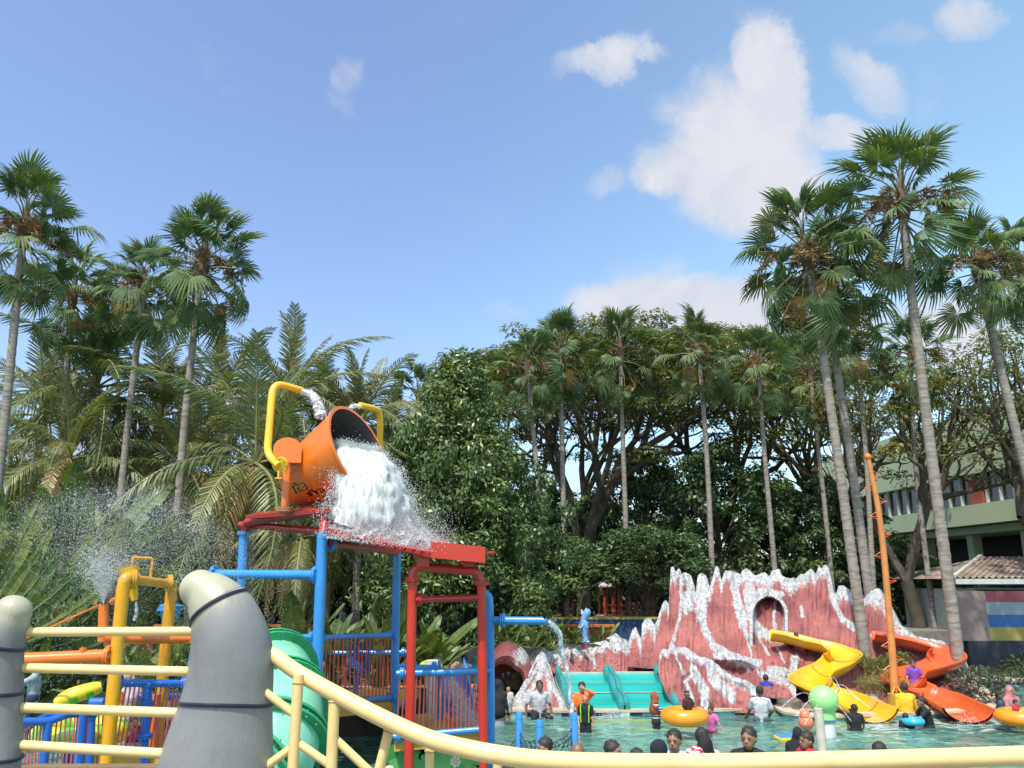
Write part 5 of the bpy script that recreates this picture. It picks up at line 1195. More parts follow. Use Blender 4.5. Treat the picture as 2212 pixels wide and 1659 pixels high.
for k in range(1, 9): mb.tube([q0.lerp(q1, k / 9), q3.lerp(q2, k / 9)], .006, 4, False)
for k in range(1, 13): mb.tube([q0.lerp(q3, k / 13), q1.lerp(q2, k / 13)], .006, 4, False)
part('mesh', mb, pmat('rope_dark', (.02, .025, .05), rough=.9), th)
# small blue water slide behind red posts
th = thing('small_water_slide', 'small steep blue chute gushing water behind the red posts', 'water slide', gp(975, 1560, 17.5))
mb = MB(); T = [(946, 1452, 17.6), (1000, 1452, 17.6)]; B = [(968, 1545, 16.6), (1022, 1545, 16.6)]
a, b_, c, d_ = P(*T[0]), P(*T[1]), P(*B[1]), P(*B[0]); mb.slab([a, b_, c, d_], (0, .04, -.04)); part('chute', mb, M_blued, th, False)
for (s, e) in ((a, d_), (b_, c)): mb = MB(); mb.slab([s, e, e + Vector((0, 0, .25)), s + Vector((0, 0, .28))], (.03, 0, 0)); part('side_wall', mb, M_blue, th, False)
pipe(th, 'leg', [a, Vector((a.x, a.y, 0))], .05, M_blue, world=True)
pipe(th, 'leg', [P(960, 1470, 17.5), Vector((P(960, 1470, 17.5).x, 17.4, 0))], .045, M_blue, world=True)
# white spotted tree trunk pillar behind rails
mb = MB(); p = P(935, 1450, 19.5); mb.tube([(p.x, p.y, -.2), (p.x, p.y, 1.6)], .17, 14); solo('white_pillar', mb, pmat('white_speckled', (.6, .58, .55), (.5, .47, .44), scale=3, rough=.8, dirt=(.10, .07, .06), dirt_scale=7, dirt_amt=.9), 'white speckled pillar behind the right balusters', 'pillar')
# ------------------------------------------------------------------ tipping bucket
camR = Vector((1, 0, 0)); camU = Vector((0, -SP, CP)); camB = Vector((0, -CP, -SP))   # toward the camera
bc = P(636, 1044, 16.5); axis = (camR * .84 + camU * .43 + camB * .25).normalized()
bL_ = 1.60; rim = bc + axis * bL_; r0, r1 = .53, .93
tb = thing('tipping_bucket', 'big orange tipping bucket pouring water onto the red roof', 'bucket', P(616, 1101, 15.8))
side = axis.cross(UPZ).normalized(); up2 = side.cross(axis).normalized()
BM = Matrix((side, up2, axis)).transposed()
mb = MB(); BS = None; mb.lathe(bc, [(0.001, -.02), (r0 * .9, -.02), (r0, .03), (r0 + (r1 - r0) * .5, bL_ * .5), (r1, bL_), (r1 + .035, bL_ - .01), (r1 + .035, bL_ + .03), (r1 - .03, bL_ + .03)], 48, BM); BS = part('bucket_shell', mb, M_org, tb)
mb = MB(); mb.lathe(bc, [(r1 - .03, bL_ + .028), (r0 - .03, .06), (0.001, .05)], 48, BM); part('bucket_lining', mb, M_dgrey, tb)
# pivot post left
pt = P(622, 1000, 15.55); pbse = P(616, 1101, 15.55)
pipe(tb, 'pivot_post', [pbse - Vector((0, 0, .06)), pt], .082, M_org, world=True); flange(tb, pbse, UPZ, .15, pmat('rusty_flange', (.35, .16, .08), (.2, .1, .05), rough=.7), t=.04)
mb = MB(); hc = P(620, 988, 15.45); n_ = 22; prof = []
hx = Vector((.98, .2, 0)).normalized(); hy = Vector((0, 0, 1)); hz = Vector((-.2, .98, 0)).normalized()
prof = [(-.26, -.10), (.27, -.10)] + [(.265 * math.cos(a_), .17 + .22 * math.sin(a_)) for a_ in [math.pi * k / n_ for k in range(n_ + 1)]]
f0 = [hc + hx * x + hy * y for x, y in prof]; f1 = [p + hz * .62 for p in f0]; m_ = len(prof)
mb.add(f0 + f1, [tuple(range(m_)), tuple(reversed(range(m_, 2 * m_)))] + [(k, k + m_, (k + 1) % m_ + m_, (k + 1) % m_) for k in range(m_)]); part('pivot_housing', mb, M_org, tb)
hr = P(812, 965, 17.6)
# pivot on the far side
pr = P(800, 990, 17.9); pipe(tb, 'pivot_post', [Vector((pr.x, pr.y, P(800, 1120, 17.9).z)), pr], .08, M_org, world=True)
pipe(tb, 'fill_pipe', [(651, 843.5, 16.2), (590, 826, 15.7), (576.7, 982, 15.4), (603, 1006, 15.2)], .073, M_yel, .26, 16)
p = P(606, 1004, 15.25); flange(tb, p, P(630, 990, 15.8) - P(600, 1004, 15.2), .15, M_yel, t=.035)
mb = MB(); q = P(602, 1017, 15.2); mb.tube([q, q + Vector((0, 0, -.14))], .02, 6); mb.tube([q + Vector((-.06, 0, -.14)), q + Vector((.06, 0, -.14))], .014, 6); part('valve_handle', mb, M_yel, tb)
pipe(tb, 'fill_pipe', [(777, 875.5, 17.0), (822, 886, 17.6), (820, 985, 17.8)], .070, M_yel, .24, 16)
mb = MB(); s0 = bc + axis * .55; 
for sg in (.0,): 
    a_ = 2.55
    l = []
    for t in (0, 1):
        rr_ = r0 + (r1 - r0) * t; l.append(bc + BM @ Vector((math.cos(a_) * rr_, math.sin(a_) * rr_, bL_ * t)))
    mb.tube(l, .008, 4)
part('weld_seam', mb, M_org, BS)
# lettering on the bucket side
def text_mesh(body, size):
    cu = bpy.data.curves.new('lettering', 'FONT'); cu.body = body; cu.size = size; cu.extrude = 0; cu.offset = 0; o = bpy.data.objects.new('tmp_text', cu); COL.objects.link(o)
    dg = bpy.context.evaluated_depsgraph_get(); me = bpy.data.meshes.new_from_object(o.evaluated_get(dg)); bpy.data.objects.remove(o); return me
def on_bucket(pts2, ang0, s0_, lift):       # x runs along the bucket wall, y round it
    out = []
    for x, y in pts2:
        s = s0_ + x; rr_ = r0 + (r1 - r0) * (s / bL_) + lift; a_ = ang0 + y / rr_; out.append(bc + BM @ Vector((math.cos(a_) * rr_, math.sin(a_) * rr_, s)))
    return out
def angle_of(u, v, s):
    best = None
    for k in range(720):
        a_ = k * math.pi / 360; p = bc + BM @ Vector((math.cos(a_) * (r0 + (r1 - r0) * s / bL_), math.sin(a_) * (r0 + (r1 - r0) * s / bL_), s)); w = p - Vector((0, 0, CAMZ)); zc = w.y * CP + w.z * SP
        uu = CX + F * w.x / zc; vv_ = CY - F * (w.z * CP - w.y * SP) / zc; nrm = (p - (bc + axis * s)); fr_ = nrm.dot(camB)
        e_ = math.hypot(uu - u, vv_ - v) + (0 if fr_ > 0 else 500)
        if best is None or e_ < best[0]: best = (e_, a_)
    return best[1]
M_ink = pmat('print_dark', (.06, .015, .03), rough=.4); M_inky = pmat('print_yellow', (.80, .45, .03), rough=.4)
for body, size, s_, (tu, tv), dy in (('The', .26, .48, (672, 1036), 0), ('Vi', .36, .84, (702, 1052), 0)):
    ang = angle_of(tu, tv, s_)
    me = text_mesh(body, size); co = [(v.co.x, v.co.y) for v in me.vertices]; fc = [tuple(p.vertices) for p in me.polygons]
    for lift, mt, sc, nm in ((.004, M_ink, 1, 'letter_outline'), (.008, M_inky, .9, 'lettering')):
        cxm = sum(c[0] for c in co) / len(co); cym = sum(c[1] for c in co) / len(co)
        mb = MB()
        if nm == 'letter_outline':
            for dx, dy_ in ((-.02, 0), (.02, 0), (0, .02), (0, -.02), (.03, -.03)): mb.add(on_bucket([(x - cxm + dx, (y - cym) + dy_) for x, y in co], ang, s_, lift + .0008 * (dx + 2 * dy_) * 10), fc)
        else: mb.add(on_bucket([(x - cxm, (y - cym)) for x, y in co], ang, s_, lift + .004), fc)
        part(nm, mb, mt, BS, False)
mb = MB(); ang = angle_of(680, 1062, .62)
for a_ in (20, 70, 110, 160, 200, 340): 
    x1_, y1_ = .17 * math.cos(R(a_)), .13 * math.sin(R(a_)); nx_, ny_ = -y1_ * .22, x1_ * .22
    mb.add(on_bucket([(0, 0), (x1_ * .5 + nx_, y1_ * .5 + ny_), (x1_, y1_), (x1_ * .5 - nx_, y1_ * .5 - ny_)], ang, .62, .003), [(0, 1, 2, 3)])
part('palm_print', mb, M_ink, BS, False)
# ------------------------------------------------------------------ green tube slide at lower left of centre
M_mint = pmat('mint_fibreglass', (.22, .58, .38), (.19, .52, .34), rough=.3, coat=.3, dirt=(.06, .36, .16), dirt_amt=.4)
M_mintd = pmat('mint_rim', (.03, .33, .13), (.02, .26, .10), rough=.35)
th = thing('tube_slide', 'mint green spiral tube slide with darker ribbed rims behind the claw', 'water slide', Vector((P(600, 1640, 12.4).x, 12.4, -.3)))
path = [P(575, 1440, 13.6), P(600, 1500, 12.9), P(600, 1570, 12.2), P(575, 1640, 11.8), P(520, 1680, 11.6), P(420, 1690, 11.8)]
c = catmull(path, 6); rad = .62
mb = MB(); mb.tube(c, rad, 28, False); part('tube', mb, M_mint, th)
fr = frames(c)
for i in (2, 8, 14, 20, 26):
    t = fr[i][0]; s = fr[i][1]; q = fr[i][2]
    for dd in (-.05, .05):
        mb = MB(); mb.tube([c[i] + t * (dd - .022), c[i] + t * (dd + .022)], rad + .13, 32); part('rim', mb, M_mintd, th)
    mb = MB()
    for k in range(24):
        a_ = 2 * math.pi * k / 24; b0 = c[i] + (s * math.cos(a_) + q * math.sin(a_)) * (rad + .09); mb.tube([b0 - t * .11, b0 + t * .11], .012, 4)
    part('bolt_ring', mb, M_bolt, th)
# ------------------------------------------------------------------ left play frame
lf = thing('water_play_frame', 'yellow, orange and blue pipe frame standing in the left splash pool', 'play structure', Vector((P(290, 1640, 13).x, 13, -.4)))
def lp(name, pts, r, mat, rad=0, n=14): return pipe(lf, name, pts, r, mat, rad, n)
lp('post', [(229, 1659, 12.6), (246, 1480, 12.6), (266, 1270, 12.6), (272, 1247, 12.6), (292, 1250, 12.8)], .095, M_yel2, .2)
lp('post', [(336, 1659, 14.2), (352, 1450, 14.2), (371, 1272, 14.2), (372, 1262, 14.2)], .095, M_yel2)
lp('top_bar', [(290, 1252, 12.8), (370, 1262, 14.1)], .075, M_yel2)
flange(lf, P(288, 1252, 12.75), (1, .6, 0), .15, M_yel2); flange(lf, P(366, 1261, 14.0), (1, .6, 0), .15, M_yel2)
lp('thin_pipe', [(325, 1246, 13.4), (330, 1206, 13.4), (286, 1204, 13.2), (286, 1216, 13.2)], .022, M_yel2, .05, 8)
mb = MB(); bA_ = P(292, 1300, 13.0); ax_ = Vector((-.30, 0, 1)).normalized(); s_ = Vector((1, 0, .30)).normalized(); Mx = Matrix((s_, Vector((0, -1, 0)), ax_)).transposed(); mb.lathe(P(291, 1297, 13.0), [(.001, 0), (.05, 0), (.10, .28), (.16, .52), (.14, .52), (.08, .28)], 20, Mx); part('small_bucket', mb, M_yel, lf)
lp('orange_jet', [(222, 1385, 13.2), (224, 1306, 13.2)], .075, M_org); flange(lf, P(222.5, 1366, 13.2), UPZ, .095, M_org, bolts=0)
lp('orange_bar', [(222, 1360, 13.2), (226, 1380, 13.2), (412, 1380, 13.9), (414, 1388, 13.9)], .075, M_org, .12)
lp('orange_bar', [(36, 1427, 12.2), (239, 1417, 12.6)], [.105, .10], M_org); flange(lf, P(236, 1417, 12.58), (1, 0, 0), .16, M_org); lp('elbow', [(240, 1417, 12.6), (252, 1415, 12.6)], .085, M_yel)
mb = MB(); p = P(178, 1421, 12.45); mb.tube([p + Vector((0, 0, .14)), p - Vector((0, 0, .14))], .05, 8); part('bracket', mb, M_org, lf)
lp('cable', [(45, 1384, 14), (219, 1305, 13.3)], .018, M_org, 0, 6); lp('cable', [(242, 1300, 13), (262, 1288, 12.7)], .05, M_org, 0, 8)
lp('blue_bar', [(252, 1475, 12.9), (404, 1477, 13.6)], .058, M_blued); flange(lf, P(256, 1475, 12.92), (1, 0, 0), .12, M_blued); flange(lf, P(400, 1477, 13.6), (1, 0, 0), .12, M_blued)
lp('blue_post', [(330, 1477, 13.2), (318, 1482, 13.2), (316, 1530, 13.2), (311, 1659, 13.2)], .058, M_blued, .15); flange(lf, P(316, 1519, 13.2), UPZ, .10, M_blued); flange(lf, P(312, 1590, 13.2), UPZ, .11, M_blued)
lp('blue_bar', [(355, 1503, 14.6), (410, 1504, 14.9)], .05, M_blued); lp('blue_bar', [(300, 1504, 14.6), (340, 1504, 14.6)], .045, M_blued)
lp('hand_rail', [(36, 1559, 11.8), (104, 1559, 12.1), (150, 1541, 12.4), (210, 1541, 12.6)], .055, M_blued, .1); lp('hand_rail', [(40, 1578, 12.4), (100, 1546, 13.2), (200, 1543, 13.8)], .045, M_blued, .1)
lp('blue_post', [(104, 1559, 12.1), (93, 1659, 12.1)], .055, M_blued); lp('blue_post', [(178, 1541, 12.5), (168, 1665, 12.5)], .07, M_blued); lp('blue_post', [(196, 1541, 12.6), (190, 1665, 12.6)], .07, M_blued)
lp('blue_bar', [(196, 1518, 13.6), (226, 1518, 13.6)], .08, M_blued); lp('orange_post', [(337, 1500, 13.8), (327, 1625, 13.8)], .05, M_org); lp('orange_post', [(262, 1495, 14.2), (262, 1580, 14.2), (245, 1602, 14.2)], .035, M_org, .1); lp('orange_post', [(342, 1500, 14.0), (332, 1625, 14.0)], .05, M_org)
lp('blue_post', [(425, 1380, 13.6), (400, 1520, 13.6)], .07, M_blue)
def lb(a0, a1, b0, b1, n): balus(a0, a1, b0, b1, n, M_pink, lf, .013)
lb((258, 1478, 13.0), (400, 1480, 13.6), (236, 1620, 13.0), (372, 1625, 13.6), 15); lb((40, 1562, 11.9), (100, 1562, 12.1), (34, 1650, 11.9), (92, 1650, 12.1), 8); lb((108, 1558, 12.15), (205, 1543, 12.6), (98, 1650, 12.15), (196, 1650, 12.6), 10); lb((355, 1505, 14.6), (408, 1506, 14.8), (345, 1630, 14.6), (385, 1630, 14.8), 6); lb((200, 1545, 12.8), (236, 1545, 12.9), (196, 1655, 12.8), (230, 1655, 12.9), 4)
mb = MB(); mb.box(P(330, 1632, 13.6), (1.7, .6, .12)); part('platform', mb, M_deck, lf, False)
mb = MB(); mb.box(P(130, 1664, 11.9), (3.4, .25, .12)); part('platform', mb, pmat('wood_edge', (.2, .13, .07), rough=.8), lf, False)
th = thing('blue_water_toy', 'dark blue and teal water toy on a post between the yellow posts', 'water toy', P(367, 1385, 17.5))
mb = MB(); mb.lathe(P(367, 1345, 17.5), [(.001, 0), (.16, 0), (.24, .34), (.22, .36)], 18); part('cup', mb, pmat('toy_teal', (.06, .28, .32), rough=.4), th)
mb = MB(); mb.lathe(P(367, 1318, 17.5), [(.001, .16), (.18, .13), (.27, 0), (.001, 0)], 18); part('cap', mb, M_blued, th)
mb = MB(); mb.tube([P(367, 1340, 17.5), Vector((P(367, 1380, 17.5).x, 17.5, 0))], .07, 8); part('stand', mb, M_blued, th)
# ------------------------------------------------------------------ pool furniture
# net posts with climbing net
th = thing('net_climb', 'sagging dark blue rope net strung between three blue posts in the pool', 'climbing net', Vector((PZ(1180, 1650).x, 13.8, -.4)))
tops = [(1121.5, 1538, 14.2), (1166, 1554, 13.0), (1240, 1539, 13.6)]
for (u, v, d) in tops:
    p = P(u, v, d); mb = MB(); mb.tube([(p.x, p.y, -.4), (p.x, p.y, p.z - .03), (p.x, p.y, p.z)], [.058, .058, .045], 14); mb.tube([(p.x, p.y, p.z - .10), (p.x, p.y, p.z - .09)], .061, 14); part('post', mb, M_blue, th)
M_rope = pmat('rope_blue', (.012, .05, .10), (.01, .03, .07), rough=.9)
pts3 = [P(1066, 1606, 15.3), P(1121.5, 1580, 14.2), P(1166, 1590, 13.0), P(1240, 1566, 13.6)]
def net_span(a, b_, h, sag, nx, nz, sd):
    r_ = random.Random(sd); g = []
    for j in range(nz + 1):
        row = []
        for i in range(nx + 1):
            t = i / nx; p = a.lerp(b_, t); s = -sag * 4 * t * (1 - t); q = j / nz
            row.append(p + Vector((0, r_.uniform(-.02, .02), s * (1 - .45 * q) - h * q * (1 - .25 * math.sin(math.pi * t)))) + Vector((r_.uniform(-.02, .02), 0, r_.uniform(-.02, .02)) if 0 < i < nx else (0, 0, 0)))
        g.append(row)
    mb = MB()
    for row in g: mb.tube(row, .007, 4, False)
    for i in range(nx + 1): mb.tube([g[j][min(nx, max(0, i + (j % 2)))] for j in range(nz + 1)], .007, 4, False)
    return mb
for k, (i, j, sg) in enumerate([(0, 1, .20), (1, 2, .12), (2, 3, .16)]):
    part('net', net_span(pts3[i], pts3[j], .55, sg, 9, 5, k), M_rope, th)
# mushroom sprinkler
th = thing('mushroom_sprinkler', 'light green ball sprinkler on a white column in the pool', 'sprinkler', PZ(1785, 1592, 0) + Vector((0, 0, -.5)))
d = PZ(1785, 1592).y
c = P(1779, 1513, d); rb = px(29, d); 
foot = Vector((c.x + .03, d, 0)); 
mb = MB(); zc0 = P(1785, 1560, d).z; mb.tube([(foot.x, d, -.5), (foot.x, d, zc0)], px(16.5, d), 24); part('column', mb, pmat('column_white', (.62, .64, .60), (.52, .56, .54), rough=.45, dirt=(.3, .38, .34), dirt_amt=.5), th)
mb = MB(); mb.tube([(foot.x, d, zc0), (foot.x, d, zc0 + .07)], px(17.5, d), 24); part('collar', mb, pmat('collar_blue', (.22, .40, .62), rough=.4), th)
zb_ = zc0 + .07 - c.z; hw = px(21, d)
prof = [(hw, zb_), (hw * .98, zb_ + .06), (hw * .86, zb_ + .13)]
aa = math.asin(min(1, hw * .95 / rb)); prof = [(hw, zb_), (hw * .99, zb_ + .05)] + [(rb * math.sin(math.pi - a_), rb * math.cos(math.pi - a_)) for a_ in [aa + (math.pi - aa) * k / 22 for k in range(23)]]
mb = MB(); mb.lathe(c + Vector((.0, 0, 0)), prof, 36); part('ball', mb, pmat('ball_green', (.30, .62, .22), (.24, .56, .18), scale=1, rough=.35, coat=.3, dirt=(.45, .62, .35), dirt_amt=.4), th)
# cream post in front
d = 17.3; p = P(1767, 1530, d); mb = MB(); mb.tube([(PZ(1782, 1668).x * 0 + P(1781, 1660, d).x, d, -.3), (p.x, d, p.z)], px(9, d), 16); solo('cream_post', mb, pmat('post_cream', (.58, .52, .40), (.48, .43, .34), rough=.6, dirt=(.3, .26, .2)), 'leaning cream pipe standing in the pool before the green ball', 'post')
# orange mast
d = 22.9
th = thing('orange_mast', 'tall orange pole with climbing brackets and a ball on top', 'mast', PZ(1945, 1540, .1))
w = [P(1933, 1495, d), P(1925, 1380, d), P(1903, 1140, d), P(1876, 992, d)]; lean = catmull(w, 8); n_ = len(lean)
mb = MB(); mb.tube(lean, [.108 - .045 * i / n_ for i in range(n_)], 14); part('pole', mb, pmat('mast_orange', (.58, .23, .06), (.50, .19, .05), rough=.5, dirt=(.25, .12, .05)), th)
mb = MB(); mb.sphere(P(1875, 987, d), .10, 14, 10); part('ball_finial', mb, M_org, th)
mb = MB(); b0 = P(1940, 1545, 22.6); b1 = P(1938, 1499, 22.6); mb.tube([b0 - Vector((0, 0, .4)), b1], .24, 22); part('pedestal', mb, pmat('pedestal_yellow', (.50, .28, .03), (.42, .24, .03), rough=.5, dirt=(.25, .2, .08)), th)
for k in range(4):
    a_ = k * math.pi / 2 + .4; mb = MB(); q = b1 + Vector((math.cos(a_) * .17, math.sin(a_) * .17, 0)); mb.tube([q, P(1935, 1478, 22.9)], .02, 5); part('brace', mb, M_yel2, th)
for k in range(13):
    t = .10 + .82 * k / 12; j = t * (n_ - 1); p = lean[int(j)].lerp(lean[min(n_ - 1, int(j) + 1)], j % 1); s = -1 if k % 2 else 1; a_ = p + Vector((s * .28, 0, -.02)); mb = MB(); mb.tube([p + Vector((0, 0, .14)), a_, p + Vector((0, 0, -.12))], .011, 5); mb.tube([a_ , p + Vector((s * .1, 0, -.02))], .009, 5); part('step_bracket', mb, M_org, th)
# fish statue on post
th = thing('dolphin_column', 'blue animal figure standing on its tail on a pink column', 'statue', P(1264, 1412, 26.5))
M_dol = pmat('figure_blue', (.16, .32, .58), (.12, .27, .50), rough=.4); d = 26.5
mb = MB(); a = P(1263, 1388, d); mb.tube([P(1264, 1414, d), a], [.13, .11], 12); part('column', mb, pmat('column_pink', (.50, .12, .13), (.42, .10, .11), rough=.5), th)
mb = MB(); mb.tube([P(1263, 1389, d), P(1263, 1382, d), P(1263, 1372, d), P(1262, 1358, d), P(1262, 1345, d), P(1261, 1338, d), P(1265, 1328, d), P(1270, 1321, d), P(1274, 1318, d)], [.15, .13, .09, .135, .14, .09, .13, .12, .05], 14); part('body', mb, M_dol, th)
for (u, v) in ((1256, 1316), (1266, 1313)):
    mb = MB(); mb.tube([P(u + 2, 1326, d - .02), P(u, v, d - .02)], [.045, .012], 8); part('ear', mb, pmat('figure_white', (.6, .62, .65)), th)
for s in (-1, 1): mb = MB(); mb.tube([P(1262, 1347, d - .1), P(1262 + s * 8, 1357, d - .15)], [.04, .025], 8); part('arm', mb, M_dol, th)
mb = MB(); mb.torus(P(1263, 1386, d), .14, .025, 18, 6); part('collar', mb, pmat('figure_white', (.6, .62, .65)), th)
# inflatables
def ring(name, label, u, v, d, Rr, r, mat, tilt=0, grp='orange swim rings', stripes=None):
    p = P(u, v, d); mb = MB(); M = Matrix.Rotation(tilt, 3, 'X'); mb.torus(p, Rr, r, 40, 14, M)
    if stripes:
        nf = 14; mb.m = [1 if (i // nf) % 5 in (0, 1) and (i % nf) < 9 else 0 for i in range(len(mb.f))]
        return solo(name, mb, [mat, stripes], label, 'swim ring', grp)
    return solo(name, mb, mat, label, 'swim ring', grp)
M_ring = pmat('vinyl_orange', (.85, .30, .012), (.80, .27, .012), rough=.25, coat=.4)
M_vy = pmat('vinyl_yellow', (.80, .62, .03), rough=.25, coat=.4); M_vg = pmat('vinyl_green', (.12, .55, .03), rough=.25, coat=.4)
d = 19.2
ring('swim_ring', 'large orange swim ring pushed by the girl in the striped top', 1479, 1547, d, .36, .175, M_ring)
ring('swim_ring', 'orange swim ring at the right edge beside the pink veiled woman', 2206, 1549, 20, .40, .17, M_ring)
mb = MB(); w = catmull([P(125, 1520, 14.5), P(150, 1506, 14.5), P(185, 1494, 14.6), P(220, 1482, 14.7)], 6); mb.tube(w, [.07 + .07 * math.sin(math.pi * min(1, .1 + i / len(w) * .95)) ** .5 for i in range(len(w))], 12); mb.m = [1 if (i // 12) % 6 in (0, 1, 2) and (i % 12) < 6 else 0 for i in range(len(mb.f))]; solo('inflatable_boat', mb, [M_vy, M_vg], 'upright tilted green and yellow inflatable tube behind the left bars', 'swim ring', 'green and yellow inflatable tubes')
ring('inflatable_boat', 'green and yellow inflatable tube behind the blue posts', 175, 1582, 13.6, .55, .17, M_vy, 0, 'green and yellow inflatable tubes', M_vg)
ring('swim_ring', 'small green and yellow tube behind the upper right rail of the tower', 930, 1440, 19.5, .2, .07, M_vy, R(20), 'green and yellow inflatable tubes', M_vg)
mb = MB(); p = P(1741, 1560, 19.3); mb.sphere(p, .17, 14, 10); mb.sphere(p + Vector((-.02, -.03, .15)), .12, 12, 8); mb.sphere(p + Vector((-.1, 0, .24)), .04, 8, 6); mb.sphere(p + Vector((.08, 0, .24)), .04, 8, 6); solo('inflatable_toy', mb, pmat('toy_salmon', (.75, .22, .12), rough=.3), 'round salmon coloured inflatable animal left of the white column', 'toy')
mb = MB(); p = PZ(1702, 1594, .03); mb.box(p, (.5, .32, .05), Matrix.Rotation(.3, 3, 'Z') @ Matrix.Rotation(.12, 3, 'X')); o = solo('kick_board', mb, M_vy, 'yellow and blue kick board beside the swimmer in black', 'float board'); mb = MB(); mb.box(p + Vector((0, .03, .035)), (.46, .20, .02), Matrix.Rotation(.3, 3, 'Z') @ Matrix.Rotation(.12, 3, 'X')); part('top_pad', mb, M_blue, o)
# ------------------------------------------------------------------ foreground: claws and railing
m, nt, b = newmat('claw_paint'); N = nt.nodes.new; L = nt.links.new
tc = N('ShaderNodeTexCoord'); na = N('ShaderNodeTexNoise'); na.inputs['Scale'].default_value = 1.5; na.inputs['Detail'].default_value = 8; na.inputs['Roughness'].default_value = .6; L(tc.outputs['Object'], na.inputs['Vector'])
ca = N('ShaderNodeValToRGB'); e = ca.color_ramp.elements; e[0].position = .33; e[0].color = (.155, .165, .165, 1); e[1].position = .68; e[1].color = (.27, .275, .255, 1); L(na.outputs['Fac'], ca.inputs[0])
ct = N('ShaderNodeValToRGB'); e = ct.color_ramp.elements; e[0].position = .3; e[0].color = (.26, .28, .25, 1); e[1].position = .7; e[1].color = (.48, .44, .26, 1); L(na.outputs['Fac'], ct.inputs[0])
at = N('ShaderNodeAttribute'); at.attribute_name = 'tip'; mm = N('ShaderNodeMix'); mm.data_type = 'RGBA'; L(at.outputs['Fac'], mm.inputs['Factor']); L(ca.outputs[0], mm.inputs['A']); L(ct.outputs[0], mm.inputs['B'])
nb_ = N('ShaderNodeTexNoise'); nb_.inputs['Scale'].default_value = 11; nb_.inputs['Detail'].default_value = 8; nb_.inputs['Roughness'].default_value = .7; mpb = N('ShaderNodeMapping'); mpb.inputs['Scale'].default_value = (2, 2, .5); L(tc.outputs['Object'], mpb.inputs[0]); L(mpb.outputs[0], nb_.inputs['Vector'])
sr = N('ShaderNodeMapRange'); sr.inputs['From Min'].default_value = .56; sr.inputs['From Max'].default_value = .74; sr.inputs['To Max'].default_value = .45; L(nb_.outputs['Fac'], sr.inputs['Value'])
ms_ = N('ShaderNodeMix'); ms_.data_type = 'RGBA'; ms_.inputs['B'].default_value = (.10, .09, .07, 1); L(sr.outputs[0], ms_.inputs['Factor']); L(mm.outputs['Result'], ms_.inputs['A']); L(ms_.outputs['Result'], b.inputs['Base Color'])
rr2 = N('ShaderNodeMapRange'); rr2.inputs['To Min'].default_value = .22; rr2.inputs['To Max'].default_value = .5; L(nb_.outputs['Fac'], rr2.inputs['Value']); L(rr2.outputs[0], b.inputs['Roughness'])
bb_ = N('ShaderNodeBump'); bb_.inputs['Strength'].default_value = .35; bb_.inputs['Distance'].default_value = .012; L(nb_.outputs['Fac'], bb_.inputs['Height']); L(bb_.outputs[0], b.inputs['Normal'])
M_claw = m
M_line = pmat('claw_line', (.015, .012, .035), (.02, .02, .04), rough=.4)
def claw(label, path, dd, lines, tipn):
    w = [P(x * .2813, 1192.4 + y * .2813, dd) for x, y, r in path]; rs = [px(r * .2813, dd) for x, y, r in path]
    base = w[0]; th = thing('claw_post', label, 'sculpted post', Vector((base.x, base.y, 2.1)), 'grey sculpted claw posts')
    n = 10; c = catmull(w, n); rr_ = []
    for i in range(len(w) - 1):
        for k in range(n):
            t = k / n; a0 = rs[max(0, i - 1)]; a1 = rs[i]; a2_ = rs[i + 1]; a3 = rs[min(len(rs) - 1, i + 2)]
            rr_.append(.5 * (2 * a1 + (a2_ - a0) * t + (2 * a0 - 5 * a1 + 4 * a2_ - a3) * t * t + (3 * a1 - a0 - 3 * a2_ + a3) * t ** 3))
    rr_.append(rs[-1]); fr = frames(c)
    # round the tip
    t = fr[-1][0]; rt = rs[-1]; cc = list(c); rc = list(rr_)
    for k in range(1, 9): a_ = math.pi / 2 * k / 8; cc.append(c[-1] + t * (rt * math.sin(a_) * .9)); rc.append(max(.002, rt * math.cos(a_)))
    def surf(i0, i1, lift=0):
        mb = MB(); mb.tube(cc[i0:i1], [x + lift for x in rc[i0:i1]], 40, False)
        o_ = []
        for v in mb.v: v = Vector(v); o_.append(tuple(v + Vector((0, 0, 0)) + (Vector((noise.noise(v * 2.2), noise.noise(v * 2.2 + Vector((7, 0, 0))), 0)) * .018)))
        mb.v = o_; return mb
    k0 = tipn * n
    for nm_, i0, i1 in (('finger', 0, k0 + 1), ('finger_tip', k0, len(cc))):
        o_ = part(nm_, surf(i0, i1), M_claw, th); tv = []
        for i in range(i0, i1): q_ = max(0, min(1, (i - (k0 - 14)) / 22)); tv += [q_ * q_ * (3 - 2 * q_)] * 40
        o_.data.attributes.new('tip', 'FLOAT', 'POINT').data.foreach_set('value', tv)
    for li in lines:
        i = int(li * n); p = c[i]; t, s, q = fr[i]; r = rr_[i] + .004; t = (t + Vector((0, 0, .0))).normalized(); pts = []
        for k in range(41):
            a_ = 2 * math.pi * k / 40; v = p + (s * math.cos(a_) + q * math.sin(a_)) * r; v += Vector((noise.noise(v * 2.2), noise.noise(v * 2.2 + Vector((7, 0, 0))), 0)) * .018
            v -= t * (.10 * r * math.sin(math.pi * .5 * (1 + (v - p).normalized().dot(Vector((0, -1, 0)))))); pts.append(v)
        mb = MB(); mb.tube(pts, .0075, 6, False); part('joint_line', mb, M_line, th)
    return th
claw('big grey claw shaped post bending left in the middle of the railing', [(1560, 2900, 520), (1600, 2300, 470), (1655, 1750, 405), (1700, 1450, 365), (1738, 1180, 325), (1762, 900, 296), (1752, 690, 274), (1714, 520, 243), (1654, 402, 212), (1592, 326, 178), (1532, 280, 142)], 3.4, [4.25, 7.95], 8)
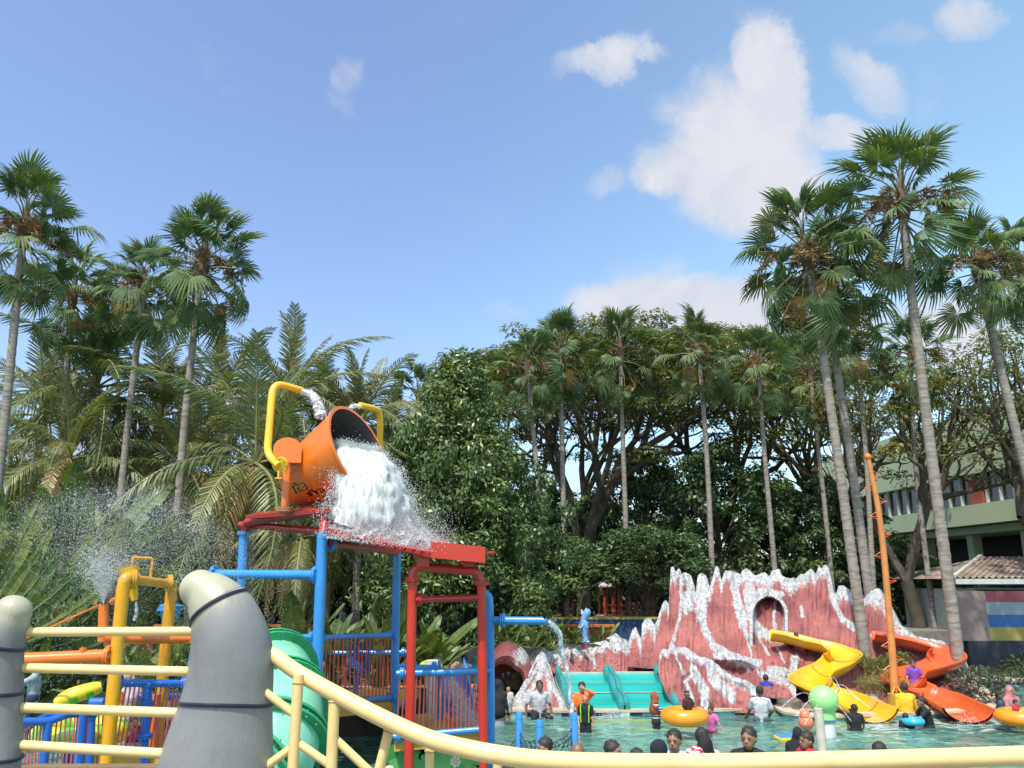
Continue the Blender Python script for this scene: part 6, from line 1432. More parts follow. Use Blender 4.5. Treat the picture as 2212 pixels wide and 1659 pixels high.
claw('grey claw shaped post cut by the left edge with a cream tip', [(-80, 2900, 210), (-60, 2300, 180), (-55, 1700, 165), (-45, 1250, 165), (-32, 1000, 163), (-12, 800, 158), (22, 650, 150), (64, 535, 140), (104, 455, 128)], 3.4, [2.2, 3.6, 5.5], 7)
M_cream = pmat('rail_cream', (.74, .57, .25), (.68, .52, .22), scale=2, rough=.35, coat=.2, dirt=(.50, .33, .10), dirt_scale=3, dirt_amt=.5, bump=.06, bscale=20)
rl = thing('bridge_railing', 'cream yellow pipe railing of the footbridge in the foreground', 'railing', Vector((0, 3.4, 2.1)))
for (a, b_, r) in [((28, 1365.5), (440, 1363.5), 9.3), ((14, 1442), (440, 1451), 9.6), ((9, 1527), (430, 1541.5), 9.8), ((-2, 1607), (420, 1632), 10.0)]:
    mb = MB(); w0_, w1_ = P(a[0], a[1], 3.43), P(b_[0], b_[1], 3.43); mb.tube([w0_, w0_ + (w1_ - w0_) * .004, w1_], [px(r, 3.43) * .8, px(r, 3.43), px(r, 3.43)], 18); part('bar', mb, M_cream, rl)
hand = [(560, 1396), (600, 1422), (641, 1451), (725, 1499), (842, 1559), (933, 1598), (1020, 1620), (1087, 1632), (1160, 1641), (1282, 1647), (1500, 1649), (1700, 1646), (1944, 1640), (2212, 1632), (2500, 1622), (2800, 1612)]
dz = [3.45, 3.42, 3.40, 3.36, 3.30, 3.26, 3.22, 3.2, 3.2, 3.2, 3.2, 3.2, 3.2, 3.2, 3.2, 3.2]
hp_ = catmull([P(u, v, d) for (u, v), d in zip(hand, dz)], 8)
mb = MB(); mb.tube(hp_, [.0285 + .0055 * min(1, i / 50) for i in range(len(hp_))], 24); part('handrail', mb, M_cream, rl)
def below(p, dv=0): return p
for (u0, v0, u1, v1, r) in [(645, 1465, 631, 1680, 11), (723, 1505, 715, 1680, 11.5), (844, 1570, 812, 1690, 10), (928, 1612, 928, 1700, 9), (1074, 1650, 1076, 1720, 9), (1330, 1665, 1335, 1760, 9), (1600, 1665, 1600, 1760, 9), (1900, 1660, 1905, 1760, 9)]:
    mb = MB(); a0_, a1_ = P(u0, v0 - 8, 3.36), P(u1, v1, 3.36); mb.tube([a0_, a1_], px(r, 3.36), 14); bo = part('baluster', mb, M_cream, rl)
    t_ = (a1_ - a0_).normalized(); mb = MB(); w_ = a0_ + t_ * .030; mb.torus(w_, px(r, 3.36), .0035, 18, 6, t_.to_track_quat('Z', 'Y').to_matrix()); part('weld', mb, pmat('weld_paint', (.55, .40, .14), (.40, .28, .10), rough=.6), bo)
for (u0, v0, u1, v1, r) in [(566, 1490, 640, 1546, 8.5), (636, 1600, 712, 1652, 8.5), (566, 1662, 632, 1614, 8.5), (724, 1596, 800, 1668, 8.5), (812, 1662, 850, 1662, 8)]:
    mb = MB(); mb.tube([P(u0, v0, 3.37), P(u1, v1, 3.37)], px(r, 3.37), 14); part('brace', mb, M_cream, rl)
mb = MB(); mb.box((0, 1.9, 1.66), (12, 3.4, .2)); struct('footbridge_floor', mb, M_conc)
# ------------------------------------------------------------------ water in the air
M_foam = pmat('white_water', (.58, .61, .61), (.50, .55, .55), scale=3, rough=.35, bump=.5, bscale=18)
m, nt, b = newmat('falling_water'); N = nt.nodes.new; L = nt.links.new
tc = N('ShaderNodeTexCoord'); mp = N('ShaderNodeMapping'); mp.inputs['Scale'].default_value = (6.5, 6.5, 1.1); L(tc.outputs['Object'], mp.inputs[0])
n1 = N('ShaderNodeTexNoise'); n1.inputs['Scale'].default_value = 1.7; n1.inputs['Detail'].default_value = 9; n1.inputs['Roughness'].default_value = .7; n1.inputs['Distortion'].default_value = .6; L(mp.outputs[0], n1.inputs['Vector'])
cr = N('ShaderNodeValToRGB'); e = cr.color_ramp.elements; e[0].position = .36; e[0].color = (.30, .33, .29, 1); e[1].position = .50; e[1].color = (.66, .68, .67, 1); L(n1.outputs['Fac'], cr.inputs[0]); L(cr.outputs[0], b.inputs['Base Color'])
b.inputs['Roughness'].default_value = .25; b.inputs['Subsurface Weight'].default_value = .0
bp = N('ShaderNodeBump'); bp.inputs['Strength'].default_value = .9; bp.inputs['Distance'].default_value = .05; L(n1.outputs['Fac'], bp.inputs['Height']); L(bp.outputs[0], b.inputs['Normal'])
al = N('ShaderNodeAttribute'); al.attribute_name = 'sheet_mass'
aa_ = N('ShaderNodeMath'); aa_.operation = 'ADD'; L(al.outputs['Fac'], aa_.inputs[0]); L(n1.outputs['Fac'], aa_.inputs[1])
am = N('ShaderNodeMapRange'); am.inputs['From Min'].default_value = .60; am.inputs['From Max'].default_value = .95; L(aa_.outputs[0], am.inputs['Value']); L(am.outputs[0], b.inputs['Alpha'])
M_fall = m
m, nt, b = newmat('clear_water_jet'); b.inputs['Base Color'].default_value = (.75, .82, .85, 1); b.inputs['Roughness'].default_value = .1; b.inputs['Alpha'].default_value = .6; N = nt.nodes.new; L = nt.links.new
tc = N('ShaderNodeTexCoord'); n1 = N('ShaderNodeTexNoise'); n1.inputs['Scale'].default_value = 14; n1.inputs['Detail'].default_value = 6; L(tc.outputs['Object'], n1.inputs['Vector']); mr = N('ShaderNodeMapRange'); mr.inputs['From Min'].default_value = .40; mr.inputs['From Max'].default_value = .58; mr.inputs['To Min'].default_value = .12; mr.inputs['To Max'].default_value = .95; L(n1.outputs['Fac'], mr.inputs['Value']); L(mr.outputs[0], b.inputs['Alpha'])
M_jet = m
rs = np.random.RandomState(17)
OCT = np.array([(1, 0, 0), (-1, 0, 0), (0, 1, 0), (0, -1, 0), (0, 0, 1), (0, 0, -1)], float)
OF = np.array([(0, 2, 4), (2, 1, 4), (1, 3, 4), (3, 0, 4), (2, 0, 5), (1, 2, 5), (3, 1, 5), (0, 3, 5)])
def drops(name, C, rad, label, cat, parent=None, stretch=1.0, mat=None):
    C = np.asarray(C, float); n = len(C); o0 = C.mean(0) if parent is None else np.array(root_org(parent))
    s = (np.ones((n, 1, 3)) * np.asarray(rad).reshape(-1, 1, 1)); s[:, :, 2] *= stretch * rs.uniform(.7, 1.4, (n, 1))
    V = (OCT[None] * s + (C - o0)[:, None]).reshape(-1, 3); Fc = (OF[None] + 6 * np.arange(n)[:, None, None]).reshape(-1)
    me = bpy.data.meshes.new(name); me.vertices.add(len(V)); me.vertices.foreach_set('co', V.astype(np.float32).ravel()); me.loops.add(len(Fc)); me.loops.foreach_set('vertex_index', Fc.astype(np.int32)); me.polygons.add(n * 8)
    me.polygons.foreach_set('loop_start', np.arange(0, n * 24, 3, dtype=np.int32)); me.polygons.foreach_set('use_smooth', [True] * (n * 8)); me.update(calc_edges=True); me.materials.append(mat or M_foam)
    o = bpy.data.objects.new(name, me); COL.objects.link(o); o['kind'] = 'stuff'
    if parent is not None: o.parent = parent
    else: o.location = o0; ORG[o.name] = tuple(o0); tag(o, label, cat)
    return o
# cascade from the bucket: a sheet leaving the lip and falling in an arc
def arcsurf(la, lb, nt_, spread):
    rows = []
    return rows
cas = thing('water_cascade', 'white sheet of water pouring from the orange bucket onto the red roof', 'water', P(800, 1150, 15.0))
left = [(712, 958, 15.75), (716, 985, 15.5), (727, 1020, 15.3), (722, 1060, 15.2), (716, 1095, 15.1), (716, 1126, 15.0)]
m1 = [(760, 962, 15.6), (775, 985, 15.3), (790, 1025, 15.05), (790, 1070, 14.95), (782, 1110, 14.9), (776, 1146, 14.95)]
m2 = [(790, 968, 15.9), (815, 985, 15.6), (838, 1020, 15.4), (848, 1070, 15.2), (850, 1116, 15.2), (848, 1158, 15.3)]
right = [(812, 975, 16.4), (838, 988, 16.2), (865, 1022, 16.1), (884, 1070, 16.0), (892, 1112, 15.9), (896, 1150, 15.9)]
cols_ = [catmull([P(*x) for x in l], 7) for l in (left, m1, m2, right)]; nr = len(cols_[0]); rows = []; den = []
for j in range(nr):
    c4 = catmull([cols_[k][j] for k in range(4)], 14); row = []
    for i, p in enumerate(c4):
        f = j / (nr - 1); e_ = min(i, len(c4) - 1 - i) / (len(c4) / 2)
        nz = noise.noise(Vector((p.x * 3.5, p.y * 2, p.z * .7))) * .06 + noise.noise(Vector((p.x * 13, p.y * 2, p.z * 1.6))) * .028 * (.3 + f)
        row.append(p + Vector((noise.noise(p * 5) * .06 * (1 + f), -nz * 1.3, nz * .6))); den.append(.75 + .3 - .45 * f * (1 - min(1, e_ * 1.5)) - (0.18 * f) - (.35 if e_ < .06 else 0))
    rows.append(row)
mb = MB(); mb.grid(rows); o = part('falling_sheet', mb, M_fall, cas, kind='stuff'); o.data.attributes.new('sheet_mass', 'FLOAT', 'POINT').data.foreach_set('value', den)
rows2 = [[p + Vector((0, .45 + .2 * math.sin(i), -.05)) for i, p in enumerate(r_)] for r_ in rows]; mb = MB(); mb.grid(rows2); o = part('falling_sheet', mb, M_fall, cas, kind='stuff'); o.data.attributes.new('sheet_mass', 'FLOAT', 'POINT').data.foreach_set('value', den)
# splash hitting the roof: lumpy foam plus droplets
for q in range(6):
    mb = MB(); rows_ = []; sm = []; nu_, nv_ = 90, 14; d0 = 14.75 + q * .30
    for b_ in range(nv_ + 1):
        row = []
        for a_ in range(nu_ + 1):
            t = a_ / nu_; u = 704 + 262 * t; f = b_ / nv_; hgt = (28 - 6 * t + 22 * math.exp(-((t - .78) / .13) ** 2) + 12 * noise.noise(Vector((t * 9, q * 3.1, 0))) + 7 * noise.noise(Vector((t * 26, q, 3)))) * min(1, (1 - t) * 5) * min(1, .4 + t * 6)
            v = 1154 + 44 * t - q * 5.5 - hgt * f; row.append(P(u, v, d0 + .25 * math.sin(t * 17 + q * 2) + .25 * noise.noise(Vector((t * 14, f * 3, q))) - .15 * f)); sm.append(.52 - .42 * f - .25 * max(0, t - .88) * 8 - .15 * (t < .03))
        rows_.append(row)
    mb.grid(rows_); o = part('splash_sheet', mb, M_fall, cas, kind='stuff'); o.data.attributes.new('sheet_mass', 'FLOAT', 'POINT').data.foreach_set('value', sm)
C = []; Rr = []
for k in range(26000):
    t = rs.beta(1.5, 1.3); u = 700 + 265 * t; base = 1156 + 36 * t; h = rs.exponential(13 + 12 * math.exp(-((t - .75) / .25) ** 2)) - 5; v = base - h; a_ = rs.normal() * (10 + h * .3); C.append(P(u + a_, v, 15.2 + rs.normal() * .5)); Rr.append(rs.uniform(.0025, .008) * (1 if h > 20 else 1.3))
for k in range(5500):
    f = rs.rand() ** .7; j = int(f * (nr - 1)); i = 0 if rs.rand() < .55 else len(rows[0]) - 1; p = rows[j][i] + Vector(rs.normal(size=3) * (.03 + .10 * f)); C.append(p); Rr.append(rs.uniform(.003, .010))
for k in range(2500):
    i = rs.randint(len(rows[0])); p = rows[rs.randint(0, 3)][i] + Vector((rs.normal() * .06, rs.normal() * .1, abs(rs.normal()) * .05)); C.append(p); Rr.append(rs.uniform(.004, .009))
for k in range(500):
    p = rim - axis * rs.uniform(.1, .6) + BM @ Vector((rs.normal() * .3, rs.normal() * .3, 0)); C.append(p); Rr.append(rs.uniform(.006, .014))
drops('droplets', C, Rr, None, None, cas, 1.2)
# fine mist cloud of the splash
# jets
def jet(label, pts, r, n, spread=1.0, mat=None):
    w = catmull([P(*x) for x in pts], 8); mb = MB(); m_ = len(w); rr_ = [r[0] + (r[1] - r[0]) * i / m_ for i in range(m_)]
    ww = [p + Vector((noise.noise(p * 6), noise.noise(p * 6 + Vector((5, 0, 0))), 0)) * .03 * spread for p in w]
    mb.tube(ww, [x * (1 + .35 * noise.noise(Vector((i * .7, 3, 0)))) for i, x in enumerate(rr_)], 9, False)
    o = solo('water_jet', mb, mat or M_jet, label, 'water jet', kind='stuff'); C = []; Rr = []
    for k in range(n):
        f = rs.rand(); i = int(f * (m_ - 1)); C.append(w[i] + Vector(rs.normal(size=3) * rr_[i] * .8 * spread)); Rr.append(rs.uniform(.003, .008))
    o2 = drops('droplets', np.array(C), Rr, None, None, o, 1.5)
    return o
jet('water arcing from the left yellow pipe into the orange bucket', [(653, 846, 16.2), (672, 853, 16.2), (686, 872, 16.2), (693, 900, 16.2)], (.06, .13), 500)
jet('water trickling from the right yellow pipe onto the bucket rim', [(776, 877, 17.0), (762, 878, 16.9), (750, 886, 16.8), (742, 898, 16.8)], (.05, .05), 120)
jet('long water stream curving down from the blue spout into the pool', [(1180, 1341, 15.1), (1196, 1354, 15.2), (1210, 1380, 15.3), (1220, 1420, 15.4), (1228, 1460, 15.5), (1233, 1510, 15.6), (1239, 1580, 15.7), (1245, 1628, 15.8)], (.05, .028), 500, 1.4)
jet('trickle under the small yellow bucket', [(294, 1300, 13), (294, 1312, 13), (292, 1340, 13)], (.015, .025), 60)
for k, (du, dv, bend_) in enumerate([(-95, -4, 1), (-60, 12, 1), (75, -22, 1), (100, -6, 1), (60, 22, 1), (-40, 30, 1), (40, -38, 1)]):
    dd = PZ(1785, 1592).y; jet('thin water jet from the green ball, ' + ['the long one reaching far left', 'the short low one to its left', 'the high one to its right', 'the long one reaching far right', 'the low one to its right', 'the one falling steeply at its left', 'the steepest one rising at its right'][k], [(1779, 1513, dd - .1), (1779 + du * .5, 1513 + dv - 12, dd - .3), (1779 + du, 1513 + dv + 22, dd - .5)], (.004, .006), 25, .3)
# slide gush
C = []; Rr = []
for k in range(7000):
    f = rs.rand(); u = 975 + f * 45 + rs.normal() * (4 + 14 * f); v = 1470 + f * 110 + rs.normal() * 5; C.append(P(u, v, 16.9 - f * .8 + rs.normal() * .15)); Rr.append(rs.uniform(.003, .009))
drops('water_gush', C, Rr, 'water gushing down the small blue slide behind the red posts', 'water', None, 1.6)
# fountain spray on the left
C = []; Rr = []
for k in range(30000):
    a_ = rs.normal() * .62 + .18; s = rs.rand() ** .62; x = 225 + math.sin(a_) * s * 330; y = 1300 - s * 265 * math.cos(a_ * .9) + rs.normal() * 14 + max(0, s - .6) ** 2 * 320 * rs.rand(); C.append(P(x, y, 13.4 + rs.normal() * .8 * (.2 + s))); Rr.append(rs.uniform(.0018, .0052) * (1.6 if rs.rand() < .12 else 1))
for k in range(7000):
    x = rs.uniform(60, 620); y = rs.uniform(1140, 1500); C.append(P(x, y, rs.uniform(12, 17))); Rr.append(rs.uniform(.0025, .006))
for k in range(5000):
    s = rs.rand() ** .8; a_ = rs.normal() * (.10 + .22 * s); x = 224 + math.sin(a_) * s * 120; y = 1304 - s * 125 * rs.uniform(.55, 1.1); C.append(P(x, y, 13.2 + rs.normal() * .08)); Rr.append(rs.uniform(.003, .009))
drops('fountain_spray', C, Rr, 'wide cloud of fine droplets thrown up by the orange jet at left', 'water spray')
C = []; Rr = []
for (u, v, su, sv, n_) in [(1186, 1544, 14, 5, 260), (1318, 1545, 14, 5, 300), (1898, 1562, 18, 3, 260), (2098, 1562, 18, 3, 260), (1264, 1556, 6, 2, 60), (1010, 1572, 30, 8, 600), (1245, 1630, 8, 3, 120)]:
    for k in range(n_):
        p = PZ(u + rs.normal() * su, v + abs(rs.normal()) * sv, 0); C.append(p + Vector((0, 0, abs(rs.normal()) * .09))); Rr.append(rs.uniform(.004, .013))
drops('pool_splashes', C, Rr, 'small white splashes at the slide ends and the pool edge', 'water splash')
# ------------------------------------------------------------------ people
SK1 = (.30, .155, .085); SK2 = (.36, .20, .12); SK3 = (.20, .10, .055)
REMESH = []
def cloth(c, k=.75, wet=False):
    n = 'cloth_%d_%d_%d' % tuple(int(x * 99) for x in c)
    return pmat(n, c, tuple(x * k for x in c), scale=9, rough=.45 if wet else .85, bump=.35, bscale=22)
def skinmat(c): return pmat('skin_%d' % int(c[0] * 100), c, tuple(x * .85 for x in c), scale=6, rough=.45)
M_hair = pmat('hair_black', (.012, .010, .009), (.03, .025, .02), scale=30, rough=.62, stretch=(1, 1, .3))
M_eye = pmat('eye_dark', (.015, .01, .01), rough=.2); M_eyew = pmat('eye_white', (.55, .52, .50), rough=.3); M_lip = pmat('lips', (.26, .09, .07), rough=.5)
DEF = dict(pelvis=(0, 0, .53), waist=(0, 0, .61), chest=(0, 0, .73), neck=(0, .005, .835), head=(0, -.008, .925),
           shL=(-.108, 0, .805), elL=(-.14, .01, .635), wrL=(-.15, -.03, .50), shR=(.108, 0, .805), elR=(.14, .01, .635), wrR=(.15, -.03, .50),
           hiL=(-.05, 0, .52), knL=(-.06, -.01, .285), anL=(-.06, .01, .045), hiR=(.05, 0, .52), knR=(.06, -.01, .285), anR=(.06, .01, .045))
SIT = dict(knL=(-.09, -.22, .52), anL=(-.08, -.22, .27), knR=(.09, -.22, .52), anR=(.08, -.22, .27))
def person(label, u, v, d, Ht, yaw=0, J=None, skin=SK1, top=None, bot=None, hair='short', hairc=None, vox=.016, kid=False, tilt=0.0, feet=True, face=True, veil=None, group=None, legs=True, hband=None, hands=False, pattern=None):
    j = dict(DEF); j.update(J or {}); j = {k: Vector(x) * Ht for k, x in j.items()}
    Rz = Matrix.Rotation(R(yaw), 3, 'Z') @ Matrix.Rotation(R(tilt), 3, 'X')
    hw = P(u, v, d); off = hw - Rz @ j['head']
    base = off + Rz @ ((j['anL'] + j['anR']) / 2)
    th = thing('person', label, 'person', (hw.x, hw.y, base.z), group)
    org = Vector(ORG[th.name])
    def X(p): return off + Rz @ Vector(p)
    hs = .121 * Ht * (1.18 if kid else 1.0) * .5 / .5
    hr = Vector((.70, .86, 1.05)) * hs * .62                        # head half sizes (head about 1/7.5 of the height)
    k = Ht * (1.04 if kid else 1.0)
    def mkmesh(name, build, mat, voxel, sm=2, label_=None):
        mb = MB(); build(mb)
        for i in range(len(mb.v)): mb.v[i] = tuple(X(mb.v[i]))
        o = part(name, mb, mat, th, label=label_)
        md = o.modifiers.new('remesh', 'REMESH'); md.mode = 'VOXEL'; md.voxel_size = voxel; md.use_smooth_shade = True
        if sm: ms = o.modifiers.new('smooth', 'SMOOTH'); ms.iterations = sm; ms.factor = .5
        REMESH.append(o); return o
    def torso(mb, e=0.0, lo=.50):
        c, w, p, n = j['chest'], j['waist'], j['pelvis'], j['neck']
        mb.capsule(c + Vector((-.055, 0, .035)) * k, c + Vector((.055, 0, .035)) * k, .055 * k + e, .055 * k + e)
        mb.capsule(c + Vector((-.045, 0, -.02)) * k, c + Vector((.045, 0, -.02)) * k, .057 * k + e, .057 * k + e)
        mb.capsule((c + w) / 2 + Vector((-.035, 0, 0)) * k, (c + w) / 2 + Vector((.035, 0, 0)) * k, .061 * k + e, .061 * k + e)
        mb.capsule(w + Vector((-.034, 0, 0)) * k, w + Vector((.034, 0, 0)) * k, .057 * k + e, .057 * k + e)
        mb.capsule(c, w, .07 * k + e, .062 * k + e); mb.capsule(w, p, .062 * k + e, .068 * k + e)
        if lo < .56: mb.capsule(p + Vector((-.04, 0, 0)) * k, p + Vector((.04, 0, 0)) * k, .064 * k + e, .064 * k + e)
        for s in ('L', 'R'): mb.capsule(n + (j['sh' + s] - n) * .12, j['sh' + s] - Vector((0, 0, .006 * k)), .030 * k + e, .036 * k + e)
    def arm(mb, s, e=0.0, f=1.0):
        a, b_, c = j['sh' + s], j['el' + s], j['wr' + s]
        if f <= .5: q = a.lerp(b_, f * 1.55); mb.capsule(a, q, .036 * k + e, .032 * k + e * 1.6)
        else: mb.capsule(a, b_, .034 * k + e, .025 * k + e); mb.capsule(b_, b_.lerp(c, min(1, f * 1.0)), .025 * k + e, .0165 * k + e)
    def leg(mb, s, e=0.0, f=1.0):
        a, b_, c = j['hi' + s], j['kn' + s], j['an' + s]
        if f <= .5: mb.capsule(a, a.lerp(b_, f * 1.9), .054 * k + e, .044 * k + e * 1.5)
        else: mb.capsule(a, b_, .052 * k + e, .034 * k + e); mb.capsule(b_, b_.lerp(c, f * .97), .033 * k + e, .021 * k + e)
    def headm(mb):
        h = j['head']; mb.sphere(h + Vector((0, .008 * Ht, .010 * Ht)), (hr.x, hr.y * .95, hr.z * .86), 20, 14); mb.sphere(h + Vector((0, -.012 * Ht, -.024 * Ht)), (hr.x * .74, hr.y * .72, hr.z * .62), 16, 10)
        mb.capsule(h + Vector((0, -hr.y * .78, .004 * Ht)), h + Vector((0, -hr.y * .94, -.010 * Ht)), .006 * Ht, .009 * Ht, 8)
        for s in (-1, 1): mb.sphere(h + Vector((s * hr.x * 1.0, .01 * Ht, -.004 * Ht)), (.008 * Ht, .012 * Ht, .018 * Ht), 8, 6)
        mb.capsule(j['neck'] - Vector((0, 0, .02 * k)), h + Vector((0, .012 * Ht, -.03 * Ht)), .031 * k, .029 * k)
    def hand(mb, s):
        w = j['wr' + s]; t = (w - j['el' + s]).normalized(); sd = t.cross(Vector((0, 1, 0)) if abs(t.y) < .9 else Vector((0, 0, 1))).normalized(); L_ = .052 * k
        mb.capsule(w, w + t * L_, .014 * k, .019 * k, 8)
        for q, ln in zip((-1.1, -.38, .38, 1.1), (.034, .044, .046, .038)):
            a_ = w + t * L_ + sd * q * .0115 * k; mb.capsule(a_, a_ + t * ln * k + Vector((0, -.004, 0)) * k, .0062 * k, .005 * k, 6)
        sg = -1 if s == 'L' else 1; a_ = w + t * L_ * .25 - sd * sg * .012 * k; mb.capsule(a_, a_ + t * .03 * k - sd * sg * .022 * k, .0075 * k, .006 * k, 6)
    def body(mb):
        torso(mb); headm(mb)
        for s in ('L', 'R'):
            arm(mb, s); hand(mb, s)
            if legs: leg(mb, s); a_ = j['an' + s]; mb.capsule(a_ + Vector((0, .012, -.012)) * k, a_ + Vector((0, -.075, -.022)) * k, .020 * k, .016 * k) if feet else None
    mkmesh('body', body, skinmat(skin), vox * (.62 if hands else .8), 2 if not hands else 1)
    if top:
        kind, c = top; mt = pattern or cloth(c)
        def bt(mb):
            torso(mb, .018, .5)
            for s in ('L', 'R'): arm(mb, s, .010, .45 if kind == 'tee' else (.95 if kind == 'long' else .1))
            if kind == 'dress' or kind == 'skirted': mb.capsule(j['pelvis'], (j['knL'] + j['knR']) / 2, .085 * k, .14 * k)
        mkmesh('shirt', bt, mt, vox * .9, 6)
    if bot:
        kind, c = bot
        def bb(mb):
            mb.capsule(j['pelvis'] + Vector((-.042, 0, .01)) * k, j['pelvis'] + Vector((.042, 0, .01)) * k, .070 * k + .012, .070 * k + .012)
            if kind == 'skirt': mb.capsule(j['pelvis'], (j['anL'] + j['anR']) / 2 + Vector((0, 0, .06 * k)), .09 * k, .13 * k)
            else:
                for s in ('L', 'R'): leg(mb, s, .012, .5 if kind == 'shorts' else .95)
        mkmesh('trousers' if kind == 'pants' else kind, bb, cloth(c), vox, 2)
    h = j['head']
    def solid(name, build, mat):
        mb = MB(); build(mb)
        for i in range(len(mb.v)): mb.v[i] = tuple(X(mb.v[i]))
        return part(name, mb, mat, th)
    if veil:
        def vl(mb):
            mb.sphere(h + Vector((0, .022 * Ht, .008 * Ht)), (hr.x * 1.16, hr.y * 1.02, hr.z * 1.06), 18, 12)
            for s in (-1, 1): mb.capsule(h + Vector((s * hr.x * .8, -.010 * Ht, .01 * Ht)), h + Vector((s * hr.x * .45, -.022 * Ht, -.062 * Ht)), .022 * Ht, .026 * Ht)
            mb.capsule(h + Vector((-hr.x * .3, -.02 * Ht, -.066 * Ht)), h + Vector((hr.x * .3, -.02 * Ht, -.066 * Ht)), .028 * Ht, .028 * Ht)
            mb.capsule(h + Vector((-.02, .02, -.03)) * Ht, j['chest'] + Vector((-.04, .01, 0)) * k, .05 * k, .082 * k + .02); mb.capsule(h + Vector((.02, .02, -.03)) * Ht, j['chest'] + Vector((.04, .01, 0)) * k, .05 * k, .082 * k + .02)
            for s in ('L', 'R'): mb.capsule(j['neck'], j['sh' + s] + Vector((0, 0, -.02)) * k, .05 * k, .052 * k)
            if hair == 'longveil': mb.capsule(j['chest'] + Vector((0, .02, 0)) * k, j['waist'] + Vector((0, .03, -.05)) * k, .11 * k, .13 * k)
        mkmesh('veil', vl, cloth(veil), vox, 2)
    elif hair != 'bald':
        hc = hairc or M_hair
        def hb(mb):
            mb.sphere(h + Vector((0, .0175 * Ht, .027 * Ht)), (hr.x * 1.07, hr.y * .98, hr.z * .80), 30, 20)
            for i in range(len(mb.v)): q = Vector(mb.v[i]); mb.v[i] = tuple(q + (q - h) * (.10 * noise.noise(q * 55 / Ht) + .07 * noise.noise(q * 140 / Ht)))
            if hair == 'long':
                mb.capsule(h + Vector((0, .03, 0)) * Ht, j['neck'] + Vector((0, .035, -.04)) * k, .042 * Ht, .03 * Ht, 10)
                for s in (-1, 1): mb.capsule(h + Vector((s * .038, .012, .01)) * Ht, j['neck'] + Vector((s * .045, .012, -.03)) * k, .018 * Ht, .013 * Ht, 8)
            if hair == 'bun': mb.sphere(h + Vector((0, .075, .01)) * Ht, .028 * Ht, 10, 8)
        solid('hair', hb, hc)
    if hband:
        solid('headband', lambda mb: mb.torus(h + Vector((0, .008 * Ht, .03 * Ht)), hr.y * .92, .006 * Ht, 24, 6), cloth(hband))
    if face:
        for s in (-1, 1):
            solid('eye', lambda mb: (mb.sphere(h + Vector((s * hr.x * .42, -hr.y * .80, .004 * Ht)), (.0062 * Ht, .005 * Ht, .0032 * Ht), 8, 6)), M_eye)
            solid('eyebrow', lambda mb: mb.capsule(h + Vector((s * hr.x * .20, -hr.y * .86, .017 * Ht)), h + Vector((s * hr.x * .62, -hr.y * .74, .018 * Ht)), .0026 * Ht, .002 * Ht, 6), M_hair)
        solid('mouth', lambda mb: mb.capsule(h + Vector((-hr.x * .24, -.012 * Ht - hr.y * .66, -.036 * Ht)), h + Vector((hr.x * .24, -.012 * Ht - hr.y * .66, -.036 * Ht)), .004 * Ht, .004 * Ht, 6), M_lip)
    return th, X, j
def stripe_mat(name, c1, c2, n):
    m, nt, b = newmat(name); N = nt.nodes.new; L = nt.links.new; tc = N('ShaderNodeTexCoord'); sx = N('ShaderNodeSeparateXYZ'); L(tc.outputs['Object'], sx.inputs[0])
    a = N('ShaderNodeMath'); a.operation = 'MULTIPLY'; a.inputs[1].default_value = n; L(sx.outputs['Z'], a.inputs[0]); f = N('ShaderNodeMath'); f.operation = 'FRACT'; L(a.outputs[0], f.inputs[0]); g_ = N('ShaderNodeMath'); g_.operation = 'GREATER_THAN'; g_.inputs[1].default_value = .5; L(f.outputs[0], g_.inputs[0])
    mx = N('ShaderNodeMix'); mx.data_type = 'RGBA'; mx.inputs['A'].default_value = (*c1, 1); mx.inputs['B'].default_value = (*c2, 1); L(g_.outputs[0], mx.inputs['Factor']); L(mx.outputs['Result'], b.inputs['Base Color']); b.inputs['Roughness'].default_value = .8; return m
BLK = (.012, .012, .016); WHT = (.46, .46, .48)
# ---- middle distance, left of centre
person('man in white t shirt sitting on the pool edge before the striped cone', 1166, 1483, 22.0, 1.70, 12, dict(SIT, shL=(-.115, 0, .80), elL=(-.19, .02, .65), wrL=(-.20, -.02, .52), elR=(.18, .02, .65), wrR=(.20, -.03, .52), head=(.012, -.02, .92), knL=(-.13, -.2, .50), knR=(.13, -.2, .50), anL=(-.1, -.2, .25), anR=(.1, -.2, .25)), SK3, ('tee', WHT), ('pants', BLK), group='people in the main pool')
person('lifeguard in bright orange long sleeved suit sitting on the turquoise slide, wiping his face', 1257, 1486, 21.9, 1.68, -5, dict(SIT, elR=(.17, -.10, .86), wrR=(.05, -.12, .915), elL=(-.16, -.06, .64), wrL=(-.13, -.16, .53), knL=(-.10, -.20, .50), knR=(.12, -.20, .50)), SK2, ('long', (.85, .16, .03)), ('pants', (.80, .15, .03)), hands=True, vox=.018)
bt_, bX, bj = person('boy in black rash suit with lime stripes standing in the water by the lifeguard', 1264, 1513, 19.9, 1.15, -15, dict(elL=(-.15, .0, .63), wrL=(-.12, -.10, .50)), SK2, ('tee', BLK), ('shorts', BLK), 'bald', kid=True, legs=True)
vest = cloth((.25, .75, .02)); 
for s_ in (-1, 1): mb = MB(); mb.tube([bX(Vector((s_ * .085, -.035, .845)) * 1.15), bX(Vector((s_ * .088, -.082, .80)) * 1.15), bX(Vector((s_ * .080, -.090, .70)) * 1.15), bX(Vector((s_ * .082, -.082, .60)) * 1.15), bX(Vector((s_ * .080, -.088, .52)) * 1.15)], .012, 6); part('lime_stripe', mb, vest, bt_)
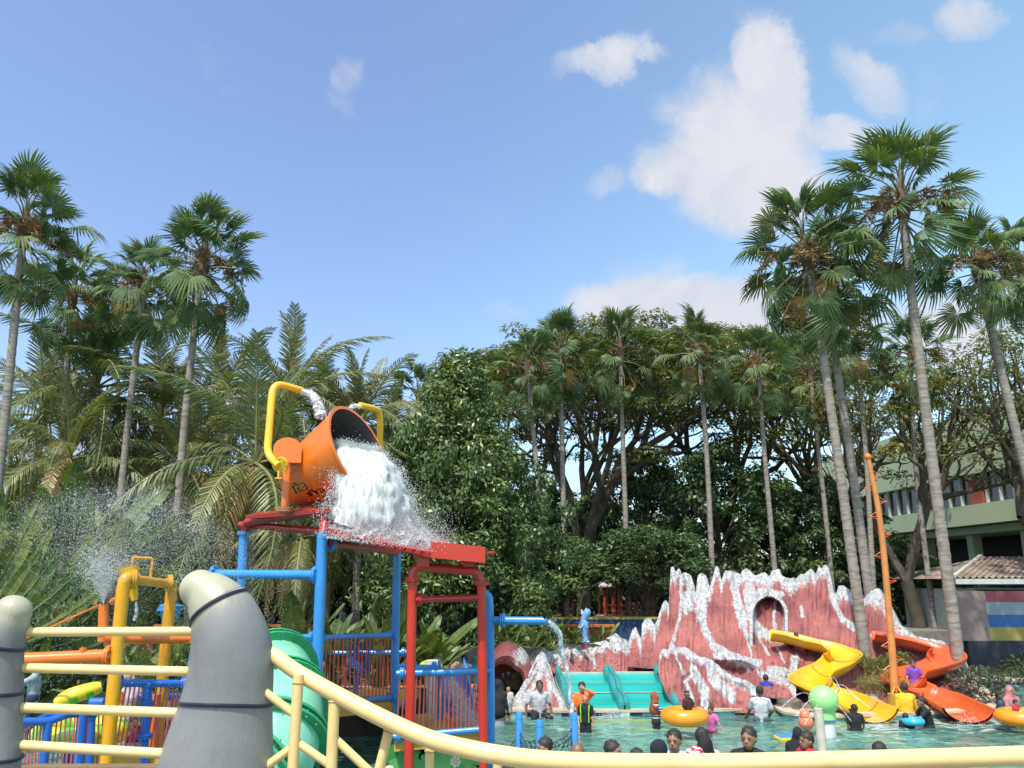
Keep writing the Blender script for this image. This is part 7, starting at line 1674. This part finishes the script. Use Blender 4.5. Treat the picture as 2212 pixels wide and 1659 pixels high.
person('girl with rust brown veil and black and white striped top pushing the orange ring', 1416, 1506, 20.3, 1.42, 88, dict(elL=(-.12, -.10, .70), wrL=(-.08, -.30, .70), elR=(.12, -.10, .70), wrR=(.08, -.30, .70)), SK2, ('long', WHT), ('pants', BLK), 'none', veil=(.28, .075, .03), pattern=stripe_mat('shirt_stripes', BLK, WHT, 17))
person('small child in dark brown shirt with white headband sitting on the large orange ring', 1485, 1501, 19.3, .95, 40, dict(SIT, knL=(-.09, -.15, .50), knR=(.09, -.15, .50), anL=(-.09, -.2, .35), anR=(.09, -.2, .35), elR=(.16, -.06, .68), wrR=(.16, -.2, .62)), SK3, ('tee', (.045, .022, .02)), ('shorts', BLK), 'short', kid=True, hband=(.6, .6, .6))
person('girl in pink and purple swimsuit beside the orange ring', 1535, 1535, 19.6, 1.0, -35, dict(elL=(-.15, -.10, .70), wrL=(-.22, -.16, .70), elR=(.18, -.04, .70), wrR=(.24, -.08, .62)), SK2, ('tee', (.50, .12, .32)), None, 'long', kid=True)
person('man in wet white t shirt seen from behind, waist deep in the pool', 1641, 1495, 21.4, 1.66, 165, dict(elL=(-.16, -.02, .66), wrL=(-.12, -.14, .58), elR=(.16, -.06, .66), wrR=(.20, -.14, .58)), SK3, ('tee', (.48, .50, .52)), ('shorts', (.08, .10, .14)), face=False)
person('boy in deep blue suit climbing out behind the man in white', 1654, 1466, 23.3, 1.15, 170, dict(head=(0, -.03, .92), elR=(.15, -.06, .68), wrR=(.19, -.14, .60), elL=(-.16, -.06, .68), wrL=(-.16, -.16, .62)), SK2, ('tee', (.012, .04, .32)), ('shorts', (.012, .03, .22)), kid=True, face=False)
person('child in teal shirt waiting at the top of the yellow slide inside the arch', 1658, 1343, 28.0, 1.15, 60, None, SK3, ('tee', (.02, .20, .30)), ('shorts', (.01, .08, .14)), 'long', kid=True)
person('girl in pink lying on the upper run of the yellow slide', 1721, 1373, 25.95, .95, 55, dict(SIT), SK3, ('tee', (.62, .08, .25)), ('shorts', (.5, .06, .2)), 'long', kid=True)
person('child in violet swimsuit sliding down the orange slide', 1972, 1434, 24.2, 1.22, -10, dict(SIT, knL=(-.11, -.22, .54), knR=(.11, -.22, .54), anL=(-.08, -.36, .42), anR=(.08, -.36, .42), elL=(-.16, -.02, .66), wrL=(-.19, -.08, .54), elR=(.16, -.02, .66), wrR=(.19, -.08, .54)), SK2, ('tee', (.18, .06, .40)), ('shorts', (.16, .05, .36)), kid=True, hband=(.03, .02, .08))
person('boy in wet black shirt seen from behind at the foot of the yellow slide', 1845, 1532, 20.2, 1.20, 175, dict(elL=(-.16, -.02, .68), wrL=(-.17, -.08, .58)), SK3, ('tee', BLK), ('shorts', BLK), kid=True, face=False)
person('young man in yellow shirt seen from behind beside the orange mast foot', 1953, 1487, 21.9, 1.62, 172, dict(elL=(-.16, -.03, .66), wrL=(-.14, -.12, .55)), SK3, ('long', (.80, .48, .02)), ('pants', BLK), face=False)
person('woman in black t shirt bending left over a child between the two slide ends', 1989, 1517, 20.6, 1.55, -100, dict(head=(0, -.085, .90), neck=(0, -.06, .815), chest=(0, -.03, .72), shL=(-.108, -.05, .79), shR=(.108, -.05, .79), elL=(-.13, -.14, .70), wrL=(-.10, -.27, .66), elR=(.13, -.14, .70), wrR=(.10, -.27, .64)), SK1, ('tee', BLK), ('pants', BLK), 'bun')
person('small child low in the water in front of the man in yellow', 1956, 1549, 20.4, 1.0, 150, dict(elL=(-.16, -.03, .72), wrL=(-.14, -.12, .68)), SK3, ('tee', BLK), ('shorts', BLK), kid=True, face=False)
mb = MB(); mb.torus(P(1973, 1558, 20.35), .17, .085, 26, 10); solo('swim_ring', mb, pmat('vinyl_cyan', (.03, .42, .68), rough=.25, coat=.4), 'light blue armband ring between the woman in black and the small child', 'swim ring')
person('woman with dusty pink veil at the right edge of the pool', 2183, 1493, 21.0, 1.50, 15, dict(elL=(-.15, -.06, .66), wrL=(-.08, -.14, .60)), SK1, ('long', (.42, .18, .20)), ('skirt', (.02, .09, .13)), 'none', veil=(.45, .17, .20))
person('toddler in red held against the orange ring at the right edge', 2195, 1519, 20.3, .85, 25, None, SK2, ('tee', (.45, .03, .04)), ('shorts', (.2, .3, .1)), kid=True)
person('woman in dark teal top behind the pink veiled woman', 2160, 1503, 22.0, 1.45, 60, None, SK3, ('long', (.015, .09, .12)), ('pants', BLK), 'long')
# ---- near the railing
near = dict(vox=.012)
person('smiling man in pale grey shirt holding a dark cap with both hands', 1456, 1602, 11.2, 1.70, -25, dict(elL=(-.19, -.10, .73), wrL=(-.12, -.20, .835), elR=(.15, -.10, .70), wrR=(-.035, -.19, .815), head=(-.01, -.02, .925)), SK1, ('tee', (.42, .45, .50)), ('shorts', BLK), vox=.012, hands=True)
mb = MB(); pc = P(1423, 1618, 10.75); mb.sphere(pc, (.11, .05, .12), 16, 10); mb.sphere(pc + Vector((.03, -.04, -.10)), (.09, .07, .018), 14, 6); solo('cap', mb, cloth((.012, .014, .03)), 'dark cap held up by the smiling man', 'cap')
person('frowning man in black t shirt looking down to the left, nearest the railing centre', 1617, 1597, 10.6, 1.68, -32, dict(head=(.0, -.022, .922)), SK1, ('tee', (.016, .016, .018)), ('pants', BLK), vox=.012)
person('woman with long black veil seen from behind beside a red and white ball', 1523, 1613, 10.4, 1.52, 170, None, SK2, ('long', (.6, .58, .55)), ('skirt', BLK), 'longveil', veil=(.010, .010, .012), face=False, **near)
person('dark haired man in white top right behind the black veiled woman', 1518, 1595, 11.6, 1.62, 155, None, SK3, ('tee', (.48, .48, .46)), ('pants', BLK), face=False, **near)
person('child with wet side parted hair at the left end of the near row', 1174, 1616, 11.2, 1.36, -70, None, SK2, ('tee', (.05, .12, .3)), ('shorts', BLK), kid=True, **near)
person('bald man seen from behind near the last blue net post', 1248, 1628, 10.0, 1.55, 178, None, SK3, ('tee', (.3, .3, .32)), ('pants', BLK), 'bald', face=False, **near)
person('child with neat black hair looking down to the right', 1326, 1624, 10.6, 1.36, 60, dict(head=(0, -.03, .915)), SK2, ('tee', (.5, .5, .4)), ('shorts', BLK), kid=True, **near)
person('child of whom only black hair shows above the handrail, left of the smiling man', 1376, 1640, 10.4, 1.30, 170, None, SK2, ('tee', (.2, .2, .3)), ('shorts', BLK), kid=True, face=False, **near)
person('girl in red top with long wet hair looking left beside the cream post', 1741, 1601, 12.4, 1.40, -72, None, SK1, ('none', (.50, .03, .035)), ('shorts', (.4, .03, .03)), 'long', kid=True, **near)
person('swimmer in black with a dark swimming hood by the kick board', 1724, 1586, 14.4, 1.38, 150, None, SK3, ('tee', BLK), ('pants', BLK), 'none', veil=(.012, .012, .014), face=False, **near)
person('person with only short black hair showing, right of the near row', 1899, 1626, 10.6, 1.50, 175, None, SK3, ('tee', (.1, .1, .12)), ('pants', BLK), face=False, **near)
mb = MB(); mb.sphere(P(1503, 1633, 10.3), .11, 20, 14); mb.m = [1 if (i // 2) % 6 < 3 else 0 for i in range(len(mb.f))]; solo('beach_ball', mb, [pmat('ball_white', (.65, .65, .65), rough=.3), pmat('ball_red', (.45, .02, .03), rough=.3)], 'red and white beach ball in front of the black veiled woman', 'ball')
# ---- far left of the pool, around the cave
person('woman with long black veil carrying a small child at the cave mouth', 1079, 1480, 20.8, 1.58, 150, dict(elR=(.14, -.08, .68), wrR=(.05, -.16, .70)), SK2, ('long', BLK), ('skirt', (.30, .32, .36)), 'longveil', veil=(.012, .012, .016), face=False)
person('bald toddler held by the black veiled woman', 1098, 1490, 20.7, .78, -10, None, SK2, ('tee', (.6, .55, .5)), ('shorts', (.3, .3, .3)), 'bald', kid=True)
GC = 'people gathered in the shade left of the cave'
person('woman in light grey blouse with tied hair in the dark behind the right rail', 961, 1419, 24.5, 1.60, 70, None, SK1, ('long', (.40, .42, .38)), ('pants', BLK), 'bun', group=GC)
person('bare chested man standing next to the woman in grey', 977, 1418, 24.7, 1.66, 10, None, SK1, None, ('shorts', BLK), group=GC)
person('person in pale lilac shirt turned away behind the red balusters', 1003.5, 1424, 23.0, 1.60, 178, None, SK3, ('long', (.52, .50, .60)), ('pants', (.2, .05, .05)), face=False, group=GC)
person('woman in teal top just left of the right red post', 1028, 1428, 23.0, 1.55, 20, None, SK3, ('long', (.01, .27, .30)), ('pants', BLK), 'none', veil=(.01, .2, .22), group=GC)
person('bent child in red and white striped shirt behind the small blue chute', 985, 1484, 20.0, 1.15, -110, dict(head=(0, -.12, .86), neck=(0, -.09, .79), chest=(0, -.05, .71)), SK2, ('tee', (.6, .15, .2)), ('shorts', BLK), kid=True, pattern=stripe_mat('red_stripes', (.55, .05, .10), (.6, .55, .55), 22), group=GC)
person('bare legged boy in black shorts leaning over behind the balusters', 1008, 1470, 19.4, 1.35, -60, dict(head=(0, -.10, .88), neck=(0, -.07, .80), chest=(0, -.04, .72)), SK1, None, ('shorts', BLK), kid=True, group=GC)
person('small girl in red shirt right of the bare legged boy', 1024.5, 1500, 18.6, 1.1, 80, None, SK2, ('tee', (.50, .02, .04)), ('shorts', (.3, .02, .03)), kid=True, group=GC)
person('distant person in white and purple striped top behind the heliconias', 741, 1316, 33, 1.5, 80, None, SK3, ('tee', (.5, .45, .55)), ('pants', BLK), group=GC)
# ---- far left, behind the bars
GL = 'people behind the left play frame'
person('woman in light grey shirt with raised arms at the far left bed', 78, 1440, 17.5, 1.58, -70, dict(elR=(.12, -.12, .74), wrR=(.06, -.18, .90), elL=(-.12, -.12, .70), wrL=(-.05, -.22, .72)), SK1, ('long', (.30, .34, .38)), ('pants', (.02, .03, .08)), 'bun', group=GL)
person('tall veiled woman in shiny pale pink dress behind the pink balusters', 278, 1468, 15.6, 1.62, 20, None, SK1, ('dress', (.55, .42, .45)), ('skirt', (.55, .42, .45)), 'none', veil=(.55, .45, .48), group=GL)
person('crouching child in dark red shirt behind the blue valve post', 290, 1560, 14.8, .95, 60, dict(SIT), SK2, ('tee', (.35, .03, .08)), ('shorts', (.05, .08, .2)), kid=True, group=GL)
person('child in blue patterned suit between the blue posts behind the bars', 165, 1560, 14.2, 1.05, 30, None, SK2, ('tee', (.12, .10, .35)), ('shorts', (.1, .1, .3)), kid=True, group=GL)
person('dark haired child behind the right yellow post', 352, 1500, 16.6, 1.2, 150, None, SK2, ('tee', (.3, .32, .4)), ('shorts', BLK), kid=True, face=False, group=GL)
# bird far up
mb = MB(); p = P(1454, 706, 120); mb.sphere(p, (.35, .12, .12), 8, 6); mb.add([p + Vector((-.1, 0, 0)), p + Vector((.1, 0, 0)), p + Vector((.15, .3, .55))], [(0, 1, 2)]); mb.add([p + Vector((-.1, 0, 0)), p + Vector((.1, 0, 0)), p + Vector((.2, -.3, -.4))], [(0, 1, 2)]); solo('bird', mb, M_eye, 'tiny dark bird flying in the open sky', 'bird')
# bake the voxel bodies
bpy.context.view_layer.update()
dg = bpy.context.evaluated_depsgraph_get()
baked = [(o, bpy.data.meshes.new_from_object(o.evaluated_get(dg))) for o in REMESH]
for o, me in baked:
    mt = [m_ for m_ in o.data.materials]; o.modifiers.clear(); me.materials.clear()
    for m_ in mt: me.materials.append(m_)
    o.data = me; me.polygons.foreach_set('use_smooth', [True] * len(me.polygons))
